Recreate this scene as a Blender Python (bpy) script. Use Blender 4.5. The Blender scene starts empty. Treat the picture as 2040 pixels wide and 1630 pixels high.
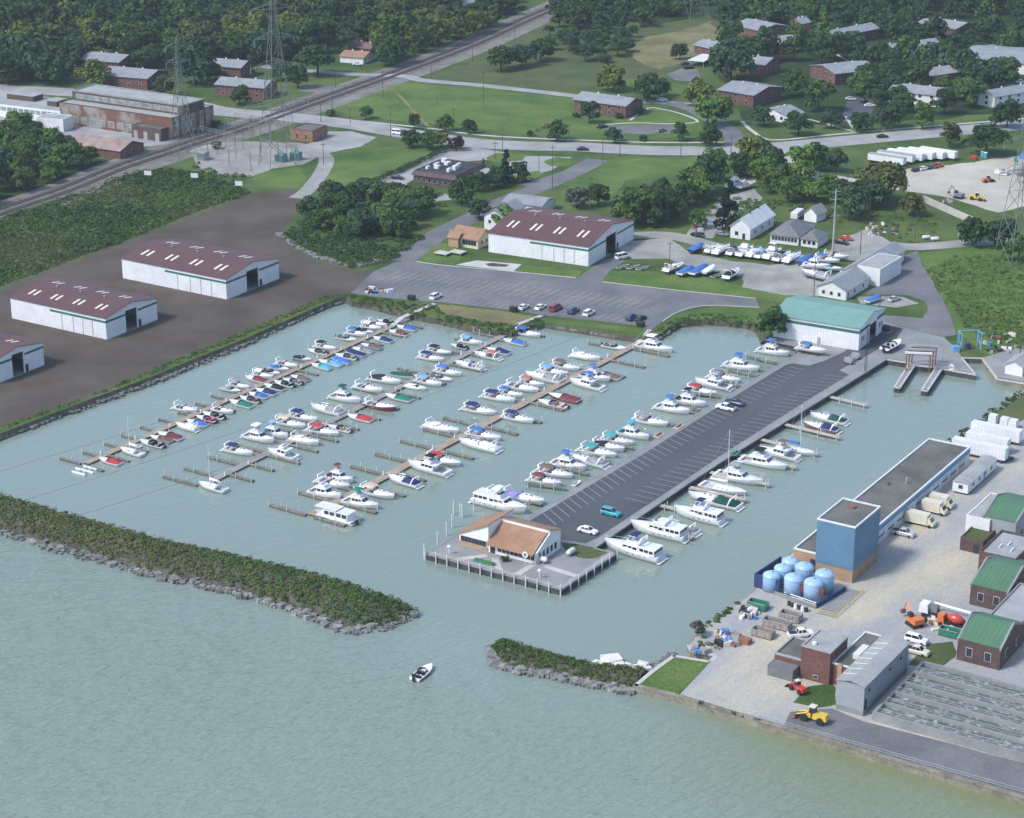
import bpy, bmesh, math, random
import numpy as np
from mathutils import Vector, Matrix
from mathutils.geometry import tessellate_polygon
random.seed(7); rng = np.random.default_rng(7)
sc = bpy.context.scene; COL = sc.collection
# ---------------------------------------------------------------- camera
FPX, CAMH, PITCH = 4217.0, 200.0, math.atan(1585/4217)
cam = bpy.data.cameras.new('camera'); camo = bpy.data.objects.new('camera', cam); COL.objects.link(camo)
cam.sensor_width = 36; cam.lens = FPX/2040*36; cam.clip_start = 1; cam.clip_end = 30000
camo.location = (0, 0, CAMH); camo.rotation_euler = (math.pi/2-PITCH, 0, 0); sc.camera = camo
# ---------------------------------------------------------------- world, sun, exposure
SUN_EL, SUN_AZ = 48, -118      # azimuth clockwise from +Y (the camera's heading)
w = bpy.data.worlds.new('World'); sc.world = w; w.use_nodes = True
nt = w.node_tree; nt.nodes.clear()
sky = nt.nodes.new('ShaderNodeTexSky'); sky.sky_type = 'NISHITA'; sky.sun_disc = False
sky.sun_elevation = math.radians(SUN_EL); sky.sun_rotation = math.radians(SUN_AZ)
sky.dust_density = 1.6; sky.air_density = 1.0; sky.ozone_density = 1.5; sky.altitude = 200
bg = nt.nodes.new('ShaderNodeBackground'); bg.inputs[1].default_value = 0.15
out = nt.nodes.new('ShaderNodeOutputWorld')
nt.links.new(sky.outputs[0], bg.inputs[0]); nt.links.new(bg.outputs[0], out.inputs[0])
sun = bpy.data.lights.new('sun', 'SUN'); suno = bpy.data.objects.new('sun', sun); COL.objects.link(suno)
sun.energy = 2.0; sun.angle = math.radians(10); sun.color = (1, .97, .93)
az = math.radians(SUN_AZ); el = math.radians(SUN_EL)
suno.rotation_euler = Vector((math.sin(az)*math.cos(el), math.cos(az)*math.cos(el), math.sin(el))).to_track_quat('Z', 'Y').to_euler()
sc.view_settings.view_transform = 'Standard'; sc.view_settings.look = 'None'
sc.view_settings.exposure = 0.76; sc.view_settings.gamma = 1; sc.view_settings.use_curve_mapping = False
sc.cycles.max_bounces = 6; sc.cycles.use_denoising = True
# ---------------------------------------------------------------- positions from photo pixels (on a level of known height)
ZL = 1.6
def G(px, py, z=ZL):
    dx = (px-1020)/FPX; dy = (py-815)/FPX
    d = (dx, math.cos(PITCH)-dy*math.sin(PITCH), -math.sin(PITCH)-dy*math.cos(PITCH))
    t = (z-CAMH)/d[2]
    return Vector((t*d[0], t*d[1], z))
AD = math.radians(57.7); AF = math.radians(-32.3)      # headings of the docks and of their fingers
D = Vector((math.cos(AD), math.sin(AD), 0)); FV = Vector((math.cos(AF), math.sin(AF), 0))
# ---------------------------------------------------------------- materials
def lin(h):
    h = h.lstrip('#'); c = [int(h[i:i+2], 16)/255 for i in (0, 2, 4)]
    return tuple(x/12.92 if x < .04045 else ((x+.055)/1.055)**2.4 for x in c)
MATS = {}
def M(name, col, col2=None, rough=.8, scale=.3, var=.12, metal=0, spec=.4, fine=0, rnd=0, bump=0, bscale=2, stretch=None, thr=(.35, .65)):
    if name in MATS: return MATS[name]
    m = bpy.data.materials.new(name); m.use_nodes = True; n = m.node_tree.nodes; L = m.node_tree.links
    p = n['Principled BSDF']; p.inputs['Roughness'].default_value = rough; p.inputs['Metallic'].default_value = metal
    p.inputs['Specular IOR Level'].default_value = spec
    if isinstance(col, str): col = lin(col)
    if isinstance(col2, str): col2 = lin(col2)
    if col2 is None: col2 = tuple(min(1, c*(1+var)) for c in col); col = tuple(c*(1-var) for c in col)
    geo = n.new('ShaderNodeNewGeometry'); vec = geo.outputs['Position']
    if stretch:
        mp = n.new('ShaderNodeMapping'); mp.vector_type = 'TEXTURE'; mp.inputs['Rotation'].default_value = (0, 0, -stretch[2]); mp.inputs['Scale'].default_value = (1/stretch[0], 1/stretch[1], 1)
        L.new(vec, mp.inputs[0]); vec = mp.outputs[0]
    nz = n.new('ShaderNodeTexNoise'); nz.inputs['Scale'].default_value = scale; nz.inputs['Detail'].default_value = 6; nz.inputs['Roughness'].default_value = .62
    L.new(vec, nz.inputs['Vector'])
    mr = n.new('ShaderNodeMapRange'); mr.inputs[1].default_value = thr[0]; mr.inputs[2].default_value = thr[1]; L.new(nz.outputs[0], mr.inputs[0])
    mx = n.new('ShaderNodeMix'); mx.data_type = 'RGBA'; mx.inputs[6].default_value = (*col, 1); mx.inputs[7].default_value = (*col2, 1)
    L.new(mr.outputs[0], mx.inputs[0]); o = mx.outputs[2]
    if fine:
        n2 = n.new('ShaderNodeTexNoise'); n2.inputs['Scale'].default_value = 1.7; n2.inputs['Detail'].default_value = 4; L.new(geo.outputs['Position'], n2.inputs['Vector'])
        m2 = n.new('ShaderNodeMapRange'); m2.inputs[1].default_value = .3; m2.inputs[2].default_value = .7; m2.inputs[3].default_value = 1-fine; m2.inputs[4].default_value = 1+fine; L.new(n2.outputs[0], m2.inputs[0])
        v = n.new('ShaderNodeVectorMath'); v.operation = 'SCALE'; L.new(o, v.inputs[0]); L.new(m2.outputs[0], v.inputs['Scale']); o = v.outputs[0]
    if rnd:
        oi = n.new('ShaderNodeObjectInfo'); m3 = n.new('ShaderNodeMapRange'); m3.inputs[3].default_value = 1-rnd; m3.inputs[4].default_value = 1+rnd; L.new(oi.outputs['Random'], m3.inputs[0])
        v = n.new('ShaderNodeVectorMath'); v.operation = 'SCALE'; L.new(o, v.inputs[0]); L.new(m3.outputs[0], v.inputs['Scale']); o = v.outputs[0]
    L.new(o, p.inputs['Base Color'])
    if bump:
        n4 = n.new('ShaderNodeTexNoise'); n4.inputs['Scale'].default_value = bscale; n4.inputs['Detail'].default_value = 4; L.new(geo.outputs['Position'], n4.inputs['Vector'])
        b = n.new('ShaderNodeBump'); b.inputs['Strength'].default_value = bump; b.inputs['Distance'].default_value = .2; L.new(n4.outputs[0], b.inputs['Height']); L.new(b.outputs[0], p.inputs['Normal'])
    MATS[name] = m; return m
def band_mat(name, col, col2, axis, period, width, rough=.6):
    """sheet metal ribs or roof seams: real-colour lines across the object's own axis, with relief"""
    if name in MATS: return MATS[name]
    m = M(name, col, None, rough=rough, scale=.25, var=.08, fine=.06); n = m.node_tree.nodes; L = m.node_tree.links; p = n['Principled BSDF']
    tc = n.new('ShaderNodeTexCoord'); sp = n.new('ShaderNodeSeparateXYZ'); L.new(tc.outputs['Object'], sp.inputs[0])
    d = n.new('ShaderNodeMath'); d.operation = 'DIVIDE'; d.inputs[1].default_value = period; L.new(sp.outputs[axis], d.inputs[0])
    f = n.new('ShaderNodeMath'); f.operation = 'FRACT'; L.new(d.outputs[0], f.inputs[0])
    c = n.new('ShaderNodeMath'); c.operation = 'LESS_THAN'; c.inputs[1].default_value = width; L.new(f.outputs[0], c.inputs[0])
    mx = n.new('ShaderNodeMix'); mx.data_type = 'RGBA'; mx.inputs[7].default_value = (*(lin(col2) if isinstance(col2, str) else col2), 1)
    old = p.inputs['Base Color'].links[0].from_socket; L.new(old, mx.inputs[6]); L.new(c.outputs[0], mx.inputs[0]); L.new(mx.outputs[2], p.inputs['Base Color'])
    b = n.new('ShaderNodeBump'); b.inputs['Strength'].default_value = .5; b.inputs['Distance'].default_value = .05; L.new(c.outputs[0], b.inputs['Height']); L.new(b.outputs[0], p.inputs['Normal'])
    return m
# ---------------------------------------------------------------- mesh helpers
class MB:
    def __init__(s): s.v = []; s.f = []; s.m = []
    def face(s, pts, mi=0):
        k = len(s.v); s.v += [tuple(p) for p in pts]; s.f.append(tuple(range(k, k+len(pts)))); s.m.append(mi)
    def box(s, x0, x1, y0, y1, z0, z1, mi=0, tx=0, ty=0):
        k = len(s.v)
        s.v += [(x0, y0, z0), (x1, y0, z0), (x1, y1, z0), (x0, y1, z0), (x0+tx, y0+ty, z1), (x1-tx, y0+ty, z1), (x1-tx, y1-ty, z1), (x0+tx, y1-ty, z1)]
        for f in ((3, 2, 1, 0), (4, 5, 6, 7), (0, 1, 5, 4), (1, 2, 6, 5), (2, 3, 7, 6), (3, 0, 4, 7)):
            s.f.append(tuple(k+i for i in f)); s.m.append(mi)
        return s
    def bar(s, p, q, r, mi=0, n=4, r2=None):
        p = Vector(p); q = Vector(q); d = (q-p)
        if d.length < 1e-6: return s
        d.normalize(); a = d.orthogonal().normalized(); b = d.cross(a); r2 = r if r2 is None else r2; k = len(s.v)
        if n == 4: ang = [math.pi/4+i*math.pi/2 for i in range(4)]
        else: ang = [i*2*math.pi/n for i in range(n)]
        for c, rr in ((p, r), (q, r2)):
            s.v += [tuple(c+(a*math.cos(t)+b*math.sin(t))*rr) for t in ang]
        for i in range(n):
            j = (i+1) % n; s.f.append((k+i, k+j, k+n+j, k+n+i)); s.m.append(mi)
        s.f.append(tuple(k+n+i for i in range(n))); s.m.append(mi); s.f.append(tuple(k+n-1-i for i in range(n))); s.m.append(mi)
        return s
    def loft(s, rings, mi=0, closed=True, cap=True):
        k = len(s.v); n = len(rings[0])
        for r in rings: s.v += [tuple(p) for p in r]
        for a in range(len(rings)-1):
            for i in range(n if closed else n-1):
                j = (i+1) % n; s.f.append((k+a*n+i, k+a*n+j, k+(a+1)*n+j, k+(a+1)*n+i)); s.m.append(mi)
        if cap and closed:
            s.f.append(tuple(k+n-1-i for i in range(n))); s.m.append(mi); e = k+(len(rings)-1)*n; s.f.append(tuple(e+i for i in range(n))); s.m.append(mi)
        return s
    def prism(s, poly, z0, z1, mi=0):
        n = len(poly); return s.loft([[(x, y, z0) for x, y in poly], [(x, y, z1) for x, y in poly]], mi)
    def lathe(s, prof, n=12, mi=0, c=(0, 0, 0)):
        return s.loft([[(c[0]+r*math.cos(i*2*math.pi/n), c[1]+r*math.sin(i*2*math.pi/n), c[2]+z) for i in range(n)] for r, z in prof], mi)
    def data(s, name, nm=1, smooth=False):
        me = bpy.data.meshes.new(name); me.from_pydata(s.v, [], s.f)
        for _ in range(nm): me.materials.append(None)
        if nm > 1: me.polygons.foreach_set('material_index', s.m)
        if smooth: me.polygons.foreach_set('use_smooth', [True]*len(s.f))
        me.update(); return me
def clean(name): return name
def put(me, name, mats, parent=None, loc=(0, 0, 0), rz=0, scale=None):
    o = bpy.data.objects.new(name, me); COL.objects.link(o)
    if not isinstance(mats, (list, tuple)): mats = [mats]
    for i, m in enumerate(mats):
        if me.materials[i] is None: me.materials[i] = m
        elif me.materials[i] != m:
            o.material_slots[i].link = 'OBJECT'; o.material_slots[i].material = m
    if parent: o.parent = parent
    o.location = loc; o.rotation_euler = (0, 0, rz)
    if scale: o.scale = scale
    return o
def build(mb, name, mats, parent=None, loc=(0, 0, 0), rz=0, smooth=False):
    mats = mats if isinstance(mats, (list, tuple)) else [mats]
    return put(mb.data(name, len(mats), smooth), name, mats, parent, loc, rz)
def tag(o, label, cat, group=None):
    o['label'] = label; o['category'] = cat
    if group: o['group'] = group
    return o
def thing(name, label, cat, loc=(0, 0, 0), rz=0, group=None):
    o = bpy.data.objects.new(name, None); COL.objects.link(o); o.location = loc; o.rotation_euler = (0, 0, rz); o.empty_display_size = .5
    return tag(o, label, cat, group)
def kind(o, k): o['kind'] = k; return o
ORD = ['', 'first', 'second', 'third', 'fourth', 'fifth', 'sixth', 'seventh', 'eighth', 'ninth', 'tenth', 'eleventh', 'twelfth', 'thirteenth', 'fourteenth', 'fifteenth', 'sixteenth', 'seventeenth', 'eighteenth', 'nineteenth', 'twentieth']
def ordn(k): return ORD[k] if k < 21 else 'twenty-'+ORD[k-20] if k < 30 else 'thirtieth' if k == 30 else 'thirty-'+ORD[k-30]
def jitter(pts, step=4.0, amp=.6, seed=1):
    r = random.Random(seed); o = []
    for i in range(len(pts)):
        a = pts[i]; b = pts[(i+1) % len(pts)]; d = (b-a).length; k = max(1, int(d/step)); nrm = Vector((-(b-a).y, (b-a).x, 0)).normalized() if d > 0 else Vector()
        for j in range(k):
            p = a.lerp(b, j/k); o.append(p + (nrm*r.uniform(-amp, amp) if amp else Vector()))
    return o
def sheet(name, px, mat, lift, amp=0, step=4, world=False, z=ZL, parent=None, seed=1):
    P = [Vector((p[0], p[1], 0)) for p in px] if world else [G(p[0], p[1], z) for p in px]
    if amp: P = jitter(P, step, amp, seed)
    P = [Vector((p.x, p.y, z+lift)) for p in P]
    tri = tessellate_polygon([P]); mb = MB(); mb.v = [tuple(p) for p in P]
    for t in tri:
        a, b, c = (P[i] for i in t)
        if (b-a).cross(c-a).z < 0: t = (t[0], t[2], t[1])
        mb.f.append(tuple(t)); mb.m.append(0)
    o = build(mb, name, mat, parent)
    if not parent: kind(o, 'structure')
    return o
def path_pts(px, z=ZL, smooth=6):
    P = [G(*p, z) for p in px]
    if smooth:
        o = []
        for i in range(len(P)-1):
            p0, p1, p2, p3 = P[max(0, i-1)], P[i], P[i+1], P[min(len(P)-1, i+2)]
            for j in range(smooth):
                t = j/smooth
                o.append(.5*((2*p1)+(p2-p0)*t+(2*p0-5*p1+4*p2-p3)*t*t+(3*p1-p0-3*p2+p3)*t**3))
        P = o+[P[-1]]
    return P
def ribbon(name, pts, width, mat, lift, off=0, parent=None, h=None, z=ZL):
    """a strip along a path; h makes it a raised kerb or bank"""
    mb = MB(); Ls = []; Rs = []
    for i, p in enumerate(pts):
        d = (pts[min(i+1, len(pts)-1)]-pts[max(i-1, 0)]); d.z = 0; d.normalize(); nrm = Vector((-d.y, d.x, 0))
        c = Vector((p.x, p.y, 0))+nrm*off; Ls.append(c+nrm*width/2); Rs.append(c-nrm*width/2)
    if h is None:
        for i in range(len(pts)-1): mb.face([(Ls[i].x, Ls[i].y, z+lift), (Rs[i].x, Rs[i].y, z+lift), (Rs[i+1].x, Rs[i+1].y, z+lift), (Ls[i+1].x, Ls[i+1].y, z+lift)])
    else:
        mb.loft([[(Ls[i].x, Ls[i].y, z), (Ls[i].x, Ls[i].y, z+h), (Rs[i].x, Rs[i].y, z+h), (Rs[i].x, Rs[i].y, z)] for i in range(len(pts))])
    o = build(mb, name, mat, parent)
    if not parent: kind(o, 'structure')
    return o
def inpoly(x, y, P):
    c = np.zeros(len(x), bool); j = len(P)-1
    for i in range(len(P)):
        xi, yi = P[i][0], P[i][1]; xj, yj = P[j][0], P[j][1]
        c ^= ((yi > y) != (yj > y)) & (x < (xj-xi)*(y-yi)/(yj-yi+1e-12)+xi); j = i
    return c
def sample_poly(P, n, r=rng):
    A = np.array([(p[0], p[1]) for p in P]); lo, hi = A.min(0), A.max(0); o = np.zeros((0, 2))
    while len(o) < n:
        q = r.uniform(lo, hi, (n*3, 2)); o = np.vstack([o, q[inpoly(q[:, 0], q[:, 1], A)]])
    return o[:n]
def area(P): return abs(sum(P[i-1][0]*P[i][1]-P[i][0]*P[i-1][1] for i in range(len(P))))/2
# ================================================================ the setting: water, land, roads
def water_mat():
    m = bpy.data.materials.new('water'); m.use_nodes = True; n = m.node_tree.nodes; L = m.node_tree.links; p = n['Principled BSDF']
    p.inputs['Roughness'].default_value = .06; p.inputs['IOR'].default_value = 1.62
    geo = n.new('ShaderNodeNewGeometry')
    nz = n.new('ShaderNodeTexNoise'); nz.inputs['Scale'].default_value = .012; nz.inputs['Detail'].default_value = 3; L.new(geo.outputs['Position'], nz.inputs['Vector'])
    mx = n.new('ShaderNodeMix'); mx.data_type = 'RGBA'; mx.inputs[6].default_value = (.182, .236, .190, 1); mx.inputs[7].default_value = (.218, .274, .238, 1)
    L.new(nz.outputs[0], mx.inputs[0])
    # silt stirred up along the lake wall
    a0 = G(1262, 1378, 0); b0 = G(2040, 1600, 0); t0 = (b0-a0).normalized(); n0 = Vector((t0.y, -t0.x, 0)); d0 = n.new('ShaderNodeVectorMath'); d0.operation = 'DOT_PRODUCT'; d0.inputs[1].default_value = n0; L.new(geo.outputs['Position'], d0.inputs[0])
    e0 = n.new('ShaderNodeVectorMath'); e0.operation = 'DOT_PRODUCT'; e0.inputs[1].default_value = t0; L.new(geo.outputs['Position'], e0.inputs[0])
    m0 = n.new('ShaderNodeMapRange'); m0.interpolation_type = 'SMOOTHSTEP'; m0.inputs[1].default_value = a0.dot(n0); m0.inputs[2].default_value = a0.dot(n0)+42; m0.inputs[3].default_value = 1; m0.inputs[4].default_value = 0; L.new(d0.outputs['Value'], m0.inputs[0])
    m1 = n.new('ShaderNodeMapRange'); m1.interpolation_type = 'SMOOTHSTEP'; m1.inputs[1].default_value = a0.dot(t0)-5; m1.inputs[2].default_value = a0.dot(t0)+45; L.new(e0.outputs['Value'], m1.inputs[0])
    mm = n.new('ShaderNodeMath'); mm.operation = 'MULTIPLY'; L.new(m0.outputs[0], mm.inputs[0]); L.new(m1.outputs[0], mm.inputs[1])
    mz = n.new('ShaderNodeMix'); mz.data_type = 'RGBA'; mz.inputs[7].default_value = (.178, .205, .110, 1); L.new(mx.outputs[2], mz.inputs[6]); L.new(mm.outputs[0], mz.inputs[0]); L.new(mz.outputs[2], p.inputs['Base Color'])
    # the lake side of the breakwaters is choppier than the basin
    a = G(0, 1030, 0); b = G(1262, 1378, 0); t = (b-a).normalized(); nrm = Vector((t.y, -t.x, 0))
    dt = n.new('ShaderNodeVectorMath'); dt.operation = 'DOT_PRODUCT'; dt.inputs[1].default_value = nrm; L.new(geo.outputs['Position'], dt.inputs[0])
    mr = n.new('ShaderNodeMapRange'); mr.inputs[1].default_value = a.dot(nrm)-12; mr.inputs[2].default_value = a.dot(nrm)+25; mr.inputs[3].default_value = .16; mr.inputs[4].default_value = 1.0
    L.new(dt.outputs['Value'], mr.inputs[0])
    def waves(sx, sy, rot, sc_):
        mp = n.new('ShaderNodeMapping'); mp.vector_type = 'TEXTURE'; mp.inputs['Rotation'].default_value = (0, 0, rot); mp.inputs['Scale'].default_value = (1/sx, 1/sy, 1); L.new(geo.outputs['Position'], mp.inputs[0])
        z = n.new('ShaderNodeTexNoise'); z.inputs['Scale'].default_value = sc_; z.inputs['Detail'].default_value = 3; z.inputs['Roughness'].default_value = .55; L.new(mp.outputs[0], z.inputs['Vector']); return z.outputs[0]
    w1 = waves(.17, .55, math.radians(36), 1.0); w2 = waves(.6, 1.5, math.radians(28), 1.0)
    ad = n.new('ShaderNodeMath'); ad.operation = 'MULTIPLY_ADD'; ad.inputs[1].default_value = .35; L.new(w2, ad.inputs[0]); L.new(w1, ad.inputs[2])
    bp = n.new('ShaderNodeBump'); bp.inputs['Distance'].default_value = 1.1; L.new(ad.outputs[0], bp.inputs['Height'])
    mu = n.new('ShaderNodeMath'); mu.operation = 'MULTIPLY'; mu.inputs[1].default_value = .8; L.new(mr.outputs[0], mu.inputs[0]); L.new(mu.outputs[0], bp.inputs['Strength'])
    L.new(bp.outputs[0], p.inputs['Normal']); return m
mb = MB(); mb.face([(-5000, -2000, 0), (5000, -2000, 0), (5000, 3000, 0), (-5000, 3000, 0)])
kind(build(mb, 'lake_water', water_mat()), 'structure')
# base materials
GRASS = M('grass', (.042, .082, .024), (.104, .140, .044), rough=.9, scale=.045, fine=.3, spec=.1, bump=.5)
GRASS2 = M('meadow_grass', (.058, .088, .034), (.105, .118, .052), rough=.95, scale=.05, fine=.28, spec=.1, bump=.5)
GRASSB = M('bright_grass', (.062, .118, .028), (.122, .172, .050), rough=.9, scale=.055, fine=.28, spec=.1, bump=.4)
TANG = M('dry_grass', (.13, .125, .06), (.22, .20, .10), rough=.95, scale=.06, fine=.2, spec=.1)
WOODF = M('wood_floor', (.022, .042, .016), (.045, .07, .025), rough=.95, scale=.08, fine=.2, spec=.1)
SOIL = M('brown_soil', (.072, .058, .047), (.112, .094, .078), rough=.95, scale=.045, fine=.12, spec=.15, bump=.3, bscale=1)
ASPH = M('asphalt', (.110, .115, .125), (.180, .180, .185), rough=.85, scale=.06, fine=.14, spec=.3)
ASPHD = M('pier_asphalt', (.060, .066, .078), (.088, .094, .104), rough=.85, scale=.06, fine=.1, spec=.3, stretch=(.3, 1, -AD))
ROAD = M('road_concrete', (.235, .24, .245), (.35, .35, .345), rough=.85, scale=.07, fine=.1, spec=.3)
CONC = M('concrete', (.20, .21, .215), (.27, .275, .27), rough=.85, scale=.15, fine=.08, spec=.3)
CONCL = M('pale_concrete', (.40, .39, .36), (.50, .49, .46), rough=.85, scale=.2, fine=.08, spec=.3)
GRAVEL = M('gravel', (.22, .22, .205), (.34, .335, .31), rough=.95, scale=.07, fine=.16, spec=.2)
SAND = M('sandy_gravel', (.36, .335, .275), (.47, .45, .385), rough=.95, scale=.05, fine=.12, spec=.2)
YARD = M('plant_yard', (.30, .31, .315), (.47, .425, .32), rough=.9, scale=.05, fine=.13, spec=.25, thr=(.42, .64), stretch=(.45, 1, -AD))
BALL = M('ballast', (.105, .09, .082), (.185, .165, .15), rough=.95, scale=.25, fine=.2, spec=.2)
WALLM = M('sheet_pile', (.028, .030, .040), (.075, .075, .075), rough=.8, scale=.5, fine=.2)
SEAW = M('seawall_concrete', (.15, .14, .105), (.27, .25, .20), rough=.9, scale=.35, fine=.2)
PAINT = M('line_paint', (.30, .30, .28), (.48, .47, .43), rough=.7, scale=1.5)
# shoreline, as seen along the top edge of the bank or wall
SHORE = [(-330, 1002), (-260, 972), (0, 864), (205, 786), (309, 748), (380, 718), (480, 678), (560, 643), (640, 608), (672, 595), (690, 592),
 (705, 600), (745, 607), (790, 618), (835, 628), (880, 636), (930, 648), (985, 658), (1020, 660), (1050, 652), (1085, 642), (1130, 649), (1180, 657), (1240, 667), (1285, 673), (1312, 667),
 (1330, 654), (1355, 641), (1400, 636), (1450, 639), (1490, 644), (1510, 652), (1518, 664), (1522, 676), (1584, 690), (1590, 704), (1431, 799), (1280, 893), (1137, 979), (1018, 1051), (955, 1036), (849, 1103),
 (1119, 1174), (1228, 1103), (1185, 1092), (1217, 1069), (1373, 962), (1451, 911), (1586, 827), (1697, 759), (1766, 716),
 (1811, 723), (1781, 771), (1793, 773), (1823, 728), (1863, 732), (1835, 777), (1848, 779), (1877, 735), (1945, 747), (1917, 713), (1956, 714), (1986, 755), (2045, 765), (2075, 770), (2042, 777),
 (1966, 831), (1925, 860), (1893, 884), (1862, 898), (1716, 1003), (1579, 1098), (1502, 1156), (1499, 1177), (1396, 1250), (1369, 1284), (1375, 1296), (1424, 1306), (1413, 1317), (1341, 1305), (1299, 1335), (1262, 1366),
 (1350, 1387), (1517, 1438), (1560, 1450), (2040, 1590), (2600, 1752)]
SW = [G(*p) for p in SHORE]
far = [Vector((900, 150, ZL)), Vector((4900, 400, ZL)), Vector((4900, 7000, ZL)), Vector((-4900, 7000, ZL)), Vector((-4900, 1500, ZL)), Vector((-900, 480, ZL))]
LAND = SW+far
mb = MB(); mb.v = [tuple(p) for p in LAND]
for t in tessellate_polygon([LAND]):
    a, b, c = (LAND[i] for i in t)
    if (b-a).cross(c-a).z < 0: t = (t[0], t[2], t[1])
    mb.f.append(tuple(t)); mb.m.append(0)
ground = kind(build(mb, 'ground', GRASS), 'structure')
# walls and banks down to the water, one run at a time
def bank(name, i0, i1, mat, label, cat, cope=None, slope=0):
    mb = MB(); pts = SW[i0:i1+1]
    for k in range(len(pts)-1):
        a, b = pts[k], pts[k+1]; d = (b-a).normalized(); nr = Vector((d.y, -d.x, 0))*slope
        mb.face([a, b, (b.x+nr.x, b.y+nr.y, -1.5), (a.x+nr.x, a.y+nr.y, -1.5)])
    o = tag(build(mb, name, mat), label, cat)
    if cope:
        for k in range(len(pts)-1):
            a, b = pts[k], pts[k+1]; d = (b-a).normalized(); nr = Vector((-d.y, d.x, 0)); m2 = MB()
            m2.loft([[tuple(q-nr*.12+Vector((0, 0, -.25))), tuple(q-nr*.12+Vector((0, 0, .06))), tuple(q+nr*cope[0]+Vector((0, 0, .06))), tuple(q+nr*cope[0]+Vector((0, 0, -.25)))] for q in (a, b)])
            build(m2, 'coping', cope[1], o)
    return o
EARTH = M('bank_earth', (.045, .045, .03), (.10, .095, .07), rough=.95, scale=.5, fine=.2)
def idx(p): return SHORE.index(p)
DARKB = M('dark_bank', (.030, .031, .030), (.085, .080, .072), rough=.95, scale=.3, fine=.25)
kind(bank('lot_bank', 0, idx((690, 592)), DARKB, '', '', slope=2.2), 'structure')
kind(bank('north_shore', idx((690, 592)), idx((1522, 676)), EARTH, '', '', slope=1.8), 'structure')
for nm in ('lot_bank', 'north_shore'):
    for q in ('label', 'category'): del bpy.data.objects[nm][q]
bank('shed_seawall', idx((1522, 676)), idx((1590, 704)), WALLM, 'short dark seawall below the green roofed shed', 'seawall', (.5, CONC))
bank('pier_seawall', idx((1590, 704)), idx((1766, 716)), WALLM, 'dark steel seawall round the long paved pier', 'seawall', (.45, CONC))
bank('lift_dock_wall', idx((1766, 716)), idx((1945, 747)), WALLM, 'dark seawall with two narrow travel lift piers', 'seawall', (.4, CONCL))
bank('ramp_wall', idx((1945, 747)), idx((2042, 777)), SEAW, 'stained concrete quay round the boat ramp at right', 'seawall', (.4, CONCL))
bank('canal_wall', idx((2042, 777)), idx((1369, 1284)), SEAW, 'grey wall along the works side of the channel', 'seawall', (.5, CONC))
bank('slip_wall', idx((1369, 1284)), idx((1262, 1366)), SEAW, 'concrete walls of the small slip beside the lawn', 'seawall', (.8, CONCL))
bank('lake_seawall', idx((1262, 1366)), len(SHORE)-1, SEAW, 'long weathered concrete seawall facing the open lake', 'seawall', (.9, SEAW))
# ---- ground covers
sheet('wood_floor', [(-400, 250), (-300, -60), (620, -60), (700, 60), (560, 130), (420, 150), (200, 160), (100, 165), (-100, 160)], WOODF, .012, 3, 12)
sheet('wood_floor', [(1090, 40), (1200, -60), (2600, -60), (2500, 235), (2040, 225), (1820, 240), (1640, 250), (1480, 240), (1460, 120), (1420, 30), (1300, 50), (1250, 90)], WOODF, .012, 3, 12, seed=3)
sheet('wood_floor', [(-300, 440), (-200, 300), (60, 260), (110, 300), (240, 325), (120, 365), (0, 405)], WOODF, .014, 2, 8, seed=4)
sheet('meadow', [(-300, 690), (-300, 500), (0, 432), (200, 370), (330, 330), (430, 350), (520, 380), (400, 425), (200, 503), (0, 578)], GRASS2, .016, 1.5, 6, seed=5)
sheet('meadow', [(855, 160), (1000, 100), (1120, 30), (1300, 50), (1430, 40), (1445, 90), (1385, 120), (1320, 145), (1200, 165), (1130, 182), (1000, 168)], GRASS2, .016, 1.5, 8, seed=6)
sheet('dry_field', [(1255, 95), (1290, 72), (1350, 62), (1415, 42), (1440, 70), (1420, 105), (1375, 122), (1310, 140), (1265, 120)], TANG, .02, 2, 6, seed=7)
sheet('lawn', [(640, 312), (700, 298), (800, 290), (870, 300), (850, 322), (790, 345), (700, 380), (640, 380), (630, 345)], GRASSB, .016, 1, 6, seed=8)
sheet('lawn', [(490, 352), (545, 338), (600, 330), (608, 352), (595, 378), (520, 368)], GRASSB, .016, .8, 6, seed=9)
sheet('lawn', [(660, 215), (800, 165), (940, 175), (1140, 196), (1290, 212), (1390, 235), (1400, 268), (1300, 278), (1050, 266), (850, 246), (700, 232)], GRASSB, .014, 1, 8, seed=10)
sheet('lawn', [(1195, 320), (1400, 312), (1480, 318), (1400, 345), (1250, 360), (1180, 420), (1090, 415), (1130, 370)], GRASSB, .014, 1, 8, seed=11)
sheet('lawn', [(1195, 540), (1300, 540), (1400, 552), (1500, 575), (1620, 590), (1700, 596), (1640, 612), (1510, 596), (1340, 579), (1200, 563)], GRASSB, .018, .6, 5, seed=12)
sheet('lawn', [(1030, 527), (1160, 540), (1150, 554), (1025, 543)], GRASSB, .018, .4, 4, seed=13)
sheet('lawn', [(870, 480), (905, 490), (920, 515), (905, 528), (832, 520)], GRASSB, .018, .4, 4, seed=14)
sheet('hill_grass', [(1830, 505), (1925, 485), (2300, 470), (2300, 760), (2040, 735), (1950, 700), (1905, 665), (1880, 590), (1845, 540)], GRASSB, .014, 1, 6, seed=15)
sheet('shore_grass', [(1080, 634), (1180, 644), (1280, 656), (1290, 668), (1240, 662), (1180, 653), (1090, 643)], GRASSB, .02, .5, 4, seed=16)
sheet('shore_grass', [(1310, 660), (1350, 628), (1420, 612), (1520, 615), (1515, 645), (1450, 634), (1355, 636)], GRASSB, .02, .5, 4, seed=17)
sheet('bare_shore', [(872, 606), (960, 614), (1028, 624), (1070, 632), (1030, 646), (960, 640), (890, 626)], TANG, .022, .9, 4, seed=18)
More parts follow.
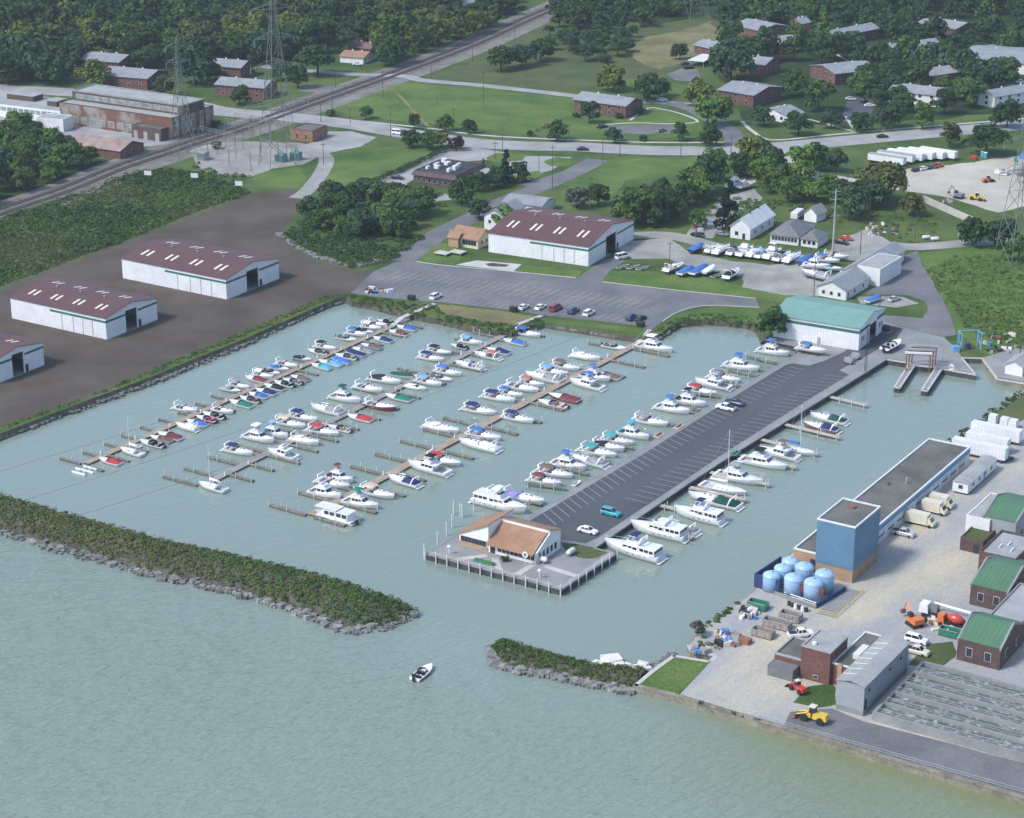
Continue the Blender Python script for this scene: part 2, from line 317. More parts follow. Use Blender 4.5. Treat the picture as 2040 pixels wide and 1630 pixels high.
sheet('dirt_lot', [(-420, 890), (-300, 700), (0, 578), (200, 502), (400, 425), (480, 397), (540, 379), (585, 376), (620, 385), (612, 402), (585, 430), (560, 468), (590, 500), (635, 519), (676, 533), (742, 540), (748, 572), (700, 584), (645, 592), (515, 649), (377, 706), (206, 780), (0, 852)], SOIL, .03, .8, 5, seed=19)
# railway
RAIL = [(-260, 512), (0, 422), (130, 378), (240, 333), (343, 299), (395, 281), (480, 256), (583, 219), (700, 177), (754, 158), (840, 127), (943, 87), (1046, 40), (1132, 2), (1230, -45)]
rp = path_pts(RAIL); ribbon('railway_shoulder', rp, 24, M('ballast_shoulder', (.13, .125, .105), (.22, .21, .19), rough=.95, scale=.12, fine=.2), .024, -2); ribbon('railway_bed', rp, 14, BALL, .034)
STEEL = M('rail_steel', (.17, .15, .14), (.28, .26, .25), rough=.5, metal=.6, scale=1)
TIE = M('rail_tie', (.05, .04, .032), (.09, .075, .06), scale=1)
for k, off in enumerate((-2.6, 2.6)):
    t = thing('railway_track', ('railway track nearer the harbour on the dark ballast', 'railway track farther from the harbour on the dark ballast')[k], 'railway', (0, 0, 0))
    ribbon('tie_bed', rp, 2.6, TIE, 0, off, t, h=.18)
    for s in (-.75, .75): ribbon('rail', rp, .16, STEEL, 0, off+s, t, h=.36)
# roads
def road(name, px, width, mat, lift, **k): return ribbon(name, path_pts(px), width, mat, lift, **k)
MAIN = [(-200, 165), (150, 185), (330, 200), (440, 222), (560, 232), (700, 248), (820, 268), (943, 285), (1046, 291), (1149, 293), (1300, 300), (1460, 300), (1554, 293), (1660, 283), (1771, 273), (1935, 258), (2040, 249), (2300, 225)]
road('main_road', MAIN, 15, ROAD, .06)
mp_ = path_pts(MAIN)
road('minor_road', [(520, 132), (600, 140), (700, 148), (806, 152), (840, 160), (943, 169), (1046, 180), (1142, 191), (1230, 200), (1330, 205), (1400, 212)], 6.5, ROAD, .05)
road('side_street', [(1450, 302), (1462, 285), (1455, 262), (1420, 240), (1380, 218), (1340, 205)], 8, ASPH, .056)
for nm_, q in (('sidewalk', [(640, 232), (703, 240), (857, 256), (943, 268), (1046, 275), (1200, 281), (1300, 284), (1452, 284)]), ('sidewalk', [(1478, 242), (1500, 262), (1540, 279), (1663, 268), (1826, 254), (1950, 244), (2100, 232)])):
    ribbon(nm_, path_pts(q), 1.8, CONCL, .05)
for q in ([(1190, 250), (1240, 246), (1280, 245), (1330, 247), (1390, 243), (1360, 228), (1320, 218), (1290, 216), (1255, 240)], [(1545, 222), (1620, 240), (1700, 262)], [(1655, 100), (1690, 122), (1760, 150)], [(1685, 232), (1700, 256)], [(1760, 155), (1830, 210)]):
    ribbon('footpath', path_pts(q, smooth=3), 1.3, CONCL, .045)
sheet('car_park', [(1190, 252), (1330, 249), (1375, 262), (1280, 268), (1215, 263)], ASPH, .035)
sheet('car_park', [(1328, 148), (1375, 130), (1390, 140), (1400, 165), (1345, 160)], ASPH, .035)
sheet('car_park', [(1676, 240), (1690, 195), (1725, 190), (1745, 208), (1730, 238), (1700, 250)], ASPHD, .035)
sheet('car_park', [(600, 170), (680, 170), (690, 178), (640, 185), (595, 182)], ASPH, .035)
# office grounds, drive and lane
sheet('office_car_park', [(712, 379), (770, 352), (800, 345), (845, 322), (880, 305), (940, 294), (1012, 304), (985, 318), (930, 322), (895, 322), (850, 340), (812, 366), (812, 384), (846, 392), (890, 386), (900, 398), (830, 404), (745, 394)], ROAD, .04, .3)
sheet('office_car_park', [(1040, 311), (1140, 313), (1100, 340), (1040, 352), (1000, 345), (1012, 325)], ROAD, .042, .3)
for q in ([(966, 316), (990, 305), (1052, 308), (1040, 320), (985, 324)], [(1082, 322), (1108, 313), (1152, 318), (1130, 332), (1095, 331)], [(1030, 350), (1070, 340), (1085, 348), (1050, 362), (1000, 372)]):
    sheet('grass_island', q, GRASSB, .07, .3, 3)
road('lane', [(1190, 318), (1160, 335), (1098, 364), (1012, 398), (960, 425), (890, 458), (840, 490), (800, 520)], 9, ASPH, .045)
road('lane', [(1130, 345), (1098, 356), (1040, 368)], 6, ASPH, .043)
sheet('car_park', [(699, 584), (744, 541), (790, 522), (818, 520), (874, 529), (1026, 543), (1149, 555), (1178, 535), (1200, 520), (1230, 512), (1245, 520), (1215, 540), (1198, 563), (1340, 579), (1507, 596), (1512, 612), (1424, 608), (1380, 612), (1345, 624), (1320, 640), (1298, 658), (1270, 649), (1185, 639), (1094, 630), (1030, 620), (874, 602), (826, 600), (745, 591)], ASPH, .05)
ribbon('kerb', path_pts([(830, 521), (874, 528), (1026, 542), (1147, 554)], smooth=2), .3, CONCL, 0, h=.17)
ribbon('kerb', path_pts([(1200, 562), (1340, 578), (1505, 595)], smooth=2), .3, CONCL, 0, h=.17)
ribbon('kerb', path_pts([(1512, 613), (1424, 609), (1382, 613), (1345, 625), (1320, 641)], smooth=3), .3, CONCL, 0, h=.17)
def stalls(name, t0, t1, b0, b1, n, cross=None, lift=.06, wd=.13):
    mb = MB(); T0, T1, B0, B1 = (G(*p) for p in (t0, t1, b0, b1))
    for i in range(n):
        a = T0.lerp(T1, i/(n-1)); b = B0.lerp(B1, i/(n-1)); d = (b-a).normalized(); s = Vector((-d.y, d.x, 0))*wd/2
        mb.face([(p.x, p.y, ZL+lift) for p in (a+s, a-s, b-s, b+s)])
    if cross:
        a = T0.lerp(B0, cross); b = T1.lerp(B1, cross); d = (b-a).normalized(); s = Vector((-d.y, d.x, 0))*wd/2
        mb.face([(p.x, p.y, ZL+lift+.004) for p in (a+s, a-s, b-s, b+s)])
    return kind(build(mb, name, PAINT), 'structure')
stalls('stall_markings', (800, 540), (1298, 597), (748, 561), (1262, 616), 32, .5)
stalls('stall_markings', (806, 584), (1258, 631), (787, 592), (1234, 640), 29)
# boat yard, gravel and drives
sheet('boat_yard', [(1215, 500), (1240, 482), (1330, 474), (1380, 505), (1460, 520), (1530, 528), (1600, 520), (1640, 510), (1655, 560), (1630, 590), (1560, 588), (1475, 572), (1480, 552), (1440, 545), (1370, 528), (1330, 515), (1262, 516)], GRAVEL, .03, .7, 4, seed=21)
road('yard_lane', [(1245, 470), (1320, 468), (1375, 478), (1440, 495), (1520, 508), (1640, 515), (1700, 492), (1760, 488), (1826, 492), (1924, 485), (2060, 478)], 8, GRAVEL, .034)
sheet('gravel_patch', [(1640, 505), (1690, 470), (1735, 455), (1770, 480), (1775, 500), (1740, 520), (1690, 520)], GRAVEL, .036, .8, 4, seed=22)
sheet('gravel_patch', [(1370, 470), (1400, 430), (1430, 395), (1500, 375), (1520, 395), (1450, 440), (1420, 475)], GRAVEL, .028, 1, 5, seed=23)
sheet('drive', [(1750, 572), (1775, 518), (1826, 500), (1840, 532), (1873, 587), (1895, 630), (1905, 668), (1880, 672), (1808, 655), (1757, 640), (1757, 628), (1837, 634), (1850, 619), (1842, 601), (1808, 588), (1742, 586), (1706, 586)], ASPH, .042, .3)
sheet('gravel_patch', [(1706, 591), (1800, 592), (1832, 605), (1785, 613), (1712, 605)], GRAVEL, .046, .4)
sheet('sandy_yard', [(1545, 296), (1565, 292), (1600, 318), (1640, 345), (1700, 356), (1800, 338), (1917, 326), (2060, 306), (2300, 290), (2300, 420), (2040, 412), (1989, 424), (1880, 392), (1800, 380), (1700, 372), (1640, 362), (1590, 345), (1556, 318)], SAND, .03, .8, 5, seed=24)
sheet('apron', [(1757, 640), (1808, 655), (1880, 672), (1900, 690), (1917, 712), (1956, 713), (2040, 690), (2040, 762), (1986, 752), (1958, 716), (1917, 715), (1945, 745), (1877, 733), (1848, 776), (1837, 775), (1863, 730), (1823, 727), (1793, 771), (1783, 770), (1811, 721), (1768, 714), (1730, 708)], CONC, .028)
# pier paving
sheet('promenade', [(1522, 678), (1584, 691), (1590, 705), (1431, 800), (1137, 980), (1020, 1051), (956, 1038), (852, 1103), (1119, 1172), (1226, 1103), (1187, 1091), (1217, 1068), (1373, 961), (1766, 715), (1757, 640), (1725, 650)], CONC, .02)
sheet('pier_road', [(1046, 1043), (1280, 906), (1476, 782), (1566, 727), (1580, 724), (1611, 729), (1645, 718), (1682, 701), (1752, 645), (1800, 655), (1775, 690), (1760, 690), (1729, 708), (1672, 738), (1692, 747), (1623, 789), (1451, 898), (1340, 973), (1190, 1072), (1166, 1083), (1114, 1075)], ASPHD, .045)
stalls('stall_markings', (1082, 1023), (1572, 731), (1108, 1046), (1602, 738), 46, None, .055)
stalls('stall_markings', (1245, 992), (1640, 747), (1290, 1003), (1684, 752), 37, None, .055)
sheet('pier_lawn', [(1118, 1080), (1150, 1083), (1190, 1093), (1215, 1101), (1190, 1113), (1150, 1112), (1130, 1100)], GRASS2, .04, .5, 2, seed=31)
for q in ([(908, 1115), (970, 1107)], [(985, 1112), (995, 1138)], [(1070, 1120), (1025, 1148)], [(1085, 1128), (1148, 1148)]): ribbon('footpath', path_pts(q, smooth=0), 1.6, CONCL, .04)
for q in ([(850, 1103), (1119, 1174), (1227, 1103)],): ribbon('boardwalk', path_pts(q, smooth=0), 1.6, M('pinkish_concrete', (.30, .27, .25), (.38, .35, .32), scale=.5), .05, .7)
# works site
sheet('works_yard', [(1424, 1307), (1414, 1320), (1352, 1386), (1517, 1437), (2040, 1589), (2500, 1720), (2500, 700), (2042, 779), (1966, 833), (1893, 886), (1716, 1004), (1579, 1099), (1500, 1178), (1396, 1252), (1372, 1284)], YARD, .02)
sheet('works_road', [(1574, 1418), (1657, 1412), (1720, 1437), (2040, 1520), (2400, 1620), (2400, 1690), (2040, 1586), (1790, 1512), (1560, 1446)], ASPH, .03, .2)
sheet('works_lawn', [(1341, 1309), (1413, 1321), (1352, 1383), (1268, 1366), (1300, 1338)], GRASSB, .04, .2, 2, seed=33)
sheet('works_lawn', [(1580, 1400), (1610, 1370), (1660, 1362), (1668, 1405), (1630, 1412)], GRASS, .04, .4, 2, seed=34)
sheet('works_lawn', [(1810, 1325), (1850, 1285), (1895, 1278), (1905, 1310), (1870, 1330)], GRASS2, .04, .5, 2, seed=35)
sheet('canal_bank', [(2042, 779), (1966, 833), (1925, 862), (1960, 866), (2010, 850), (2060, 830)], GRASS2, .04, .5, 3, seed=36)
sheet('concrete_pad', [(907, 528), (949, 519), (1039, 527), (1023, 541)], CONCL, .05)
sheet('gravel_yard', [(378, 300), (390, 330), (425, 348), (500, 352), (545, 337), (600, 328), (640, 310), (640, 290), (590, 285), (480, 282), (420, 287)], GRAVEL, .035, .6, 4, seed=37)
sheet('gravel_yard', [(600, 290), (640, 280), (655, 262), (700, 262), (750, 274), (720, 292), (650, 306), (615, 302)], ROAD, .045, .3)
sheet('factory_yard', [(-100, 280), (-100, 195), (120, 200), (350, 240), (345, 285), (300, 292), (200, 288), (100, 284)], ROAD, .03, .5)
road('gravel_drive', [(625, 300), (650, 315), (640, 345), (612, 380), (590, 395)], 6, GRAVEL, .05)
road('worn_path', [(775, 172), (800, 195), (830, 228), (855, 254)], 1.4, TANG, .04)

# lane lines on the main road
for off in (-.12, .12): ribbon('centre_line', mp_, .12, M('yellow_line', (.36, .30, .12), (.46, .40, .2), scale=1), .07, off)
mb = MB()
for k in range(0, len(mp_)-1):
    a, b = mp_[k], mp_[k+1]; d = (b-a).normalized(); nn = Vector((-d.y, d.x, 0)); L_ = (b-a).length; x = 0
    while x+3 < L_:
        for o_ in (-3.6, 3.6):
            q = [a+d*x+nn*(o_-.07), a+d*(x+3)+nn*(o_-.07), a+d*(x+3)+nn*(o_+.07), a+d*x+nn*(o_+.07)]; mb.face([(p.x, p.y, ZL+.072) for p in q])
        x += 12
kind(build(mb, 'lane_dashes', PAINT), 'structure')
for px_, py_ in ((668, 246), (700, 252), (718, 257)):
    a = G(px_, py_); ribbon('road_arrow', [a, a+Vector((6, -1.6, 0))], .9, PAINT, .074)
# ================================================================ docks
TAND = M('dock_planks_tan', (.27, .215, .16), (.36, .295, .225), rough=.85, scale=.4, fine=.12)
GRYD = M('dock_planks_grey', (.22, .215, .20), (.30, .29, .27), rough=.85, scale=.4, fine=.12)
FING = M('weathered_finger', (.13, .125, .10), (.22, .205, .17), rough=.9, scale=.6, fine=.12)
PILE = M('white_pile', (.42, .46, .46), (.62, .64, .63), rough=.6, scale=2)
DARKU = M('dark_float', (.025, .026, .026), (.05, .05, .045), scale=1)
WHITEP = M('white_paint', (.58, .59, .60), (.68, .69, .69), rough=.45, scale=1)
ME = {}
def cache(key, fn, name, nm=1, smooth=False):
    if key not in ME: ME[key] = fn().data(name, nm, smooth)
    return ME[key]
def boxmesh(L, W, z0, z1): return cache(('bx', round(L, 1), W, z0, z1), lambda: MB().box(0, round(L, 1), -W/2, W/2, z0, z1), 'plank_deck')
PILEM = cache('pile', lambda: MB().lathe([(.11, -1), (.11, 1.5), (.13, 1.52), (.02, 1.75)], 6), 'pile')
PEDM = cache('ped', lambda: MB().box(-.16, .16, -.16, .16, .3, 1.3, tx=.03, ty=.03), 'power_pedestal')
ZD = .48
class Dock:
    def __init__(s, name, label, p0, p1, width, mat, gang=None):
        s.a = G(*p0, ZD); s.b = G(*p1, ZD); s.len = (s.b-s.a).length; s.w = width; s.t = thing(name, label, 'dock', (s.a.x, s.a.y, 0), AD)
        d = (s.b-s.a).normalized(); s.t.rotation_euler = (0, 0, math.atan2(d.y, d.x)); s.d = d; s.n = Vector((-d.y, d.x, 0)); s.inv = Matrix.Rotation(-math.atan2(d.y, d.x), 4, 'Z')
        put(boxmesh(s.len, width, .30, ZD), 'walkway', mat, s.t); put(boxmesh(s.len, width-.3, -.3, .296), 'float', DARKU, s.t)
        k = 6.0
        while k < s.len-3:
            put(PEDM, 'power_pedestal', WHITEP, s.t, (k, .75*random.choice((-1, 1)), .18)); k += random.uniform(9, 13)
        if gang:
            q = s.inv @ (G(*gang, ZL)-Vector((s.a.x, s.a.y, 0))); m = MB(); x0 = s.len-.3
            ps = ((x0-3.5, 0, ZD+.13), (x0+1.2, 0, ZL+.2), (q.x, q.y, ZL+.22))
            m.loft([[(x, y-.8, z-.12), (x, y+.8, z-.12), (x, y+.8, z), (x, y-.8, z)] for x, y, z in ps])
            for sg in (-.75, .75):
                for a_, b_ in zip(ps[:-1], ps[1:]): m.bar((a_[0], a_[1]+sg, a_[2]+1), (b_[0], b_[1]+sg, b_[2]+1), .035); m.bar((a_[0], a_[1]+sg, a_[2]-.05), (a_[0], a_[1]+sg, a_[2]+1), .035)
            build(m, 'gangway', CONCL, s.t)
    def finger(s, root, tip, npile=3, w=1.0):
        a = s.inv @ (G(*root, ZD)-Vector((s.a.x, s.a.y, 0))); b = s.inv @ (G(*tip, ZD)-Vector((s.a.x, s.a.y, 0)))
        sg = 1 if b.y > a.y else -1; L = round(abs(b.y-a.y)*2)/2; x = (a.x+b.x)/2
        f = put(boxmesh(L, w, .22, ZD-.01), 'finger_dock', FING, s.t, (x, sg*s.w/2, 0), math.pi/2*sg)
        put(boxmesh(L, w-.2, -.3, .216), 'float', DARKU, f)
        for i in range(npile):
            put(PILEM, 'pile', PILE, f, (L*(i+1)/npile-.15, (w/2+.13)*(1 if i % 2 else -1), 0), scale=(1, 1, random.uniform(.85, 1.2)))
d1 = Dock('floating_dock', 'long tan floating dock farthest left with white gangway to shore', (172, 922), (797, 642), 2.0, TAND, (866, 606))
d2 = Dock('floating_dock', 'grey planked floating dock between the two tan docks', (412, 962), (1022, 658), 2.2, GRYD, (1079, 630))
d3 = Dock('floating_dock', 'wide tan floating dock nearest the paved pier, houseboat at its end', (622, 1025), (1284, 676), 2.6, TAND, (1294, 658))
fg1L = [((171, 924), (127, 915)), ((190, 907), (163, 898)), ((227, 888), (202, 880)), ((265, 873), (240, 864)), ((303, 856), (277, 848)), ((338, 840), (313, 832)), ((372, 824), (348, 818)), ((410, 808), (384, 801)), ((446, 793), (418, 786)), ((480, 778), (455, 770)), ((525, 757), (487, 749)), ((560, 740), (535, 733)), ((612, 720), (582, 713)), ((655, 702), (616, 692)), ((705, 680), (675, 670)), ((750, 658), (722, 650)), ((788, 645), (760, 636))]
fg1R = [((175, 929), (211, 938)), ((220, 903), (249, 920)), ((262, 886), (288, 902)), ((330, 858), (360, 870)), ((380, 836), (408, 848)), ((440, 808), (468, 820)), ((485, 787), (512, 800)), ((535, 764), (560, 778)), ((597, 736), (634, 747)), ((640, 716), (668, 726)), ((690, 693), (718, 706)), ((730, 676), (758, 690)), ((770, 660), (800, 672)), ((800, 645), (845, 652))]
for a, b in fg1L+fg1R: d1.finger(a, b, 2, .8)
fg2L = [((408, 963), (323, 954)), ((435, 948), (370, 934)), ((480, 926), (417, 910)), ((530, 900), (470, 886)), ((598, 868), (550, 848)), ((640, 846), (590, 832)), ((688, 820), (640, 806)), ((760, 784), (702, 772)), ((800, 765), (745, 752)), ((840, 744), (793, 732)), ((885, 722), (832, 710)), ((920, 704), (870, 693)), ((960, 684), (905, 674)), ((992, 670), (942, 662))]
fg2R = [((424, 965), (445, 985)), ((470, 938), (490, 963)), ((505, 920), (537, 940)), ((528, 905), (590, 920)), ((572, 885), (632, 897)), ((612, 863), (668, 877)), ((660, 840), (708, 854)), ((700, 820), (750, 834)), ((745, 800), (790, 814)), ((788, 778), (832, 794)), ((840, 752), (885, 764)), ((895, 724), (958, 738)), ((935, 707), (995, 714)), ((962, 692), (1020, 700)), ((1000, 676), (1050, 688)), ((1030, 660), (1090, 668))]
for a, b in fg2L+fg2R: d2.finger(a, b, 3, .9)
fg3L = [((620, 1027), (546, 1007)), ((660, 998), (598, 980)), ((705, 975), (640, 962)), ((765, 945), (701, 928)), ((812, 920), (750, 903)), ((862, 892), (798, 878)), ((908, 870), (846, 854)), ((955, 850), (892, 832)), ((1000, 826), (935, 814)), ((1042, 803), (985, 788)), ((1088, 780), (1030, 766)), ((1130, 760), (1085, 748)), ((1172, 738), (1110, 724)), ((1205, 715), (1150, 706)), ((1250, 698), (1186, 684))]
fg3R = [((630, 1030), (692, 1047)), ((672, 1000), (745, 1018)), ((750, 965), (798, 992)), ((812, 940), (848, 964)), ((860, 908), (905, 930)), ((880, 896), (942, 913)), ((925, 868), (985, 885)), ((970, 850), (1035, 865)), ((1010, 826), (1080, 840)), ((1058, 802), (1124, 816)), ((1106, 782), (1164, 793)), ((1150, 756), (1204, 770)), ((1185, 735), (1244, 752)), ((1218, 716), (1284, 731)), ((1262, 694), (1334, 708))]
for a, b in fg3L+fg3R: d3.finger(a, b, 4, 1.1)
# fingers fixed to the pier
def pier_finger(root, tip, w, label, mat, npile=3, z=.9):
    a = G(*root, z); b = G(*tip, z); d = b-a; L = round(d.length*2)/2
    t = thing('finger_pier', label, 'dock', (a.x, a.y, 0), math.atan2(d.y, d.x), 'short finger docks along the pier')
    put(boxmesh(L, w, z-.25, z), 'deck', mat, t)
    for i in range(npile):
        for s in (-1, 1): put(PILEM, 'pile', PILE, t, (L*(i+.9)/npile-.2, s*(w/2+.1), .35))
for i, (r_, t_) in enumerate([((1545, 722), (1485, 708)), ((1512, 748), (1446, 736)), ((1475, 768), (1442, 764)), ((1434, 789), (1370, 781)), ((1395, 816), (1345, 806)), ((1345, 846), (1290, 832)), ((1300, 868), (1250, 856)), ((1262, 892), (1205, 878)), ((1215, 920), (1160, 906)), ((1172, 944), (1118, 930)), ((1127, 972), (1048, 962)), ((1080, 1004), (1000, 985))]):
    pier_finger(r_, t_, 1.1, 'short grey finger dock on the left side of the paved pier, %s from the shed' % ordn(i+1), FING)
WOODN = M('new_boards', (.38, .32, .24), (.48, .42, .33), scale=.8)
for i, (r_, t_) in enumerate([((1655, 790), (1728, 807)), ((1565, 845), (1674, 871)), ((1518, 875), (1630, 904)), ((1468, 904), (1585, 930)), ((1415, 940), (1535, 965)), ((1375, 970), (1485, 995)), ((1310, 1005), (1370, 1018)), ((1265, 1040), (1380, 1070)), ((1205, 1078), (1318, 1108))]):
    pier_finger(r_, t_, 1.3, 'pale boarded finger dock on the right side of the paved pier, %s from the lift' % ordn(i+1), WOODN, 3, 1.1)
for i in range(20):
    k = i/12 if i < 13 else (i-12)/7; a, b = (G(849, 1103), G(1119, 1174)) if i < 13 else (G(1119, 1174), G(1228, 1103))
    p = a.lerp(b, k); nr = Vector((-.42, -.5, 0)) if i < 13 else Vector((.3, -.4, 0))
    tag(put(PILEM, 'mooring_pile', PILE, None, (p.x+nr.x*.6, p.y+nr.y*.6, 0), 0, (1.35, 1.35, 1.75)), 'white mooring pile against the dark wall of the pier head', 'pile', 'white piles round the pier head')
for px, py in ((845, 1112), (872, 1088), (890, 1068), (901, 1052), (904, 1025), (917, 1030), (921, 1032), (944, 1020)):
    p = G(px, py, 0); tag(put(PILEM, 'mooring_pile', PILE, None, p, 0, (1.5, 1.5, 2.1)), 'tall pale mooring pile in the water left of the clubhouse', 'pile', 'free piles beside the clubhouse')
# ================================================================ boats
GEL = M('white_gelcoat', (.66, .67, .68), (.76, .76, .76), rough=.28, scale=.6, spec=.5, rnd=.06)
CREAM = M('cream_gelcoat', (.68, .66, .58), (.76, .74, .66), rough=.3, scale=.6, rnd=.05)
GLASS = M('dark_glass', (.018, .022, .03), (.035, .04, .05), rough=.08, scale=.5, spec=.8)
COCK = M('cockpit_liner', (.42, .42, .40), (.56, .55, .53), scale=1, rnd=.1)
SEATB = M('navy_vinyl', (.03, .04, .09), (.06, .07, .13), scale=1)
INOX = M('stainless', (.6, .6, .6), (.7, .7, .7), rough=.3, metal=.7, scale=2)
BLACK = M('black_trim', (.015, .015, .016), (.03, .03, .03), rough=.5, scale=1)
def canvas(nm, c): return M('canvas_'+nm, tuple(x*.82 for x in c), tuple(min(1, x*1.15) for x in c), rough=.85, scale=1.2, spec=.2, rnd=.12)
CV = {'blue': canvas('blue', (.05, .15, .42)), 'light blue': canvas('light_blue', (.16, .38, .62)), 'navy': canvas('navy', (.025, .04, .13)), 'black': canvas('black', (.02, .022, .028)),
 'green': canvas('green', (.02, .20, .13)), 'dark green': canvas('dark_green', (.02, .075, .06)), 'teal': canvas('teal', (.06, .30, .29)), 'turquoise': canvas('turquoise', (.07, .40, .50)), 'red': canvas('red', (.42, .05, .06)),
 'maroon': canvas('maroon', (.17, .045, .05)), 'brown': canvas('brown', (.17, .12, .10)), 'grey': canvas('grey', (.27, .28, .29)), 'tan': canvas('tan', (.52, .46, .35)), 'white': canvas('white', (.72, .72, .70)), 'purple': canvas('purple', (.28, .27, .55)), 'rust': canvas('rust', (.40, .13, .09))}
def hullmat(nm, c):
    if 'hull_'+nm in MATS: return MATS['hull_'+nm]
    m = M('hull_'+nm, c, None, rough=.25, var=.06, scale=.6, spec=.5, rnd=.05); n = m.node_tree.nodes; L = m.node_tree.links; p = n['Principled BSDF']
    tc = n.new('ShaderNodeTexCoord'); sp = n.new('ShaderNodeSeparateXYZ'); L.new(tc.outputs['Object'], sp.inputs[0])
    lt = n.new('ShaderNodeMath'); lt.operation = 'LESS_THAN'; lt.inputs[1].default_value = .10; L.new(sp.outputs[2], lt.inputs[0])
    mx = n.new('ShaderNodeMix'); mx.data_type = 'RGBA'; mx.inputs[7].default_value = (.03, .035, .06, 1); L.new(p.inputs['Base Color'].links[0].from_socket, mx.inputs[6]); L.new(lt.outputs[0], mx.inputs[0]); L.new(mx.outputs[2], p.inputs['Base Color']); return m
HULL = {'white': hullmat('white', (.66, .67, .68)), 'navy': hullmat('navy', (.04, .06, .14)), 'red': hullmat('red', (.42, .05, .05)), 'maroon': hullmat('maroon', (.18, .04, .05)), 'grey': hullmat('grey', (.36, .38, .42)), 'black': hullmat('black', (.05, .05, .06)), 'brown': hullmat('brown', (.20, .11, .07)), 'teal': hullmat('teal', (.12, .34, .36))}
def wid(t, B): # half beam along the hull, stern t=0 to bow t=1
    if t < .45: return B/2*(.90+.10*math.sin(t/.45*math.pi/2))
    return B/2*max(0, 1-((t-.45)/.55)**2.3)
def shr(t, fb): return fb*(.86+.10*t+.34*t*t)
def X(t, L): return -L/2+t*L
TS = [0, .1, .22, .34, .45, .56, .66, .75, .83, .9, .955, 1]
def hull_mb(L, B, fb):
    m = MB(); R = []
    for t in TS:
        ww = max(wid(t, B), .03); z = shr(t, fb); x = X(t, L); k = .62+.2*(1-t)
        rake = .09*L*max(0, (t-.6)/.4)**2
        R.append([(x, ww, z), (x-rake*.3, ww*.95, z*.62), (x-rake*.7, ww*k, .06), (x-rake, 0, -.35+.3*t**3), (x-rake*.7, -ww*k, .06), (x-rake*.3, -ww*.95, z*.62), (x, -ww, z)])
    m.loft(R, 0, closed=False)
    m.face([R[0][i] for i in range(6, -1, -1)]); return m
def deck_mb(L, B, fb, c0=.05, c1=.46, sole=.34):
    """gunwales, foredeck and a sunk cockpit"""
    m = MB(); ins = .16 if B > 2.6 else .12
    fr = [t for t in TS if t > c1]; pts = [c1]+fr
    for a, b in zip(pts[:-1], pts[1:]):
        za, zb = shr(a, fb), shr(b, fb); wa, wb = max(wid(a, B), .03), max(wid(b, B), .03)
        ca, cb = za+.05*wa, zb+.05*wb
        m.face([(X(a, L), wa, za), (X(a, L), 0, ca), (X(b, L), 0, cb), (X(b, L), wb, zb)][::-1]); m.face([(X(a, L), 0, ca), (X(a, L), -wa, za), (X(b, L), -wb, zb), (X(b, L), 0, cb)][::-1])
    cs = [0, c0]+[t for t in TS if c0 < t < c1]+[c1]
    for a, b in zip(cs[:-1], cs[1:]):
        za, zb = shr(a, fb), shr(b, fb); wa, wb = wid(a, B), wid(b, B)
        if a == 0: m.face([(X(a, L), wa, za), (X(a, L), -wa, za), (X(b, L), -wb, zb), (X(b, L), wb, zb)]); continue
        for s in (1, -1):
            f = [(X(a, L), s*wa, za), (X(a, L), s*(wa-ins), za), (X(b, L), s*(wb-ins), zb), (X(b, L), s*wb, zb)]; m.face(f if s > 0 else f[::-1])
            m.face([(X(a, L), s*(wa-ins), za), (X(a, L), s*(wa-ins), sole), (X(b, L), s*(wb-ins), sole), (X(b, L), s*(wb-ins), zb)], 1)
        m.face([(X(a, L), wa-ins, sole), (X(a, L), -wa+ins, sole), (X(b, L), -wb+ins, sole), (X(b, L), wb-ins, sole)], 1)
    for t in (c0, c1):
        z = shr(t, fb); ww = wid(t, B)-ins; m.face([(X(t, L), ww, z), (X(t, L), -ww, z), (X(t, L), -ww, sole), (X(t, L), ww, sole)], 1)
    return m
def trunk_mb(L, B, fb, t0, t1, h, wf=.68, nose=.25, z0=None):
    """a rounded cabin top rising from the deck"""
    m = MB(); R = []
    for t in np.linspace(t0, t1, 7):
        k = (t-t0)/(t1-t0); ww = min(wid(t, B)*wf+.02, B/2*wf); zz = shr(t, fb)-.05 if z0 is None else z0; hh = h*min(1, (1-k)/nose)**.6 if k > 1-nose else h
        hh = max(hh, .04); R.append([(X(t, L), ww, zz), (X(t, L), ww*.9, zz+hh*.8), (X(t, L), ww*.5, zz+hh), (X(t, L), -ww*.5, zz+hh), (X(t, L), -ww*.9, zz+hh*.8), (X(t, L), -ww, zz)])
    return m.loft(R, 0, closed=False, cap=False) or m
def trunk_full(L, B, fb, t0, t1, h, wf=.68, nose=.25, z0=None):
    m = trunk_mb(L, B, fb, t0, t1, h, wf, nose, z0); n = 6; m.f.append(tuple(range(n-1, -1, -1))); m.m.append(0); return m
def shield_mb(L, B, fb, t, h, rake=.5, wf=.74):
    m = MB(); z = shr(t, fb); ww = wid(t, B)*wf; x = X(t, L)
    lo = [(x-1.0, ww*1.06, z), (x-.1, ww, z+.02), (x+.35, ww*.5, z+.06), (x+.35, -ww*.5, z+.06), (x-.1, -ww, z+.02), (x-1.0, -ww*1.06, z)]
    hi = [(p[0]-rake, p[1]*.9, p[2]+h*(.75 if i in (0, 5) else 1)) for i, p in enumerate(lo)]
    m.loft([lo, hi], 0, closed=False, cap=False); return m
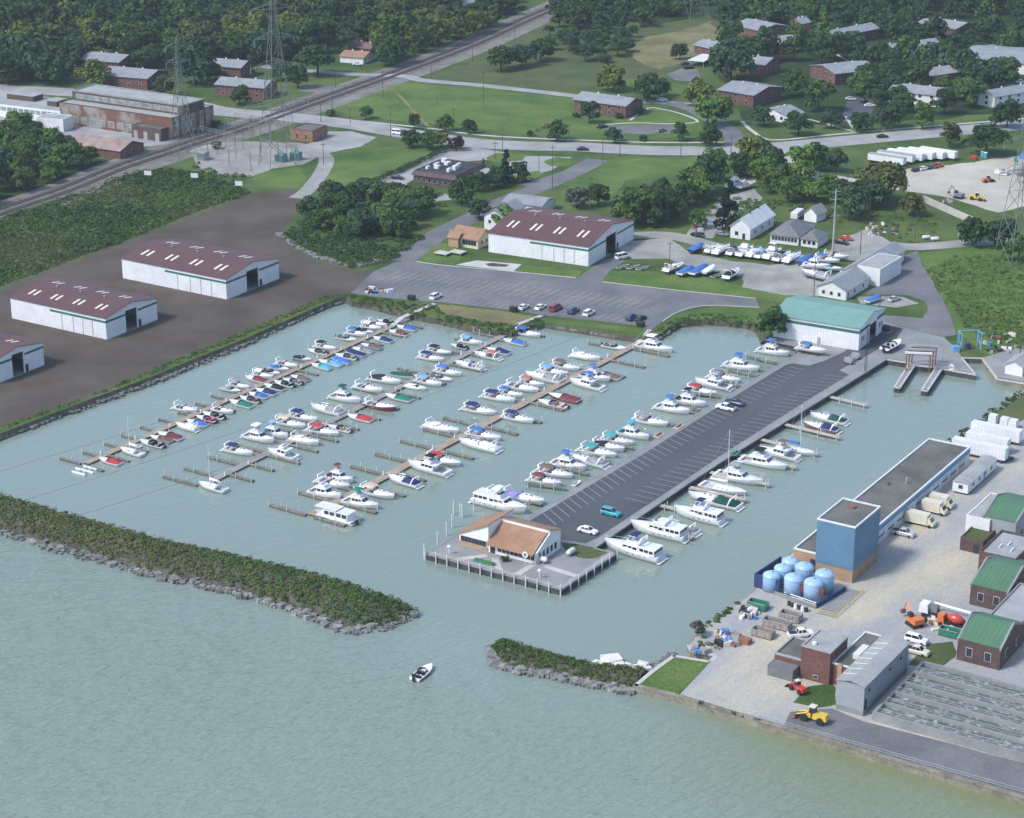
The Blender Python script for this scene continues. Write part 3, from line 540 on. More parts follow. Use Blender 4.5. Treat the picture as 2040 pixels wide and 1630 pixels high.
def cover_mb(L, B, fb, t0, t1, h, t2=None):
    """taut cockpit cover from the transom to over the windscreen"""
    m = MB(); R = []; t2 = t1 if t2 is None else t2; N = 7
    for i in range(N):
        k = i/(N-1); t = t0+(t1-t0)*k; ww = wid(t, B)*.97; z = shr(t, fb)+.03; hh = h*(.18+.82*math.sin(min(1, k*1.15)*math.pi/2)) if k < .86 else h*(1-(k-.86)/.14*.65)
        R.append([(X(t, L), ww, z-.12), (X(t, L), ww*.93, z+hh*.35), (X(t, L), ww*.45, z+hh*.9), (X(t, L), 0, z+hh), (X(t, L), -ww*.45, z+hh*.9), (X(t, L), -ww*.93, z+hh*.35), (X(t, L), -ww, z-.12)])
    m.loft(R, 0, closed=False); m.face(R[0][::-1]); m.face(R[-1]); return m
def bimini_mb(x0, x1, w, z, arch=.22):
    m = MB(); R = []
    for i in range(5):
        k = i/4; x = x0+(x1-x0)*k; e = -.10*(2*k-1)**2
        R.append([(x, w, z-arch+e), (x, w*.7, z-arch*.25+e), (x, 0, z+e), (x, -w*.7, z-arch*.25+e), (x, -w, z-arch+e)])
    m.loft(R, 0, closed=False); m.loft([[(p[0], p[1], p[2]-.05) for p in r[::-1]] for r in R], 0, closed=False); return m
def legs_mb(x0, x1, w, z0, z1):
    m = MB()
    for s in (-1, 1): m.bar((x0*.6+x1*.4, s*w, z0), (x0, s*w, z1), .03); m.bar((x0*.4+x1*.6, s*w, z0), (x1, s*w, z1), .03)
    for x in (x0, x1): m.bar((x, -w, z1), (x, w, z1), .03)
    m.bar((x0, w, z1), (x1, w, z1), .03)
    return m
def arch_mb(x, w, z0, h, lean=-.5):
    m = MB(); pr = [(-w, 0), (-w*.93, h*.75), (-w*.75, h), (w*.75, h), (w*.93, h*.75), (w, 0)]
    for a, b in zip(pr[:-1], pr[1:]):
        q = []
        for y, z in (a, b):
            c = x+lean*z/h; q.append([(c-.16, y, z0+z), (c+.16, y, z0+z), (c+.16, y*.94, z0+z-.09), (c-.16, y*.94, z0+z-.09)])
        m.loft(q)
    return m
def rail_mb(L, B, fb, t0=.5, h=.55):
    m = MB(); pr = None
    for s in (1, -1):
        pr = None
        for t in [q for q in TS if q >= t0]:
            p = Vector((X(t, L)-.1, s*max(wid(t, B)-.1, .05), shr(t, fb)+h)); m.bar(p-Vector((0, 0, h)), p, .022)
            if pr: m.bar(pr, p, .028)
            pr = p
    return m
def cabin_mb(x0, x1, w, z0, z1, rake=.6, back=.1, side=.1):
    m = MB(); m.loft([[(x0, w, z0), (x0, -w, z0), (x1, -w*.9, z0), (x1, w*.9, z0)], [(x0+back, w-side, z1), (x0+back, -w+side, z1), (x1-rake, -w*.88+side, z1), (x1-rake, w*.88-side, z1)]]); return m
def winband(x0, x1, w, z0, z1, rake, back, side, n=3):
    """separate dark panes round a cabin, lying just proud of its sloping sides"""
    H = z1-z0; P = []
    def lerp(a, b, k): return a+(b-a)*k
    def pt(u, v, s): # u along side 0..1
        xa, ya = lerp(x0, x0+back, v), lerp(w, w-side, v); xb, yb = lerp(x1, x1-rake, v), lerp(w*.9, w*.88-side, v)
        return (lerp(xa, xb, u), s*(lerp(ya, yb, u)+.025), z0+H*v)
    for s in (1, -1):
        for i in range(n):
            u0, u1 = .06+.9*i/n, .06+.9*(i+.84)/n; q = [pt(u0, .38, s), pt(u1, .38, s), pt(u1, .84, s), pt(u0, .84, s)]; P.append(q if s < 0 else q[::-1])
    def fr(yk, v): return (lerp(x1, x1-rake, v)+.03, yk*lerp(w*.9, w*.88-side, v), z0+H*v)
    for i in range(2):
        a, b = -.9+.92*i, -.9+.92*i+.86; P.append([fr(a, .35), fr(b, .35), fr(b, .86), fr(a, .86)])
    return P
def panes(parts, P, key, parent):
    for i, q in enumerate(P):
        def f(q=q):
            m = MB(); m.face(q); return m
        put(cache(key+(i,), f, 'window'), 'window', GLASS, parent)
def mk(parent, key, name, fn, mats, smooth=False, nm=None):
    mats = mats if isinstance(mats, (list, tuple)) else [mats]
    return put(cache(key+(name,), fn, name, len(mats), smooth), name, mats, parent)
def boat(name, label, cat, loc, rz, style, L, cv='blue', hull='white', group=None, open_=False, B=None):
    L = round(L*2)/2; B = B or round((.36*L+.15) if L < 8 else (.27*L+.85), 1)
    fb = {'run': .75, 'open': .7, 'cud': .95, 'exp': 1.1, 'fly': 1.2, 'trawl': 1.5, 'sail': .95, 'cov': .85, 'dink': .45}.get(style, .9)*(1+.02*(L-7)); fb = round(fb, 2)
    t = thing(name, label, cat, loc, rz, group); hm = HULL[hull]; C = CV.get(cv, GEL); K = (style, L, B); X_ = lambda q: X(q, L)
    if style == 'dink':
        mk(t, K, 'hull', lambda: hull_mb(L, B, fb), hm, True); mk(t, K, 'deck', lambda: deck_mb(L, B, fb, .08, .7, .15), [GEL, COCK]); mk(t, K, 'thwart', lambda: MB().box(X_(.35), X_(.43), -B*.4, B*.4, .3, .36), C); return t
    mk(t, K, 'hull', lambda: hull_mb(L, B, fb), hm, True)
    c1 = {'run': .5, 'open': .52, 'cud': .44, 'exp': .42, 'fly': .3, 'trawl': .12, 'sail': .32, 'cov': .46}[style]
    mk(t, K, 'deck', lambda: deck_mb(L, B, fb, .06, c1, fb*.42), [GEL, COCK])
    if style in ('run', 'open', 'cud', 'exp'): mk(t, K, 'windscreen', lambda: shield_mb(L, B, fb, c1+.04, .42+.02*L, .35), GLASS)
    if style == 'run':
        mk(t, K, 'cockpit_cover', lambda: cover_mb(L, B, fb, .02, c1+.06, .62), C, True)
    if style == 'open':
        for i, (a, y) in enumerate(((.1, 0), (.36, .5), (.36, -.5))):
            mk(t, K+(i,), 'seat', lambda a=a, y=y: MB().box(X_(a), X_(a)+.6, (y*B*.4-(B*.36 if y == 0 else .3)), (y*B*.4+(B*.36 if y == 0 else .3)), fb*.42, fb*.42+.45).box(X_(a)-.12, X_(a)+.1, (y*B*.4-(B*.36 if y == 0 else .3)), (y*B*.4+(B*.36 if y == 0 else .3)), fb*.42, fb*.42+.85), C)
        mk(t, K, 'outboard_motor', lambda: MB().box(X_(0)-.65, X_(0)-.05, -.25, .25, .35, 1.15, tx=.1, ty=.06).box(X_(0)-.45, X_(0)-.2, -.1, .1, -.6, .36), BLACK)
    if style in ('cud', 'exp'):
        mk(t, K, 'cabin', lambda: trunk_full(L, B, fb, c1+.02, .86, .42+.02*L, .66, .5), GEL, True)
        for i, (a, b) in enumerate(((.55, .58), (.66, .69))):
            mk(t, K+(i,), 'hatch', lambda a=a: MB().box(X_(a), X_(a)+.5, -.25, .25, shr(a, fb)+.40+.02*L, shr(a, fb)+.46+.02*L, tx=.03, ty=.03), GLASS)
        zt = shr(.2, fb); mk(t, K, 'radar_arch', lambda: arch_mb(X_(.17), wid(.17, B)*.95, zt, 1.0+.06*L, -.7), GEL)
        mk(t, K, 'swim_platform', lambda: MB().box(X_(0)-.7, X_(0)+.02, -B*.42, B*.42, .18, .28), GEL)
        if cv != 'none' and not open_:
            if style == 'cud': mk(t, K, 'canvas_top', lambda: bimini_mb(X_(.15), X_(c1+.02), B*.38, zt+1.3+.03*L, .34), C, True); mk(t, K, 'top_frame', lambda: legs_mb(X_(.16), X_(c1), B*.37, zt, zt+1.0+.03*L), INOX)
            else: mk(t, K, 'cockpit_cover', lambda: cover_mb(L, B*.93, fb, .03, c1+.05, .95), C, True)
        else:
            mk(t, K, 'helm_seat', lambda: MB().box(X_(.30), X_(.36), -B*.33, -B*.05, fb*.42, fb*.42+1.0).box(X_(.30), X_(.36), B*.05, B*.33, fb*.42, fb*.42+1.0).box(X_(.07), X_(.12), -B*.35, B*.35, fb*.42, fb*.42+.6), COCK)
        if L >= 8: mk(t, K, 'bow_rail', lambda: rail_mb(L, B, fb, .5), INOX)
    if style == 'fly':
        z0 = shr(.5, fb)-.05; h = 1.25; x0, x1, ww = X_(c1), X_(.66), B*.41
        mk(t, K, 'cabin', lambda: cabin_mb(x0, x1, ww, z0, z0+h, .9, .05, .12), GEL); panes(t, winband(x0, x1, ww, z0, z0+h, .9, .05, .12, 2 if L < 10 else 3), K+('w',), t)
        mk(t, K, 'foredeck_trunk', lambda: trunk_full(L, B, fb, .62, .9, .3, .6, .6), GEL, True)
        mk(t, K, 'bridge_deck', lambda: cabin_mb(X_(c1-.08), X_(.60), B*.44, z0+h+.003, z0+h+.10, .1, 0, .02), GEL)
        mk(t, K, 'flybridge', lambda: MB().loft([[(X_(.36), B*.36, z0+h+.1), (X_(.36), -B*.36, z0+h+.1), (X_(.55), -B*.28, z0+h+.1), (X_(.55), B*.28, z0+h+.1)], [(X_(.35), B*.38, z0+h+.75), (X_(.35), -B*.38, z0+h+.75), (X_(.53), -B*.28, z0+h+.85), (X_(.53), B*.28, z0+h+.85)]]), GEL)
        mk(t, K, 'helm_seat', lambda: MB().box(X_(.40), X_(.45), -B*.25, B*.25, z0+h+.7, z0+h+1.15), COCK)
        if cv != 'none': mk(t, K, 'canvas_top', lambda: bimini_mb(X_(.32), X_(.52), B*.36, z0+h+2.2, .28), C, True); mk(t, K, 'top_frame', lambda: legs_mb(X_(.33), X_(.51), B*.35, z0+h+.7, z0+h+1.95), INOX)
        mk(t, K, 'swim_platform', lambda: MB().box(X_(0)-.6, X_(0)+.02, -B*.4, B*.4, .18, .28), GEL); mk(t, K, 'bow_rail', lambda: rail_mb(L, B, fb, .5), INOX)
        if cv != 'none' and L < 9.6: mk(t, K, 'transom_cover', lambda: MB().loft([[(X_(.03), B*.4, shr(0, fb)), (X_(.03), -B*.4, shr(0, fb)), (X_(.1), -B*.4, shr(0, fb)), (X_(.1), B*.4, shr(0, fb))], [(X_(.05), B*.36, shr(0, fb)+.35), (X_(.05), -B*.36, shr(0, fb)+.35), (X_(.1), -B*.36, shr(0, fb)+.35), (X_(.1), B*.36, shr(0, fb)+.35)]]), C)
    if style == 'trawl':
        z0 = shr(.4, fb)-.05; h = 1.35
        mk(t, K, 'aft_cabin', lambda: cabin_mb(X_(.05), X_(.34), B*.43, z0, z0+1.45, .1, .1, .1), GEL); panes(t, winband(X_(.05), X_(.34), B*.43, z0, z0+1.45, .1, .1, .1, 3), K+('a',), t)
        for i in range(3):
            mk(t, K+('st', i), 'window', lambda i=i: MB().box(X_(.05)-.0, X_(.05)+.05, -B*.36+i*B*.25, -B*.36+i*B*.25+B*.2, z0+.5, z0+1.2), GLASS)
        mk(t, K, 'saloon', lambda: cabin_mb(X_(.34)+.02, X_(.68), B*.40, z0, z0+h, 1.1, .05, .12), GEL); panes(t, winband(X_(.34)+.02, X_(.68), B*.40, z0, z0+h, 1.1, .05, .12, 3), K+('s',), t)
        mk(t, K, 'hardtop', lambda: cabin_mb(X_(.04), X_(.36), B*.42, z0+1.456, z0+1.56, .1, 0, .03), GEL)
        mk(t, K, 'foredeck_trunk', lambda: trunk_full(L, B, fb, .64, .9, .4, .6, .6), GEL, True)
        mk(t, K, 'flybridge', lambda: MB().loft([[(X_(.33), B*.36, z0+h+.06), (X_(.33), -B*.36, z0+h+.06), (X_(.57), -B*.3, z0+h+.06), (X_(.57), B*.3, z0+h+.06)], [(X_(.33), B*.37, z0+h+.9), (X_(.33), -B*.37, z0+h+.9), (X_(.55), -B*.29, z0+h+1.0), (X_(.55), B*.29, z0+h+1.0)]]), GEL)
        mk(t, K, 'flybridge_screen', lambda: MB().loft([[(X_(.50), B*.28, z0+h+1.0), (X_(.54), B*.2, z0+h+1.0), (X_(.54), -B*.2, z0+h+1.0), (X_(.50), -B*.28, z0+h+1.0)], [(X_(.48), B*.26, z0+h+1.35), (X_(.52), B*.18, z0+h+1.35), (X_(.52), -B*.18, z0+h+1.35), (X_(.48), -B*.26, z0+h+1.35)]], 0, False, False), GLASS)
        mk(t, K, 'radar_arch', lambda: arch_mb(X_(.33), B*.38, z0+h+.8, 1.3, -.5), GEL)
        if cv != 'none': mk(t, K, 'canvas_top', lambda: bimini_mb(X_(.38), X_(.52), B*.34, z0+h+2.5, .3), C, True); mk(t, K, 'top_frame', lambda: legs_mb(X_(.39), X_(.51), B*.33, z0+h+.9, z0+h+2.2), INOX)
        mk(t, K, 'swim_platform', lambda: MB().box(X_(0)-.8, X_(0)+.02, -B*.42, B*.42, .2, .32), GEL); mk(t, K, 'bow_rail', lambda: rail_mb(L, B, fb, .45, .7), INOX)
        for s in (1, -1):
            for i in range(4): mk(t, K+('p', s, i), 'porthole', lambda s=s, i=i: MB().bar((X_(.2+.1*i), s*(wid(.2+.1*i, B)*.965), fb*.72), (X_(.2+.1*i), s*(wid(.2+.1*i, B)+.02), fb*.72), .13, 0, 8), GLASS)
    if style == 'sail':
        mk(t, K, 'cabin', lambda: trunk_full(L, B, fb, c1, .78, .48, .58, .3), GEL, True)
        for s in (1, -1):
            for i in range(3): mk(t, K+('p', s, i), 'window', lambda s=s, i=i: MB().box(X_(.40+.1*i), X_(.40+.1*i)+.5, s*wid(.5, B)*.555-.02, s*wid(.5, B)*.555+.02, shr(.5, fb)+.1, shr(.5, fb)+.3), GLASS)
        mh = L*1.22; mk(t, K, 'mast', lambda: MB().bar((X_(.58), 0, fb), (X_(.58), 0, fb+mh), .10, 0, 6, .07), WHITEP)
        mk(t, K, 'boom', lambda: MB().bar((X_(.58), 0, fb+1.4), (X_(.16), 0, fb+1.3), .07, 0, 6), WHITEP)
        mk(t, K, 'sail_cover', lambda: MB().loft([[(X_(q), .16*k, fb+1.42-.0), (X_(q), .22*k, fb+1.55), (X_(q), 0, fb+1.45+.55*k), (X_(q), -.22*k, fb+1.55), (X_(q), -.16*k, fb+1.42)] for q, k in ((.575, 1.5), (.5, 1.1), (.35, 1), (.2, .6))]), C, True)
        mk(t, K, 'rigging', lambda: MB().bar((X_(.58), 0, fb+mh), (X_(.985), 0, shr(1, fb)), .022).bar((X_(.58), 0, fb+mh), (X_(.01), 0, fb), .022).bar((X_(.58), 0, fb+mh*.95), (X_(.55), wid(.55, B), fb), .022).bar((X_(.58), 0, fb+mh*.95), (X_(.55), -wid(.55, B), fb), .022).bar((X_(.58), -B*.3, fb+mh*.55), (X_(.58), B*.3, fb+mh*.55), .03), INOX)
        mk(t, K, 'tiller', lambda: MB().bar((X_(.05), 0, fb+.1), (X_(.2), 0, fb+.4), .04), TAND)
    if style == 'cov':
        mk(t, K, 'boat_cover', lambda: cover_mb(L, B*1.03, fb*.86, 0, .985, .85), C, True)
    return t
DIRS = {'L': AF+math.pi, 'R': AF, 'U': AD, 'W': AD+math.pi}
STN = {'run': 'runabout with {} cockpit cover', 'open': 'open runabout with {} seats', 'cud': 'cruiser with {} canvas top', 'exp': 'express cruiser with {} cockpit cover', 'fly': 'flybridge boat with {} canvas top', 'trawl': 'motor yacht with {} canvas top', 'sail': 'sailboat with {} sail cover', 'cov': 'boat under {} full cover', 'dink': 'dinghy'}
NMS = {'run': 'runabout', 'open': 'open_runabout', 'cud': 'cabin_cruiser', 'exp': 'express_cruiser', 'fly': 'flybridge_cruiser', 'trawl': 'motor_yacht', 'sail': 'sailboat', 'cov': 'covered_boat', 'dink': 'dinghy'}
def fleet(rows, where, group, z=0):
    # rows in order; numbered along the dock
    for i, r in enumerate(rows):
        px, py, L, d, st, cv = r[:6]; hull = r[6] if len(r) > 6 else 'white'
        look = STN[st].format(cv if cv != 'none' else 'no')
        if cv == 'none': look = {'exp': 'express cruiser with open cockpit', 'cud': 'cruiser with open cockpit', 'fly': 'flybridge boat, no canvas', 'trawl': 'motor yacht without canvas'}[st]
        p = G(px, py, .9); rz = DIRS[d]+math.radians(random.uniform(-2.2, 2.2))
        boat(NMS[st], f'{hull} {look}, {where}, {ordn(i+1)} from shore', 'boat' if st not in ('sail', 'trawl') else {'sail': 'sailboat', 'trawl': 'yacht'}[st], (p.x, p.y, random.uniform(-.03, .03)), rz, st, L, cv, hull, group, open_=(cv == 'none'))
fleet([(809, 651, 7, 'L', 'run', 'blue'), (793, 661, 7, 'L', 'run', 'maroon'), (762, 674, 7, 'L', 'run', 'navy'), (739, 688, 7, 'L', 'run', 'brown', 'grey'), (722, 695, 7, 'L', 'run', 'grey'), (707, 702, 7, 'L', 'cov', 'navy'), (689, 708, 7.5, 'L', 'open', 'brown'), (679, 717, 6.5, 'L', 'cov', 'blue'), (657, 721, 8, 'L', 'run', 'light blue'), (639, 728, 7, 'L', 'run', 'turquoise'),
 (597, 751, 6.5, 'L', 'run', 'brown', 'grey'), (582, 757, 7, 'L', 'open', 'grey', 'grey'), (565, 762, 7, 'L', 'open', 'black'), (546, 769, 7, 'L', 'run', 'black'), (529, 778, 7, 'L', 'run', 'navy'), (513, 785, 6.5, 'L', 'run', 'blue'), (497, 793, 7, 'L', 'open', 'maroon'), (479, 802, 8, 'L', 'run', 'green'), (445, 816, 7, 'R', 'cud', 'none'), (425, 825, 7.5, 'L', 'open', 'black'), (410, 832, 7, 'L', 'open', 'red', 'red'), (391, 840, 7, 'L', 'run', 'blue'), (371, 849, 7, 'L', 'exp', 'white'),
 (337, 866, 8, 'L', 'run', 'maroon'), (320, 872, 7, 'L', 'run', 'brown', 'grey'), (302, 881, 8, 'L', 'open', 'black'), (218, 916, 7, 'L', 'run', 'red')], 'right side of leftmost dock', 'boats on the right side of the leftmost dock')
fleet([(767, 639, 6, 'L', 'open', 'black', 'black'), (753, 644, 6.5, 'R', 'cud', 'none'), (740, 650, 7, 'R', 'cud', 'white'), (727, 657, 6.5, 'R', 'open', 'black'), (711, 663, 7, 'R', 'cud', 'blue'), (691, 672, 7, 'R', 'open', 'grey'), (649, 690, 7.5, 'R', 'cud', 'black'), (632, 698, 7, 'L', 'open', 'brown'), (603, 712, 6.5, 'R', 'run', 'black', 'grey'), (572, 725, 7.5, 'R', 'cud', 'none'), (556, 731, 7, 'R', 'run', 'blue'), (540, 739, 6.5, 'R', 'open', 'brown'), (524, 746, 7, 'R', 'cud', 'white'), (509, 753, 7.5, 'L', 'run', 'maroon'), (477, 767, 7, 'R', 'cud', 'grey'), (460, 774, 7, 'R', 'run', 'grey', 'grey'), (371, 813, 8, 'R', 'cud', 'none')], 'left side of leftmost dock', 'boats on the left side of the leftmost dock')
fleet([(1053, 663, 9, 'R', 'cud', 'blue'), (1024, 679, 8, 'L', 'run', 'blue'), (992, 697, 8, 'L', 'run', 'navy'), (970, 707, 9, 'L', 'cud', 'rust'), (934, 727, 9.5, 'L', 'exp', 'none'), (894, 740, 9, 'R', 'cud', 'blue'), (877, 751, 8, 'R', 'open', 'grey'), (855, 760, 9, 'R', 'cud', 'light blue'), (829, 769, 7, 'R', 'run', 'white'), (793, 790, 8.5, 'L', 'run', 'green'), (757, 808, 10, 'R', 'exp', 'none', 'maroon'), (716, 830, 8, 'L', 'run', 'red'), (676, 851, 7.5, 'L', 'open', 'tan'), (645, 858, 10, 'R', 'cud', 'red'), (608, 877, 9, 'R', 'exp', 'white'), (562, 904, 9, 'L', 'fly', 'none')], 'right side of middle dock', 'boats on the right side of the middle dock')
fleet([(940, 679, 7.5, 'R', 'cud', 'light blue'), (914, 688, 6, 'L', 'open', 'black', 'grey'), (876, 699, 8.5, 'R', 'cud', 'black', 'grey'), (860, 712, 8.5, 'R', 'cud', 'navy'), (802, 746, 8, 'R', 'cov', 'dark green'), (768, 756, 10.5, 'R', 'exp', 'black'), (735, 773, 9.5, 'R', 'exp', 'none'), (689, 793, 10, 'R', 'fly', 'dark green'), (650, 815, 10.5, 'L', 'exp', 'grey'), (605, 830, 9.5, 'R', 'cud', 'navy'), (579, 842, 10, 'R', 'cud', 'tan'), (549, 864, 8.5, 'R', 'fly', 'light blue'), (517, 872, 10, 'R', 'fly', 'white'), (476, 897, 9, 'R', 'cud', 'navy')], 'left side of middle dock', 'boats on the left side of the middle dock')
fleet([(1305, 692, 12, 'R', 'fly', 'white'), (1207, 746, 9, 'L', 'run', 'brown'), (1187, 751, 9.5, 'R', 'fly', 'blue'), (1168, 765, 11, 'L', 'fly', 'blue'), (1123, 790, 10, 'L', 'run', 'maroon', 'maroon'), (1101, 802, 9.5, 'L', 'open', 'red', 'white'), (1033, 832, 10, 'R', 'cud', 'navy'), (965, 866, 10.5, 'R', 'cud', 'blue'), (953, 886, 12, 'L', 'exp', 'white'), (884, 916, 10.5, 'R', 'cud', 'red'), (853, 932, 12.5, 'L', 'fly', 'black'), (804, 957, 9.5, 'L', 'exp', 'navy'), (752, 981, 10.5, 'R', 'cud', 'tan'), (720, 1002, 10, 'R', 'fly', 'green')], 'right side of wide tan dock', 'boats on the right side of the wide tan dock')
fleet([(1225, 689, 8, 'R', 'open', 'grey'), (1168, 710, 9.5, 'R', 'exp', 'white'), (1128, 729, 9.5, 'R', 'cud', 'brown'), (1103, 739, 9.5, 'R', 'cud', 'light blue'), (1083, 751, 12, 'L', 'exp', 'grey'), (1060, 762, 8, 'R', 'cud', 'rust'), (1041, 771, 11, 'R', 'cud', 'none'), (1017, 783, 8, 'R', 'cud', 'blue'), (995, 791, 10.5, 'R', 'cud', 'navy'), (956, 816, 10.5, 'R', 'cud', 'navy'), (881, 852, 11, 'R', 'exp', 'white'), (678, 952, 8, 'R', 'fly', 'maroon'), (665, 961, 10, 'R', 'cud', 'none'), (649, 983, 9.5, 'R', 'fly', 'none')], 'left side of wide tan dock', 'boats on the left side of the wide tan dock')
fleet([(1541, 700, 10, 'R', 'fly', 'blue'), (1478, 730, 11, 'R', 'fly', 'blue'), (1444, 752, 10, 'R', 'cud', 'brown'), (1420, 765, 11, 'L', 'fly', 'grey'), (1398, 778, 9.5, 'R', 'cud', 'red'), (1376, 800, 9.5, 'R', 'fly', 'black'), (1341, 814, 10.5, 'R', 'fly', 'blue'), (1297, 838, 10.5, 'R', 'cud', 'grey'), (1263, 865, 9.5, 'R', 'fly', 'turquoise'), (1231, 876, 9.5, 'R', 'cud', 'teal'), (1212, 889, 9.5, 'R', 'exp', 'black'), (1192, 899, 11, 'R', 'cud', 'teal'), (1170, 917, 11, 'L', 'exp', 'grey'), (1134, 926, 10, 'R', 'fly', 'blue'), (1106, 941, 10.5, 'R', 'cud', 'brown'), (1087, 957, 9, 'R', 'cud', 'maroon'), (1043, 991, 12, 'R', 'exp', 'purple'), (998, 1006, 15, 'R', 'trawl', 'white')], 'left side of paved pier', 'boats on the left side of the paved pier')
fleet([(1650, 833, 10.5, 'L', 'exp', 'dark green'), (1635, 850, 10, 'L', 'exp', 'navy', 'brown'), (1588, 896, 10, 'R', 'sail', 'blue'), (1552, 903, 11, 'L', 'fly', 'brown'), (1522, 922, 13, 'R', 'fly', 'black'), (1473, 952, 13, 'R', 'fly', 'grey'), (1442, 972, 12.5, 'R', 'sail', 'white'), (1422, 996, 14, 'L', 'exp', 'dark green'), (1391, 1027, 13, 'L', 'trawl', 'navy'), (1348, 1050, 11, 'L', 'exp', 'grey'), (1311, 1058, 14.5, 'L', 'trawl', 'none'), (1260, 1097, 15, 'L', 'trawl', 'navy')], 'right side of paved pier', 'boats on the right side of the paved pier')
def one(px, py, L, rz, st, cv, label, hull='white', z=0, cat='boat', name=None):
    p = G(px, py, z+.8); return boat(name or NMS[st], label, cat, (p.x, p.y, z), rz, st, L, cv, hull)
one(262, 899, 7.5, DIRS['L'], 'sail', 'white', 'small white sailboat on the leftmost dock near its lake end', cat='sailboat')
one(423, 969, 8.5, DIRS['L'], 'sail', 'white', 'white sailboat tied at the lake end of the grey dock', cat='sailboat')
one(271, 884, 3.5, DIRS['L'], 'dink', 'grey', 'little grey dinghy beside the leftmost dock next to the sailboat', 'grey', cat='dinghy')
one(1149, 959, 3.5, DIRS['U'], 'dink', 'grey', 'little white dinghy close against the left side of the pier', cat='dinghy')
one(843, 1336, 7, math.radians(62), 'open', 'black', 'white motorboat under way alone on the open lake', cat='motorboat')
# trimaran
p = G(168, 938, .3); t = thing('trimaran', 'white trimaran with three slim hulls at the end of the leftmost dock', 'trimaran', (p.x, p.y, 0), DIRS['L'])
for y, L_ in ((-2.1, 4.5), (0, 6.0), (2.1, 4.5)): put(cache(('tri', L_), lambda: MB().loft([[(x, w_, .5), (x, w_*.6, .05), (x, -w_*.6, .05), (x, -w_, .5), (x, 0, .62)] for x, w_ in ((-L_/2, .3), (0, .42), (L_*.3, .3), (L_/2, .04))]), 'hull'), 'hull', GEL, t, (0, y, 0))
for x in (-.9, .9): build(MB().bar((x, -2.1, .5), (x, 2.1, .5), .16), 'cross_beam', GEL, t)
# houseboat
p = G(668, 1029, .8); t = thing('houseboat', 'white houseboat with two flat roofs and dark windows at the wide dock end', 'houseboat', (p.x, p.y, 0), DIRS['L'])
build(hull_mb(12, 3.8, .9), 'hull', HULL['white'], t); build(MB().box(-5.6, 4.4, -1.75, 1.75, .75, .95), 'deck', GEL, t)
for x0, x1, zt in ((-4.6, -1.2, 2.7), (-1.1, 2.6, 3.0)):
    c = build(MB().box(x0, x1, -1.5, 1.5, .95, zt), 'cabin', GEL, t); build(MB().box(x0-.35, x1+.6, -1.75, 1.75, zt+.003, zt+.14), 'roof', WHITEP, t)
    for i in range(2):
        for s in (-1.52, 1.52): build(MB().box(x0+.3+i*1.6, x0+1.6+i*1.6, s-.02, s+.02, 1.6, 2.45), 'window', GLASS, t)
for y in (-1.5, 1.5): build(MB().bar((4.2, y, .95), (4.2, y, 3.0), .04), 'roof_post', INOX, t)
build(MB().box(2.6, 4.8, -1.75, 1.75, 3.0, 3.13), 'awning', WHITEP, t); build(MB().box(-6.6, -6.0, -.3, .3, .2, 1.3), 'outboard_motor', BLACK, t)
# pontoon-side rails of the wide dock end
# ---- boats ashore: each on its cradle
STANDM = M('cradle_steel', (.08, .07, .06), (.14, .12, .10), scale=1)
def ashore(rows, where, group):
    for i, (px, py, L, rz, st, cv, hull) in enumerate(rows):
        p = G(px, py, ZL+1.5); look = STN[st].format(cv) if cv != 'none' else 'cruiser without canvas'
        b = boat(NMS[st], f'{hull} {look} {where}, {ordn(i+1)} from left', 'boat', (p.x, p.y, ZL+.95), rz, st, L, cv, hull, group)
        c = tag(put(cache(('cradle', round(L)), lambda: MB().box(-L*.3, L*.3, -.12, .12, 0, .25).box(-L*.32, -L*.28, -1, 1, 0, .2).box(L*.2, L*.24, -1, 1, 0, .2).bar((-L*.3, -.95, .1), (-L*.3, -.8, 1.0), .06).bar((-L*.3, .95, .1), (-L*.3, .8, 1.0), .06).bar((L*.22, -.95, .1), (L*.22, -.6, 1.05), .06).bar((L*.22, .95, .1), (L*.22, .6, 1.05), .06), 'boat_cradle'), 'boat_cradle', STANDM, None, (p.x, p.y, ZL+.04), rz), f'steel cradle under the {ordn(i+1)} boat from left {where}', 'cradle', 'boat cradles ashore')
UR = math.radians(52)
ashore([(1388, 493, 8, UR, 'cov', 'blue', 'navy'), (1420, 495, 7, UR, 'cud', 'none', 'white'), (1439, 497, 9, UR, 'exp', 'white', 'white'), (1465, 499, 8, UR, 'cud', 'navy', 'white'), (1486, 501, 9, UR, 'fly', 'none', 'white'), (1504, 503, 8, UR, 'exp', 'white', 'white'), (1521, 505, 8, UR, 'cud', 'light blue', 'white'), (1541, 506, 9.5, UR, 'fly', 'white', 'white'), (1560, 510, 9.5, UR, 'cud', 'black', 'white'), (1580, 513, 9.5, UR, 'exp', 'white', 'white'), (1606, 516, 9, UR, 'cov', 'blue', 'navy')], 'in the long row ashore', 'boats laid up in the long row')
ashore([(1344, 532, 9, UR-.1, 'cud', 'none', 'white'), (1367, 539, 8, UR, 'cov', 'blue', 'white'), (1394, 537, 10, UR, 'cov', 'blue', 'white'), (1414, 537, 7.5, UR, 'cov', 'white', 'white'), (1459, 545, 9, UR+.1, 'exp', 'black', 'white')], 'in the short row on grass', 'boats laid up on the grass edge')
ashore([(1627, 530, 9, AF+.1, 'fly', 'none', 'white'), (1648, 518, 9, AF, 'cud', 'blue', 'white'), (1626, 548, 12, AF+3.0, 'exp', 'grey', 'grey'), (1655, 533, 8, AF, 'run', 'turquoise', 'white'), (1665, 511, 9, AF+.2, 'cud', 'none', 'white')], 'beside the long white building', 'boats crowded beside the white building')
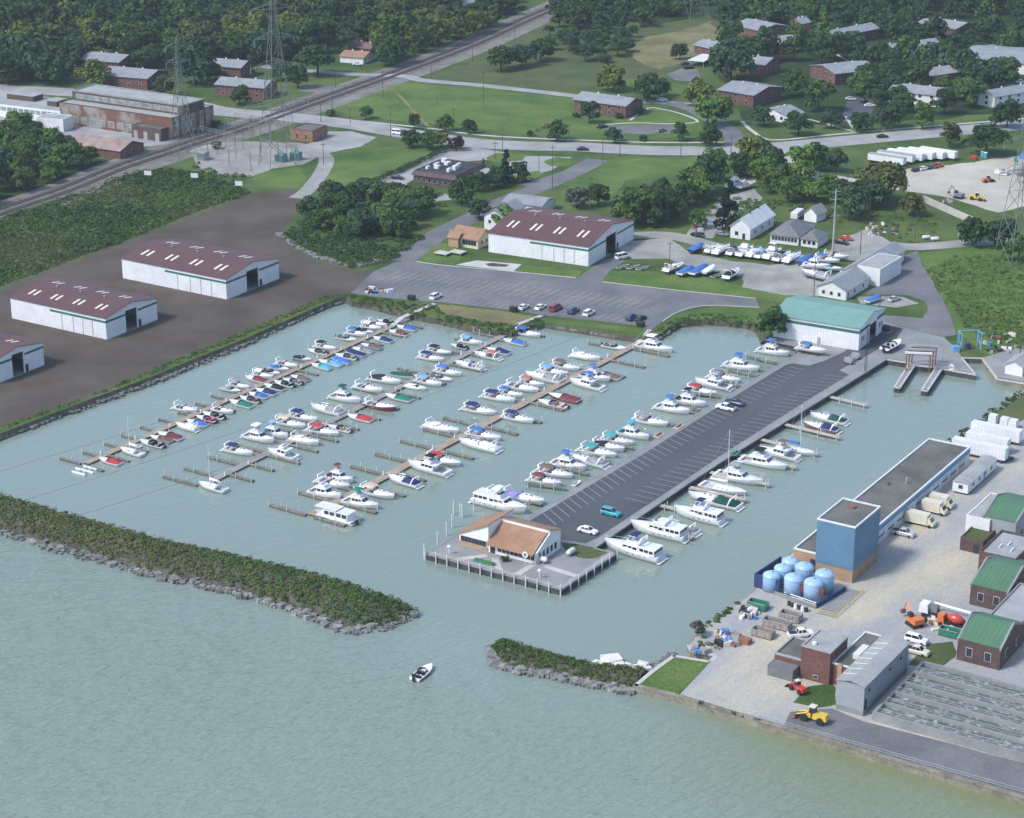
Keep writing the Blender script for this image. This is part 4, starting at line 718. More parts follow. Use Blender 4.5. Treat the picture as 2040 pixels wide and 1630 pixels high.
ashore([(1467, 367, 9, UR-.3, 'fly', 'none', 'white'), (1489, 368, 9, UR-.2, 'exp', 'grey', 'white')], 'in the clearing among trees', 'boats in the clearing')
ashore([(1618, 696, 9, AF, 'cud', 'blue', 'white')], 'on the pier under the shed wall', 'boat on the pier')
ashore([(1778, 686, 10, AD-.1, 'open', 'black', 'white')], 'beside the rusty lift gantry', 'boat by the lift')
# ================================================================ buildings
BRICK = M('red_brick', (.115, .056, .048), (.165, .084, .070), rough=.9, scale=.5, fine=.12)
BRICKO = M('orange_brick', (.22, .105, .062), (.28, .145, .09), rough=.9, scale=.5, fine=.1)
BRICKD = M('dark_brick', (.075, .05, .045), (.115, .078, .068), rough=.9, scale=.5, fine=.12)
TANB = M('tan_brick', (.33, .21, .13), (.41, .275, .18), rough=.9, scale=.5, fine=.1)
SHING = M('grey_shingle', (.20, .215, .235), (.27, .285, .30), rough=.85, scale=.3, fine=.1)
SHINGD = M('dark_shingle', (.12, .125, .135), (.17, .175, .185), rough=.85, scale=.3, fine=.1)
SHINGO = M('orange_shingle', (.25, .142, .085), (.325, .195, .125), rough=.85, scale=.3, fine=.1)
SIDE = band_mat('white_siding', (.66, .67, .67), (.55, .56, .57), 2, .45, .12)
SIDEV = band_mat('white_ribbed_metal', (.66, .67, .69), (.54, .55, .58), 1, .9, .14)
SIDEVX = band_mat('white_ribbed_metal_end', (.66, .67, .69), (.54, .55, .58), 0, .9, .14)
MAROOF = band_mat('maroon_ribbed_roof', (.112, .056, .054), (.088, .044, .042), 1, .9, .15)
GRROOF = band_mat('green_ribbed_roof', (.17, .31, .27), (.13, .25, .22), 1, .9, .15)
GRR2 = band_mat('bright_green_roof', (.075, .165, .095), (.058, .13, .075), 1, 1.0, .15)
GRTRIM = M('green_trim', (.03, .12, .10), (.05, .15, .12), scale=1)
BLUEM = band_mat('blue_metal_panel', (.10, .20, .30), (.085, .175, .265), 1, .7, .12)
BLUEMX = band_mat('blue_metal_panel_end', (.10, .20, .30), (.085, .175, .265), 0, .7, .12)
BLUEF = M('blue_fascia', (.12, .25, .38), (.15, .29, .43), scale=1)
TAR = M('tar_roof', (.085, .088, .08), (.145, .145, .13), rough=.95, scale=.12, fine=.15)
GRROOFL = M('pale_flat_roof', (.26, .27, .27), (.34, .35, .35), rough=.9, scale=.2, fine=.1)
GRMET = band_mat('grey_ribbed_metal', (.30, .32, .34), (.24, .26, .28), 1, .5, .16)
YELW = M('cream_wall', (.58, .52, .34), (.65, .59, .41), scale=.6)
WHW = M('white_wall', (.62, .63, .63), (.72, .73, .73), rough=.8, scale=.3, fine=.05)
SKYL = M('skylight', (.62, .57, .45), (.72, .68, .55), rough=.4, scale=1)
DOORD = M('dark_interior', (.02, .024, .035), (.04, .045, .06), scale=1)
RUST = M('rusty_metal', (.23, .14, .11), (.33, .27, .25), rough=.8, scale=.25, fine=.2)
RUSTS = M('rusty_steel', (.17, .055, .035), (.25, .12, .085), rough=.8, scale=.8, fine=.15)
FRM = M('window_frame', (.5, .5, .48), (.6, .6, .58), scale=1)
class Bld:
    def __init__(s, name, label, cat, b, c, a, snap=None, group=None, z=ZL):
        B_, C_, A_ = (Vector((*G(*p, z).xy, 0)) for p in (b, c, a))
        v = C_-B_; ang = math.atan2(v.y, v.x)
        if snap is not None: ang = snap
        s.lx = v.length if snap is None else v.dot(Vector((math.cos(ang), math.sin(ang), 0))); n = Vector((-math.sin(ang), math.cos(ang), 0)); s.ly = (A_-B_).dot(n)
        s.t = thing(name, label, cat, (B_.x, B_.y, z), ang, group); s.b = B_; s.ang = ang
    def loc(s, px, py, z=ZL):
        q = Matrix.Rotation(-s.ang, 4, 'Z') @ (Vector((*G(px, py, z).xy, 0))-s.b); return q.x, q.y
    def part(s, name, mb, mats, smooth=False, parent=None): return build(mb, name, mats, parent or s.t, smooth=smooth)
    def walls(s, x0, x1, y0, y1, z0, z1, m, name='wall'): return s.part(name, MB().box(x0, x1, y0, y1, z0, z1), m)
    def gable(s, x0, x1, y0, y1, z, rise, ax, m, wm, ov=.5, th=.16):
        mb = MB(); gs = []
        if ax == 'Y':
            xm = (x0+x1)/2; k = rise/(xm-x0)
            for xa, xb in ((x0-ov, xm), (x1+ov, xm)):
                za = z-k*ov
                mb.loft([[(xa, y, za), (xb, y, z+rise), (xb, y, z+rise+th), (xa, y, za+th)] for y in (y0-ov, y1+ov)])
            for y, e in ((y0, .0), (y1, 0)): gs.append(MB()); gs[-1].loft([[(x0, y+q, z), (x1, y+q, z), (xm, y+q, z+rise)] for q in (0, .1 if y == y0 else -.1)])
        else:
            ym = (y0+y1)/2; k = rise/(ym-y0)
            for ya, yb in ((y0-ov, ym), (y1+ov, ym)):
                za = z-k*ov
                mb.loft([[(x, ya, za), (x, yb, z+rise), (x, yb, z+rise+th), (x, ya, za+th)] for x in (x0-ov, x1+ov)])
            for x in (x0, x1): gs.append(MB()); gs[-1].loft([[(x+q, y0, z), (x+q, y1, z), (x+q, ym, z+rise)] for q in (0, .1 if x == x0 else -.1)])
        [s.part('gable_end', g, wm) for g in gs]; return s.part('roof', mb, m)
    def hip(s, x0, x1, y0, y1, z, rise, m, ov=.5):
        x0 -= ov; x1 += ov; y0 -= ov; y1 += ov; h = min(x1-x0, y1-y0)/2; mb = MB()
        if x1-x0 > y1-y0: r0, r1 = (x0+h, (y0+y1)/2), (x1-h, (y0+y1)/2)
        else: r0, r1 = ((x0+x1)/2, y0+h), ((x0+x1)/2, y1-h)
        k = z-.15; T = z+rise; c = [(x0, y0, z), (x1, y0, z), (x1, y1, z), (x0, y1, z)]; R0 = (*r0, T); R1 = (*r1, T)
        mb.box(x0, x1, y0, y1, k, z)
        if x1-x0 > y1-y0:
            mb.face([c[0], c[1], R1, R0]); mb.face([c[2], c[3], R0, R1]); mb.face([c[1], c[2], R1]); mb.face([c[3], c[0], R0])
        else:
            mb.face([c[1], c[2], R1, R0]); mb.face([c[3], c[0], R0, R1]); mb.face([c[0], c[1], R0]); mb.face([c[2], c[3], R1])
        return s.part('roof', mb, m)
    def flat(s, x0, x1, y0, y1, z, ph, m, pm, pw=.3, ov=0):
        s.part('roof', MB().box(x0+pw, x1-pw, y0+pw, y1-pw, z-.1, z+.05), m)
        if ph:
            for a in ((x0-ov, x0+pw, y0-ov, y1+ov), (x1-pw, x1+ov, y0-ov, y1+ov), (x0+pw, x1-pw, y0-ov, y0+pw), (x0+pw, x1-pw, y1-pw, y1+ov)): s.part('parapet', MB().box(*a, z, z+ph), pm)
    def win(s, face, u, z, w, h, off=0, m=None, fm=None, name='window'):
        key = ('win', round(w, 2), round(h, 2), face)
        if face == 'L': f = lambda: MB().box(-.06, .02, -.08, w+.08, -.08, h+.08); g = lambda: MB().box(-.085, -.062, 0, w, 0, h); l = (off, u, z)
        else: f = lambda: MB().box(-.08, w+.08, -.06, .02, -.08, h+.08); g = lambda: MB().box(0, w, -.085, -.062, 0, h); l = (u, off, z)
        o = put(cache(key+('f',), f, name), name, fm or FRM, s.t, l); put(cache(key+('p',), g, 'pane'), 'pane', m or GLASS, o); return o
    def row(s, face, n, z, w, h, lo, hi, off=0, **k):
        for i in range(n): s.win(face, lo+(hi-lo)*(i+.5)/n-w/2, z, w, h, off, **k)
# ---- maroon roofed boat sheds
def warehouse(label, b, c, a, door=True, h=6.6, snap=None):
    o = Bld('boat_shed', label, 'warehouse', b, c, a, snap, 'maroon roofed sheds'); lx, ly = o.lx, o.ly
    d0, d1, dh = lx*.38, lx*.60, h*.97
    mb = MB(); mb.box(0, .25, 0, ly, 0, h); o.part('wall', mb, SIDEV)
    o.part('wall', MB().box(.25, lx, ly-.25, ly, 0, h), SIDEVX); o.part('wall', MB().box(lx-.25, lx, 0, ly-.25, 0, h), SIDEV)
    o.part('wall', MB().box(.25, d0, 0, .25, 0, h), SIDEVX); o.part('wall', MB().box(d1, lx-.25, 0, .25, 0, h), SIDEVX); o.part('lintel', MB().box(d0, d1, 0, .25, dh, h), SIDEVX)
    o.part('floor', MB().box(.3, lx-.3, -.5, ly-.3, .0, .06), CONC)
    rise = lx*.085; o.gable(0, lx, 0, ly, h, rise, 'Y', MAROOF, SIDEVX, .35)
    o.part('door_jamb', MB().box(d1, d1+.35, -.12, 0, 0, dh), WHW); o.part('sliding_door', MB().box(d1+.5, d1+1.5, -.2, -.05, 0, h*.35), DOORD)
    o.part('green_band', MB().box(-.05, 0, -.05, ly*.58, h*.76, h*.86), GRTRIM)
    o.part('green_band', MB().box(0, d0-.1, -.05, 0, h*.76, h*.86), GRTRIM); o.part('green_band', MB().box(d1+.4, lx, -.05, 0, h*.76, h*.86), GRTRIM)
    for k in (.14, .24, .34, .46): o.part('downpipe', MB().bar((-.08, ly*k, 0), (-.08, ly*k, h*.74), .06), GRROOFL)
    sl = rise/(lx/2)
    for side in (0, 1):
        for i in range(4):
            for j in (0, 1):
                y = ly*(.12+.235*i)+j*ly*.055; x0, x1 = (lx*.16, lx*.30) if side == 0 else (lx*.62, lx*.76)
                q = lambda x: h+(sl*x if side == 0 else sl*(lx-x))+.19
                m = MB(); m.loft([[(x, y, q(x)-.06), (x, y+ly*.022, q(x)-.06), (x, y+ly*.022, q(x)+.02), (x, y, q(x)+.02)] for x in (x0, x1)]); o.part('skylight', m, SKYL)
    for k in (.25, .5, .75): o.part('roof_vent', MB().lathe([(.18, 0), (.18, .6), (.34, .65), (.34, .85), (.05, .95)], 8, 0, (lx*.46, ly*k, h+rise*.88)), GRROOFL)
    return o
warehouse('white boat shed with maroon roof beside the car park', (1172, 531), (1262, 477), (977, 500))
warehouse('maroon roofed white shed standing nearest the shore road on the brown lot', (452, 597), (548, 553), (262, 548), snap=math.radians(58))
warehouse('middle one of three maroon roofed white sheds on the brown lot', (213, 677), (316, 637), (30, 632), snap=math.radians(58))
warehouse('maroon roofed white shed cut off by the left edge of the picture', (-12, 767), (89, 727), (-190, 722), snap=math.radians(58))
# ---- green roofed shed at the head of the pier
o = Bld('lift_shed', 'white shed with pale green roof at the head of the pier', 'shed', (1710, 699), (1749, 657), (1538, 672), math.radians(61)); lx, ly = o.lx, o.ly; h = 6.8
d0, d1 = lx*.42, lx*.70
o.part('wall', MB().box(0, .25, 0, ly, 0, h), SIDEV); o.part('wall', MB().box(.25, lx, ly-.25, ly, 0, h), SIDEVX); o.part('wall', MB().box(lx-.25, lx, 0, ly-.25, 0, h), SIDEV)
o.part('wall', MB().box(.25, d0, 0, .25, 0, h), SIDEVX); o.part('wall', MB().box(d1, lx-.25, 0, .25, 0, h), SIDEVX); o.part('lintel', MB().box(d0, d1, 0, .25, 5.2, h), SIDEVX); o.part('floor', MB().box(.3, lx-.3, .3, ly-.3, 0, .06), CONC)
o.gable(0, lx, 0, ly, h, 2.0, 'Y', GRROOF, SIDEVX, .4)
o.part('green_band', MB().box(-.05, 0, -.05, ly*.86, h*.74, h*.87), GRTRIM); o.part('green_band', MB().box(0, d0-.2, -.05, 0, h*.74, h*.87), GRTRIM); o.part('green_band', MB().box(d1+.1, lx, -.05, 0, h*.74, h*.87), GRTRIM)
for u in (.10, .17): o.win('R', lx*u, 2.2, .7, 1.5)
for u in (.80, .88): o.win('R', lx*u, 2.2, .7, 1.5)
for u in (.88, .93): o.win('L', ly*u, 5.1, .9, .9)
o.part('door', MB().box(-.04, 0, ly*.44, ly*.44+1, 0, 2.1), GRROOFL)
# ---- clubhouse on the pier head
o = Bld('clubhouse', 'clubhouse with orange brown roofs and white gables on the pier head', 'clubhouse', (1069, 1125), (1118, 1093), (913, 1086), AD); lx, ly = max(o.lx, 9.5), o.ly; yk = ly*.62
xm = lx*.55
o.part('wall', MB().box(0, .3, 0, ly, 0, 2.7), WHW); o.part('base_course', MB().box(-.06, 0, yk, ly+.05, 0, 1.0), TANB)
pr = [(0, 0), (lx, 0), (lx, 4.6), (xm, 6.3), (xm, 5.4), (0, 2.7)]
for y in (0, yk): o.part('side_wall', MB().loft([[(x, y+q, z) for x, z in pr] for q in (0, .3)]), WHW)
o.part('side_wall', MB().box(.3, lx, ly-.3, ly, 0, 2.6), WHW); o.part('rear_wall', MB().box(lx-.3, lx, 0, ly, 0, 2.7), WHW)
o.part('clerestory', MB().box(xm-.15, xm+.15, .3, yk, 2.7, 6.2), WHW)
o.part('front_roof', MB().loft([[(-1.3, y, 2.2), (xm-.16, y, 5.35), (xm-.16, y, 5.55), (-1.3, y, 2.4)] for y in (.45, yk-.05)]), SHINGO)
o.part('rear_roof', MB().loft([[(xm-.3, y, 6.3), (lx+.5, y, 4.45), (lx+.5, y, 4.65), (xm-.3, y, 6.5)] for y in (-.25, yk+.3)]), SHINGO)
o.part('upper_wall', MB().box(.3, lx-.2, yk+.005, yk+.295, 2.7, 6.44), WHW); o.part('gable_wall', MB().loft([[(q, ly, 2.7), (q, yk, 2.7), (q, yk, 6.4)] for q in (0, .3)]), WHW)
o.part('side_roof', MB().loft([[(x, yk, 6.45), (x, ly+.7, 2.45), (x, ly+.7, 2.65), (x, yk, 6.65)] for x in (-.3, lx+.6)]), SHINGO)
o.row('L', 7, 1.1, .95, 1.3, yk+.5, ly-.4); o.row('L', 9, .8, .9, 1.5, .5, yk-2.5); o.row('R', 5, .9, .9, 1.5, .4, lx-1.5)
o.part('door', MB().box(-.05, 0, yk-1.8, yk-.5, 0, 2.2), DOORD)
# ---- cream house and the buildings behind the big shed
o = Bld('cream_house', 'small cream house with orange brown roof left of the big shed', 'house', (952, 497), (976, 486), (902, 488)); lx, ly = max(o.lx, 8), o.ly
o.walls(0, lx, 0, ly, 0, 3.4, YELW); o.gable(0, lx, 0, ly, 3.4, 2.6, 'Y', SHINGO, YELW, .6); o.row('L', 5, 1.0, 1.0, 1.6, .6, ly*.6); o.row('R', 2, 1.2, .8, 1.2, 1, lx-1)
o.part('porch_roof', MB().loft([[(-2.2, y, 3.0), (.2, y, 5.0), (.2, y, 5.2), (-2.2, y, 3.2)] for y in (ly*.62, ly+.8)]), SHINGO); o.part('porch_wall', MB().box(-1.8, -.02, ly*.66, ly+.4, 0, 3.0), TANB)
o = Bld('white_store', 'tall white gabled building behind the orange roofed house', 'building', (1003, 462), (1045, 440), (968, 455)); o.walls(0, o.lx, 0, o.ly, 0, 5.2, SIDE); o.gable(0, o.lx, 0, o.ly, 5.2, 2.2, 'X', SHING, SIDE); o.row('L', 2, 2.4, .9, 1.2, .5, o.ly-.5)
o = Bld('grey_roofed_store', 'low store with pale grey roof at the back of the big shed', 'building', (1078, 430), (1106, 414), (1008, 417)); o.walls(0, o.lx, 0, o.ly, 0, 3.4, WHW); o.gable(0, o.lx, 0, o.ly, 3.4, 1.4, 'Y', SHING, WHW)
# ---- houses by the boat yard
o = Bld('white_house', 'tall narrow white gabled house beside the dark spruce', 'house', (1494, 479), (1541, 450), (1460, 470)); o.walls(0, o.lx, 0, o.ly, 0, 4.2, SIDE); o.gable(0, o.lx, 0, o.ly, 4.2, 3.0, 'X', M('white_roof', (.5, .52, .54), (.6, .61, .62)), SIDE, .5); o.row('R', 3, 1.4, .8, 1.3, 1, o.lx-1); o.win('L', o.ly*.6, 1.2, 1.2, 1.3); o.part('door', MB().box(-.06, 0, o.ly*.25, o.ly*.25+1, 0, 2.1), DOORD)
for k in (.35, .7): o.part('chimney', MB().box(o.lx*k, o.lx*k+.6, o.ly*.5-.3, o.ly*.5+.3, 5.5, 8.0), DOORD)
o = Bld('hip_roofed_house', 'white bungalow with dark hipped roof and glazed porch', 'house', (1590, 490), (1622, 465), (1538, 480)); o.walls(0, o.lx, 0, o.ly, 0, 3.0, SIDE); o.hip(0, o.lx, 0, o.ly, 3.0, 2.8, SHINGD); o.row('L', 8, 1.1, .9, 1.3, .4, o.ly-.4); o.row('R', 3, 1.1, .8, 1.2, 1, o.lx-.5)
o = Bld('hip_roofed_garage', 'small white garage with dark hipped roof by the steel pole', 'garage', (1628, 495), (1650, 480), (1597, 489)); o.walls(0, o.lx, 0, o.ly, 0, 2.7, SIDE); o.hip(0, o.lx, 0, o.ly, 2.7, 1.8, SHINGD); o.row('L', 3, 1.0, 1.1, 1.2, .5, o.ly-.5)
o = Bld('gabled_garage', 'pale blue grey gabled garage behind the bungalow', 'garage', (1626, 444), (1645, 436), (1605, 438)); o.walls(0, o.lx, 0, o.ly, 0, 3.0, WHW); o.gable(0, o.lx, 0, o.ly, 3.0, 2.2, 'X', SHING, WHW)
o = Bld('camper_trailer', 'white camper trailer parked beside the gabled garage', 'camper', (1588, 440), (1603, 429), (1573, 437)); W_ = max(o.ly, 2.6); o.part('body', MB().box(0, 7, 0, 2.5, .6, 2.6), WHITEP); o.part('roof', MB().box(-.05, 7.05, -.05, 2.55, 2.6, 2.8, tx=.2, ty=.2), WHITEP); o.row('R', 3, 1.4, .9, .6, .6, 6.4)
for x in (2.8, 3.7): o.part('wheel', MB().bar((x, -.05, .35), (x, 2.55, .35), .35, 0, 10), BLACK)
# ---- long white building
o = Bld('marina_office', 'long white building with grey roofs and a boxy middle part', 'building', (1685, 599), (1786, 517), (1624, 590), math.radians(57)); lx, ly = o.lx, o.ly
o.walls(0, lx*.34, 0, ly, 0, 3.1, SIDE); o.gable(0, lx*.34, 0, ly, 3.1, 2.3, 'X', SHING, SIDE); o.walls(lx*.34, lx, ly*.22, ly, 0, 3.6, SIDE, 'rear_wing'); o.gable(lx*.34+.55, lx, ly*.22, ly, 3.6, 2.2, 'X', SHING, SIDE)
o.walls(lx*.38, lx*.72, -ly*.28, ly*.52, 0, 5.6, SIDE, 'box_wing'); o.flat(lx*.38, lx*.72, -ly*.28, ly*.52, 5.6, .12, GRROOFL, WHW); o.row('L', 3, 1.0, .9, 1.1, 1, ly-1); o.row('R', 2, 1.0, .9, 1.1, 3, lx*.32); o.part('door', MB().box(1.2, 2.2, -.06, 0, 0, 2.1), BLUEF)
# ---- office block with black roof
o = Bld('office_block', 'brown office block with black flat roof and white roof units', 'office', (909, 376), (964, 351), (836, 359)); lx, ly = o.lx, o.ly
o.walls(0, lx, 0, ly, 0, 3.2, BRICKD); o.part('fascia', MB().box(-.8, lx+.8, -.8, ly+.8, 3.2, 4.6, tx=.9, ty=.9), M('brown_fascia', (.075, .05, .05), (.105, .07, .068))); o.flat(.2, lx-.2, .2, ly-.2, 4.61, .25, M('black_roof', (.022, .022, .026), (.05, .05, .055), scale=.2), BRICKD, .3)
for x, y, sx, sy, hh in ((.2, .3, .1, .06, 1.2), (.35, .25, .12, .08, 1.6), (.3, .62, .08, .10, 1.2), (.55, .3, .1, .06, 1.5), (.6, .6, .14, .08, 1.0), (.2, .8, .1, .05, 1), (.75, .75, .1, .1, 1.4), (.48, .8, .15, .05, .8)): o.part('roof_unit', MB().box(lx*x, lx*(x+sx), ly*y, ly*(y+sy), 4.65, 4.65+hh), WHITEP)
o.row('L', 7, 1, 1.4, 1.4, 1, ly-1); o.row('R', 4, 1, 1.4, 1.4, 1, lx-1); o.part('entrance_canopy', MB().box(lx*.5, lx*1.0, -7, 0, 3.0, 3.3), GRROOFL)
for x in (.55, .95): o.part('canopy_post', MB().box(lx*x-.2, lx*x+.2, -6.8, -6.4, 0, 3.0), BRICKD)
# ---- substation house, old factory
o = Bld('switch_house', 'flat roofed orange brick switch house beside the substation', 'building', (623, 284), (652, 272), (589, 275)); o.walls(0, o.lx, 0, o.ly, 0, 4.4, BRICKO); o.flat(0, o.lx, 0, o.ly, 4.4, .35, TAR, BRICK); o.row('R', 3, 1, 1.0, 2.0, 1, o.lx-1); o.row('L', 2, 1, 1.0, 2.0, 1, o.ly-1)
o = Bld('old_factory', 'derelict brick factory hall with raised pale roof by the railway', 'factory', (345, 279), (427, 253), (130, 243)); lx, ly = o.lx, o.ly; FW = M('factory_wall', (.155, .078, .052), (.26, .25, .235), rough=.9, scale=.09, fine=.15, thr=(.5, .62)); DW = M('dirty_glass_block', (.13, .15, .15), (.30, .32, .31), rough=.6, scale=.3, fine=.2)
o.walls(0, lx, 0, ly, 0, 8.6, FW); o.flat(0, lx, 0, ly, 8.6, .4, GRROOFL, BRICKD); o.walls(lx*.26, lx*.78, .02, ly*.98, 8.7, 12.4, BRICKD, 'clerestory'); o.flat(lx*.26, lx*.78, .02, ly*.98, 12.4, .5, GRROOFL, M('stained_parapet', (.20, .20, .19), (.28, .28, .26)), .4, .2)
o.row('L', 12, 1.2, 3.2, 2.6, 1, ly-1, m=DW); o.row('L', 12, 9.6, 4.0, 1.9, 2, ly-3, off=lx*.26, m=DW)
for i, u in enumerate((.06, .22, .34, .46, .66, .82)): o.win('R', lx*u, 1.5, 2.2, 4.5, m=DW); o.win('R', lx*u, 6.8, 2.2, 1.5, m=DW)
o.walls(-5, -.02, 2, 17, 0, 4.8, BRICKD, 'annex'); o.flat(-5, -.02, 2, 17, 4.8, .3, TAR, BRICKD)
for u in (4, 10, 15): o.part('annex_door', MB().box(-5.06, -5, u-1, u+1, 0, 3.2), GRROOFL)
o = Bld('factory_wing', 'long low factory wing with pale flat roof at the left edge', 'factory', (122, 246), (176, 228), (-70, 224)); lx, ly = o.lx, o.ly; o.walls(0, lx, 0, ly, 0, 5.2, WHW); o.flat(0, lx, 0, ly, 5.2, .3, GRROOFL, GRROOFL); o.row('L', 16, 2.6, 2.4, 1.6, 1, ly-1, m=DW)
for y0, y1, x0 in ((.42, .70, .5), (.12, .22, .3)): o.part('roof_monitor', MB().box(lx*x0, lx*(x0+.35), ly*y0, ly*y1, 5.26, 7.4), BRICKD); o.part('monitor_roof', MB().box(lx*x0-.3, lx*(x0+.35)+.3, ly*y0-.3, ly*y1+.3, 7.4, 7.6), GRROOFL)
o = Bld('white_block', 'plain white boxy outbuilding in the factory yard', 'building', (127, 263), (147, 254), (81, 256)); o.walls(0, o.lx, 0, o.ly, 0, 5, WHW); o.flat(0, o.lx, 0, o.ly, 5, .2, GRROOFL, WHW); o.part('door', MB().box(-.06, 0, 2, 3.2, 0, 2.2), GRROOFL)
o = Bld('rusty_shed', 'brick shed with rusty streaked metal roof near the railway', 'shed', (240, 318), (287, 302), (160, 296)); o.walls(0, o.lx, 0, o.ly, 0, 3.4, BRICK); o.gable(0, o.lx, 0, o.ly, 3.4, 2.4, 'Y', RUST, BRICK); o.row('R', 3, 1, 1, 1.4, 1, o.lx-1)
# ---- apartment blocks and houses inland
def block(label, b, c, a, ax, wm, rm=SHING, h=5.2, rise=2.0, nm='apartment_block', group='brick apartment blocks', wins=True, cat='apartment block'):
    o = Bld(nm, label, cat, b, c, a, None, group); lx, ly = max(o.lx, 6), max(o.ly, 6); o.walls(0, lx, 0, ly, 0, h, wm); o.gable(0, lx, 0, ly, h, rise, ax, rm, wm, .6)
    if wins:
        for f, ln in (('L', ly), ('R', lx)):
            n = max(1, int(ln/5)); 
            if n > 5: n = 5
            for z in ((1.0, 3.4) if h > 4.5 else (1.0,)): o.row(f, n, z, 1.3, 1.3, .8, ln-.8)
    for k in (.3, .7):
        x, y = (lx*.5, ly*k) if ax == 'Y' else (lx*k, ly*.5); o.part('vent_pipe', MB().box(x-.3, x+.3, y-.3, y+.3, h+rise-.4, h+rise+.7), WHITEP)
    return o
block('brick apartment block standing alone on the big lawn', (1246, 236), (1280, 223), (1141, 223), 'Y', BRICK)
block('long brick block with pale panels facing a strip of bare earth', (1663, 170), (1747, 161), (1626, 152), 'X', BRICK)
block('brick block with orange gable above the bare earth yard', (1510, 114), (1593, 105), (1487, 100), 'X', BRICKO)
block('farthest grey roofed brick block at the edge of the wood', (1512, 82), (1572, 73), (1487, 66), 'Y', BRICK)
block('brick block with broad grey roof beside the white carport', (1522, 152), (1553, 141), (1457, 130), 'Y', BRICK)
block('dark red brick block half hidden behind roadside trees', (1500, 214), (1556, 197), (1480, 188), 'Y', BRICK)
block('small grey roofed block left of the white carport', (1420, 114), (1456, 108), (1405, 102), 'Y', BRICK, h=4)
block('long brick block mostly hidden by trees near the top right', (1655, 96), (1750, 77), (1640, 86), 'X', BRICK)
block('narrow orange and white block behind the pointed tree', (1595, 75), (1613, 71), (1584, 69), 'X', BRICKO, h=7)
block('brick block with broad pale roof near the top right corner', (1902, 79), (1946, 69), (1856, 60), 'Y', BRICK)
block('long low pale block in the trees at upper right', (1745, 121), (1872, 104), (1735, 113), 'X', WHW, h=4)
block('white walled block running off the right edge', (2070, 152), (2115, 124), (1972, 102), 'Y', WHW, h=5)
block('long brick block with grey roof behind the white walled one', (1845, 174), (1982, 154), (1833, 162), 'X', BRICK, h=5)
block('white walled block with grey roof facing the main road', (1870, 214), (1892, 201), (1805, 184), 'Y', WHW, h=5)
block('grey roofed block with a white gable at the right edge', (1980, 216), (2075, 199), (1962, 206), 'X', WHW, h=5)
block('low white gabled building by the roadside trees', (1568, 246), (1600, 238), (1530, 230), 'X', WHW, h=3)
block('grey roofed brick block highest up left of the pylons', (237, 147), (277, 133), (174, 136), 'Y', BRICK)
block('grey roofed brick block nearest the old factory', (294, 180), (336, 164), (215, 166), 'Y', BRICK)
block('brick block with pale gable behind the tall pylon', (480, 158), (508, 147), (427, 150), 'Y', BRICK)
block('brick block by the railway crossing car park', (527, 199), (553, 187), (447, 184), 'Y', BRICK)
HO = dict(nm='house', group='houses among the trees', cat='house', h=3, rise=1.6, wins=False)
block('small house with orange roof by the railway trees', (724, 128), (747, 118), (690, 119), 'Y', WHW, SHINGO, **HO)
block('house with dull red roof behind the orange roofed one', (738, 110), (765, 102), (700, 103), 'Y', BRICK, M('red_shingle', (.15, .08, .07), (.2, .11, .1)), **HO)
block('house with reddish roof left of the green field', (895, 47), (915, 38), (866, 36), 'Y', BRICK, MATS['red_shingle'], **HO)
block('house with pale grey roof at the top edge beside the railway', (930, 18), (965, 12), (905, 12), 'X', WHW, **HO)
block('grey roofed house at the top edge left of centre', (345, 25), (378, 17), (300, 20), 'Y', BRICK, **HO)
block('brick house with maroon roof at the top edge', (300, 14), (322, 7), (278, 10), 'Y', BRICK, MATS['red_shingle'], **HO)
block('brown roofed house deep among the trees at top', (590, 30), (630, 22), (555, 26), 'Y', BRICK, MATS['red_shingle'], **HO)
block('grey roofed house among the upper left trees', (20, 88), (45, 80), (-40, 82), 'Y', WHW, **HO)
o = Bld('carport', 'flat white carport roof beside the apartment blocks', 'carport', (1402, 135), (1430, 122), (1378, 128)); o.part('roof', MB().box(0, o.lx, 0, o.ly, 2.6, 2.85), WHITEP)
for x in (.1, .9):
    for y in (.1, .9): o.part('post', MB().box(o.lx*x-.1, o.lx*x+.1, o.ly*y-.1, o.ly*y+.1, 0, 2.6), WHITEP)
# ---- the works at lower right
o = Bld('works_building', 'long flat roofed works building with a blue metal tower', 'works', (1697, 1163), (1748, 1120), (1579, 1133), AD); TX, TY = o.lx, o.loc(1628, 1141)[1]
xa, ya = o.loc(1754, 1077); xb, yb = o.loc(1933, 927); y0 = (ya+yb)/2; LX = xb; LY = o.ly
o.walls(0, TX, 0, TY, 0, 3.1, TANB, 'tower_base'); o.part('tower', MB().box(-.08, TX+.08, -.08, TY+.08, 3.1, 13.2), BLUEM); o.part('tower_end', MB().box(0, TX, -.14, -.085, 3.1, 13.2), BLUEMX); o.flat(-.08, TX+.08, -.08, TY+.08, 13.2, .35, TAR, WHITEP, .25, .1)
o.walls(.5, TX+.1, TY, LY, 0, 4.6, TANB, 'front_wing'); o.walls(TX+.1, LX, y0, LY, 0, 4.6, WHW, 'long_wing'); o.flat(.5, LX, max(y0, 0)+.0, LY, 4.6, .35, TAR, WHITEP, .3, .12)
o.part('blue_fascia', MB().box(TX+.1, LX, y0-.08, y0-.002, 3.3, 4.58), BLUEF)
nd = 11
for i in range(nd):
    u = TX+3+(LX-TX-5)*i/nd; o.part('roller_door', MB().box(u, u+(LX-TX)/nd*.72, y0-.06, y0-.004, 0, 3.0), M('roller_door', (.50, .52, .53), (.60, .62, .63), scale=.5)); o.part('door_window', MB().box(u+.4, u+(LX-TX)/nd*.72-.4, y0-.09, y0-.062, 1.5, 1.9), GLASS)
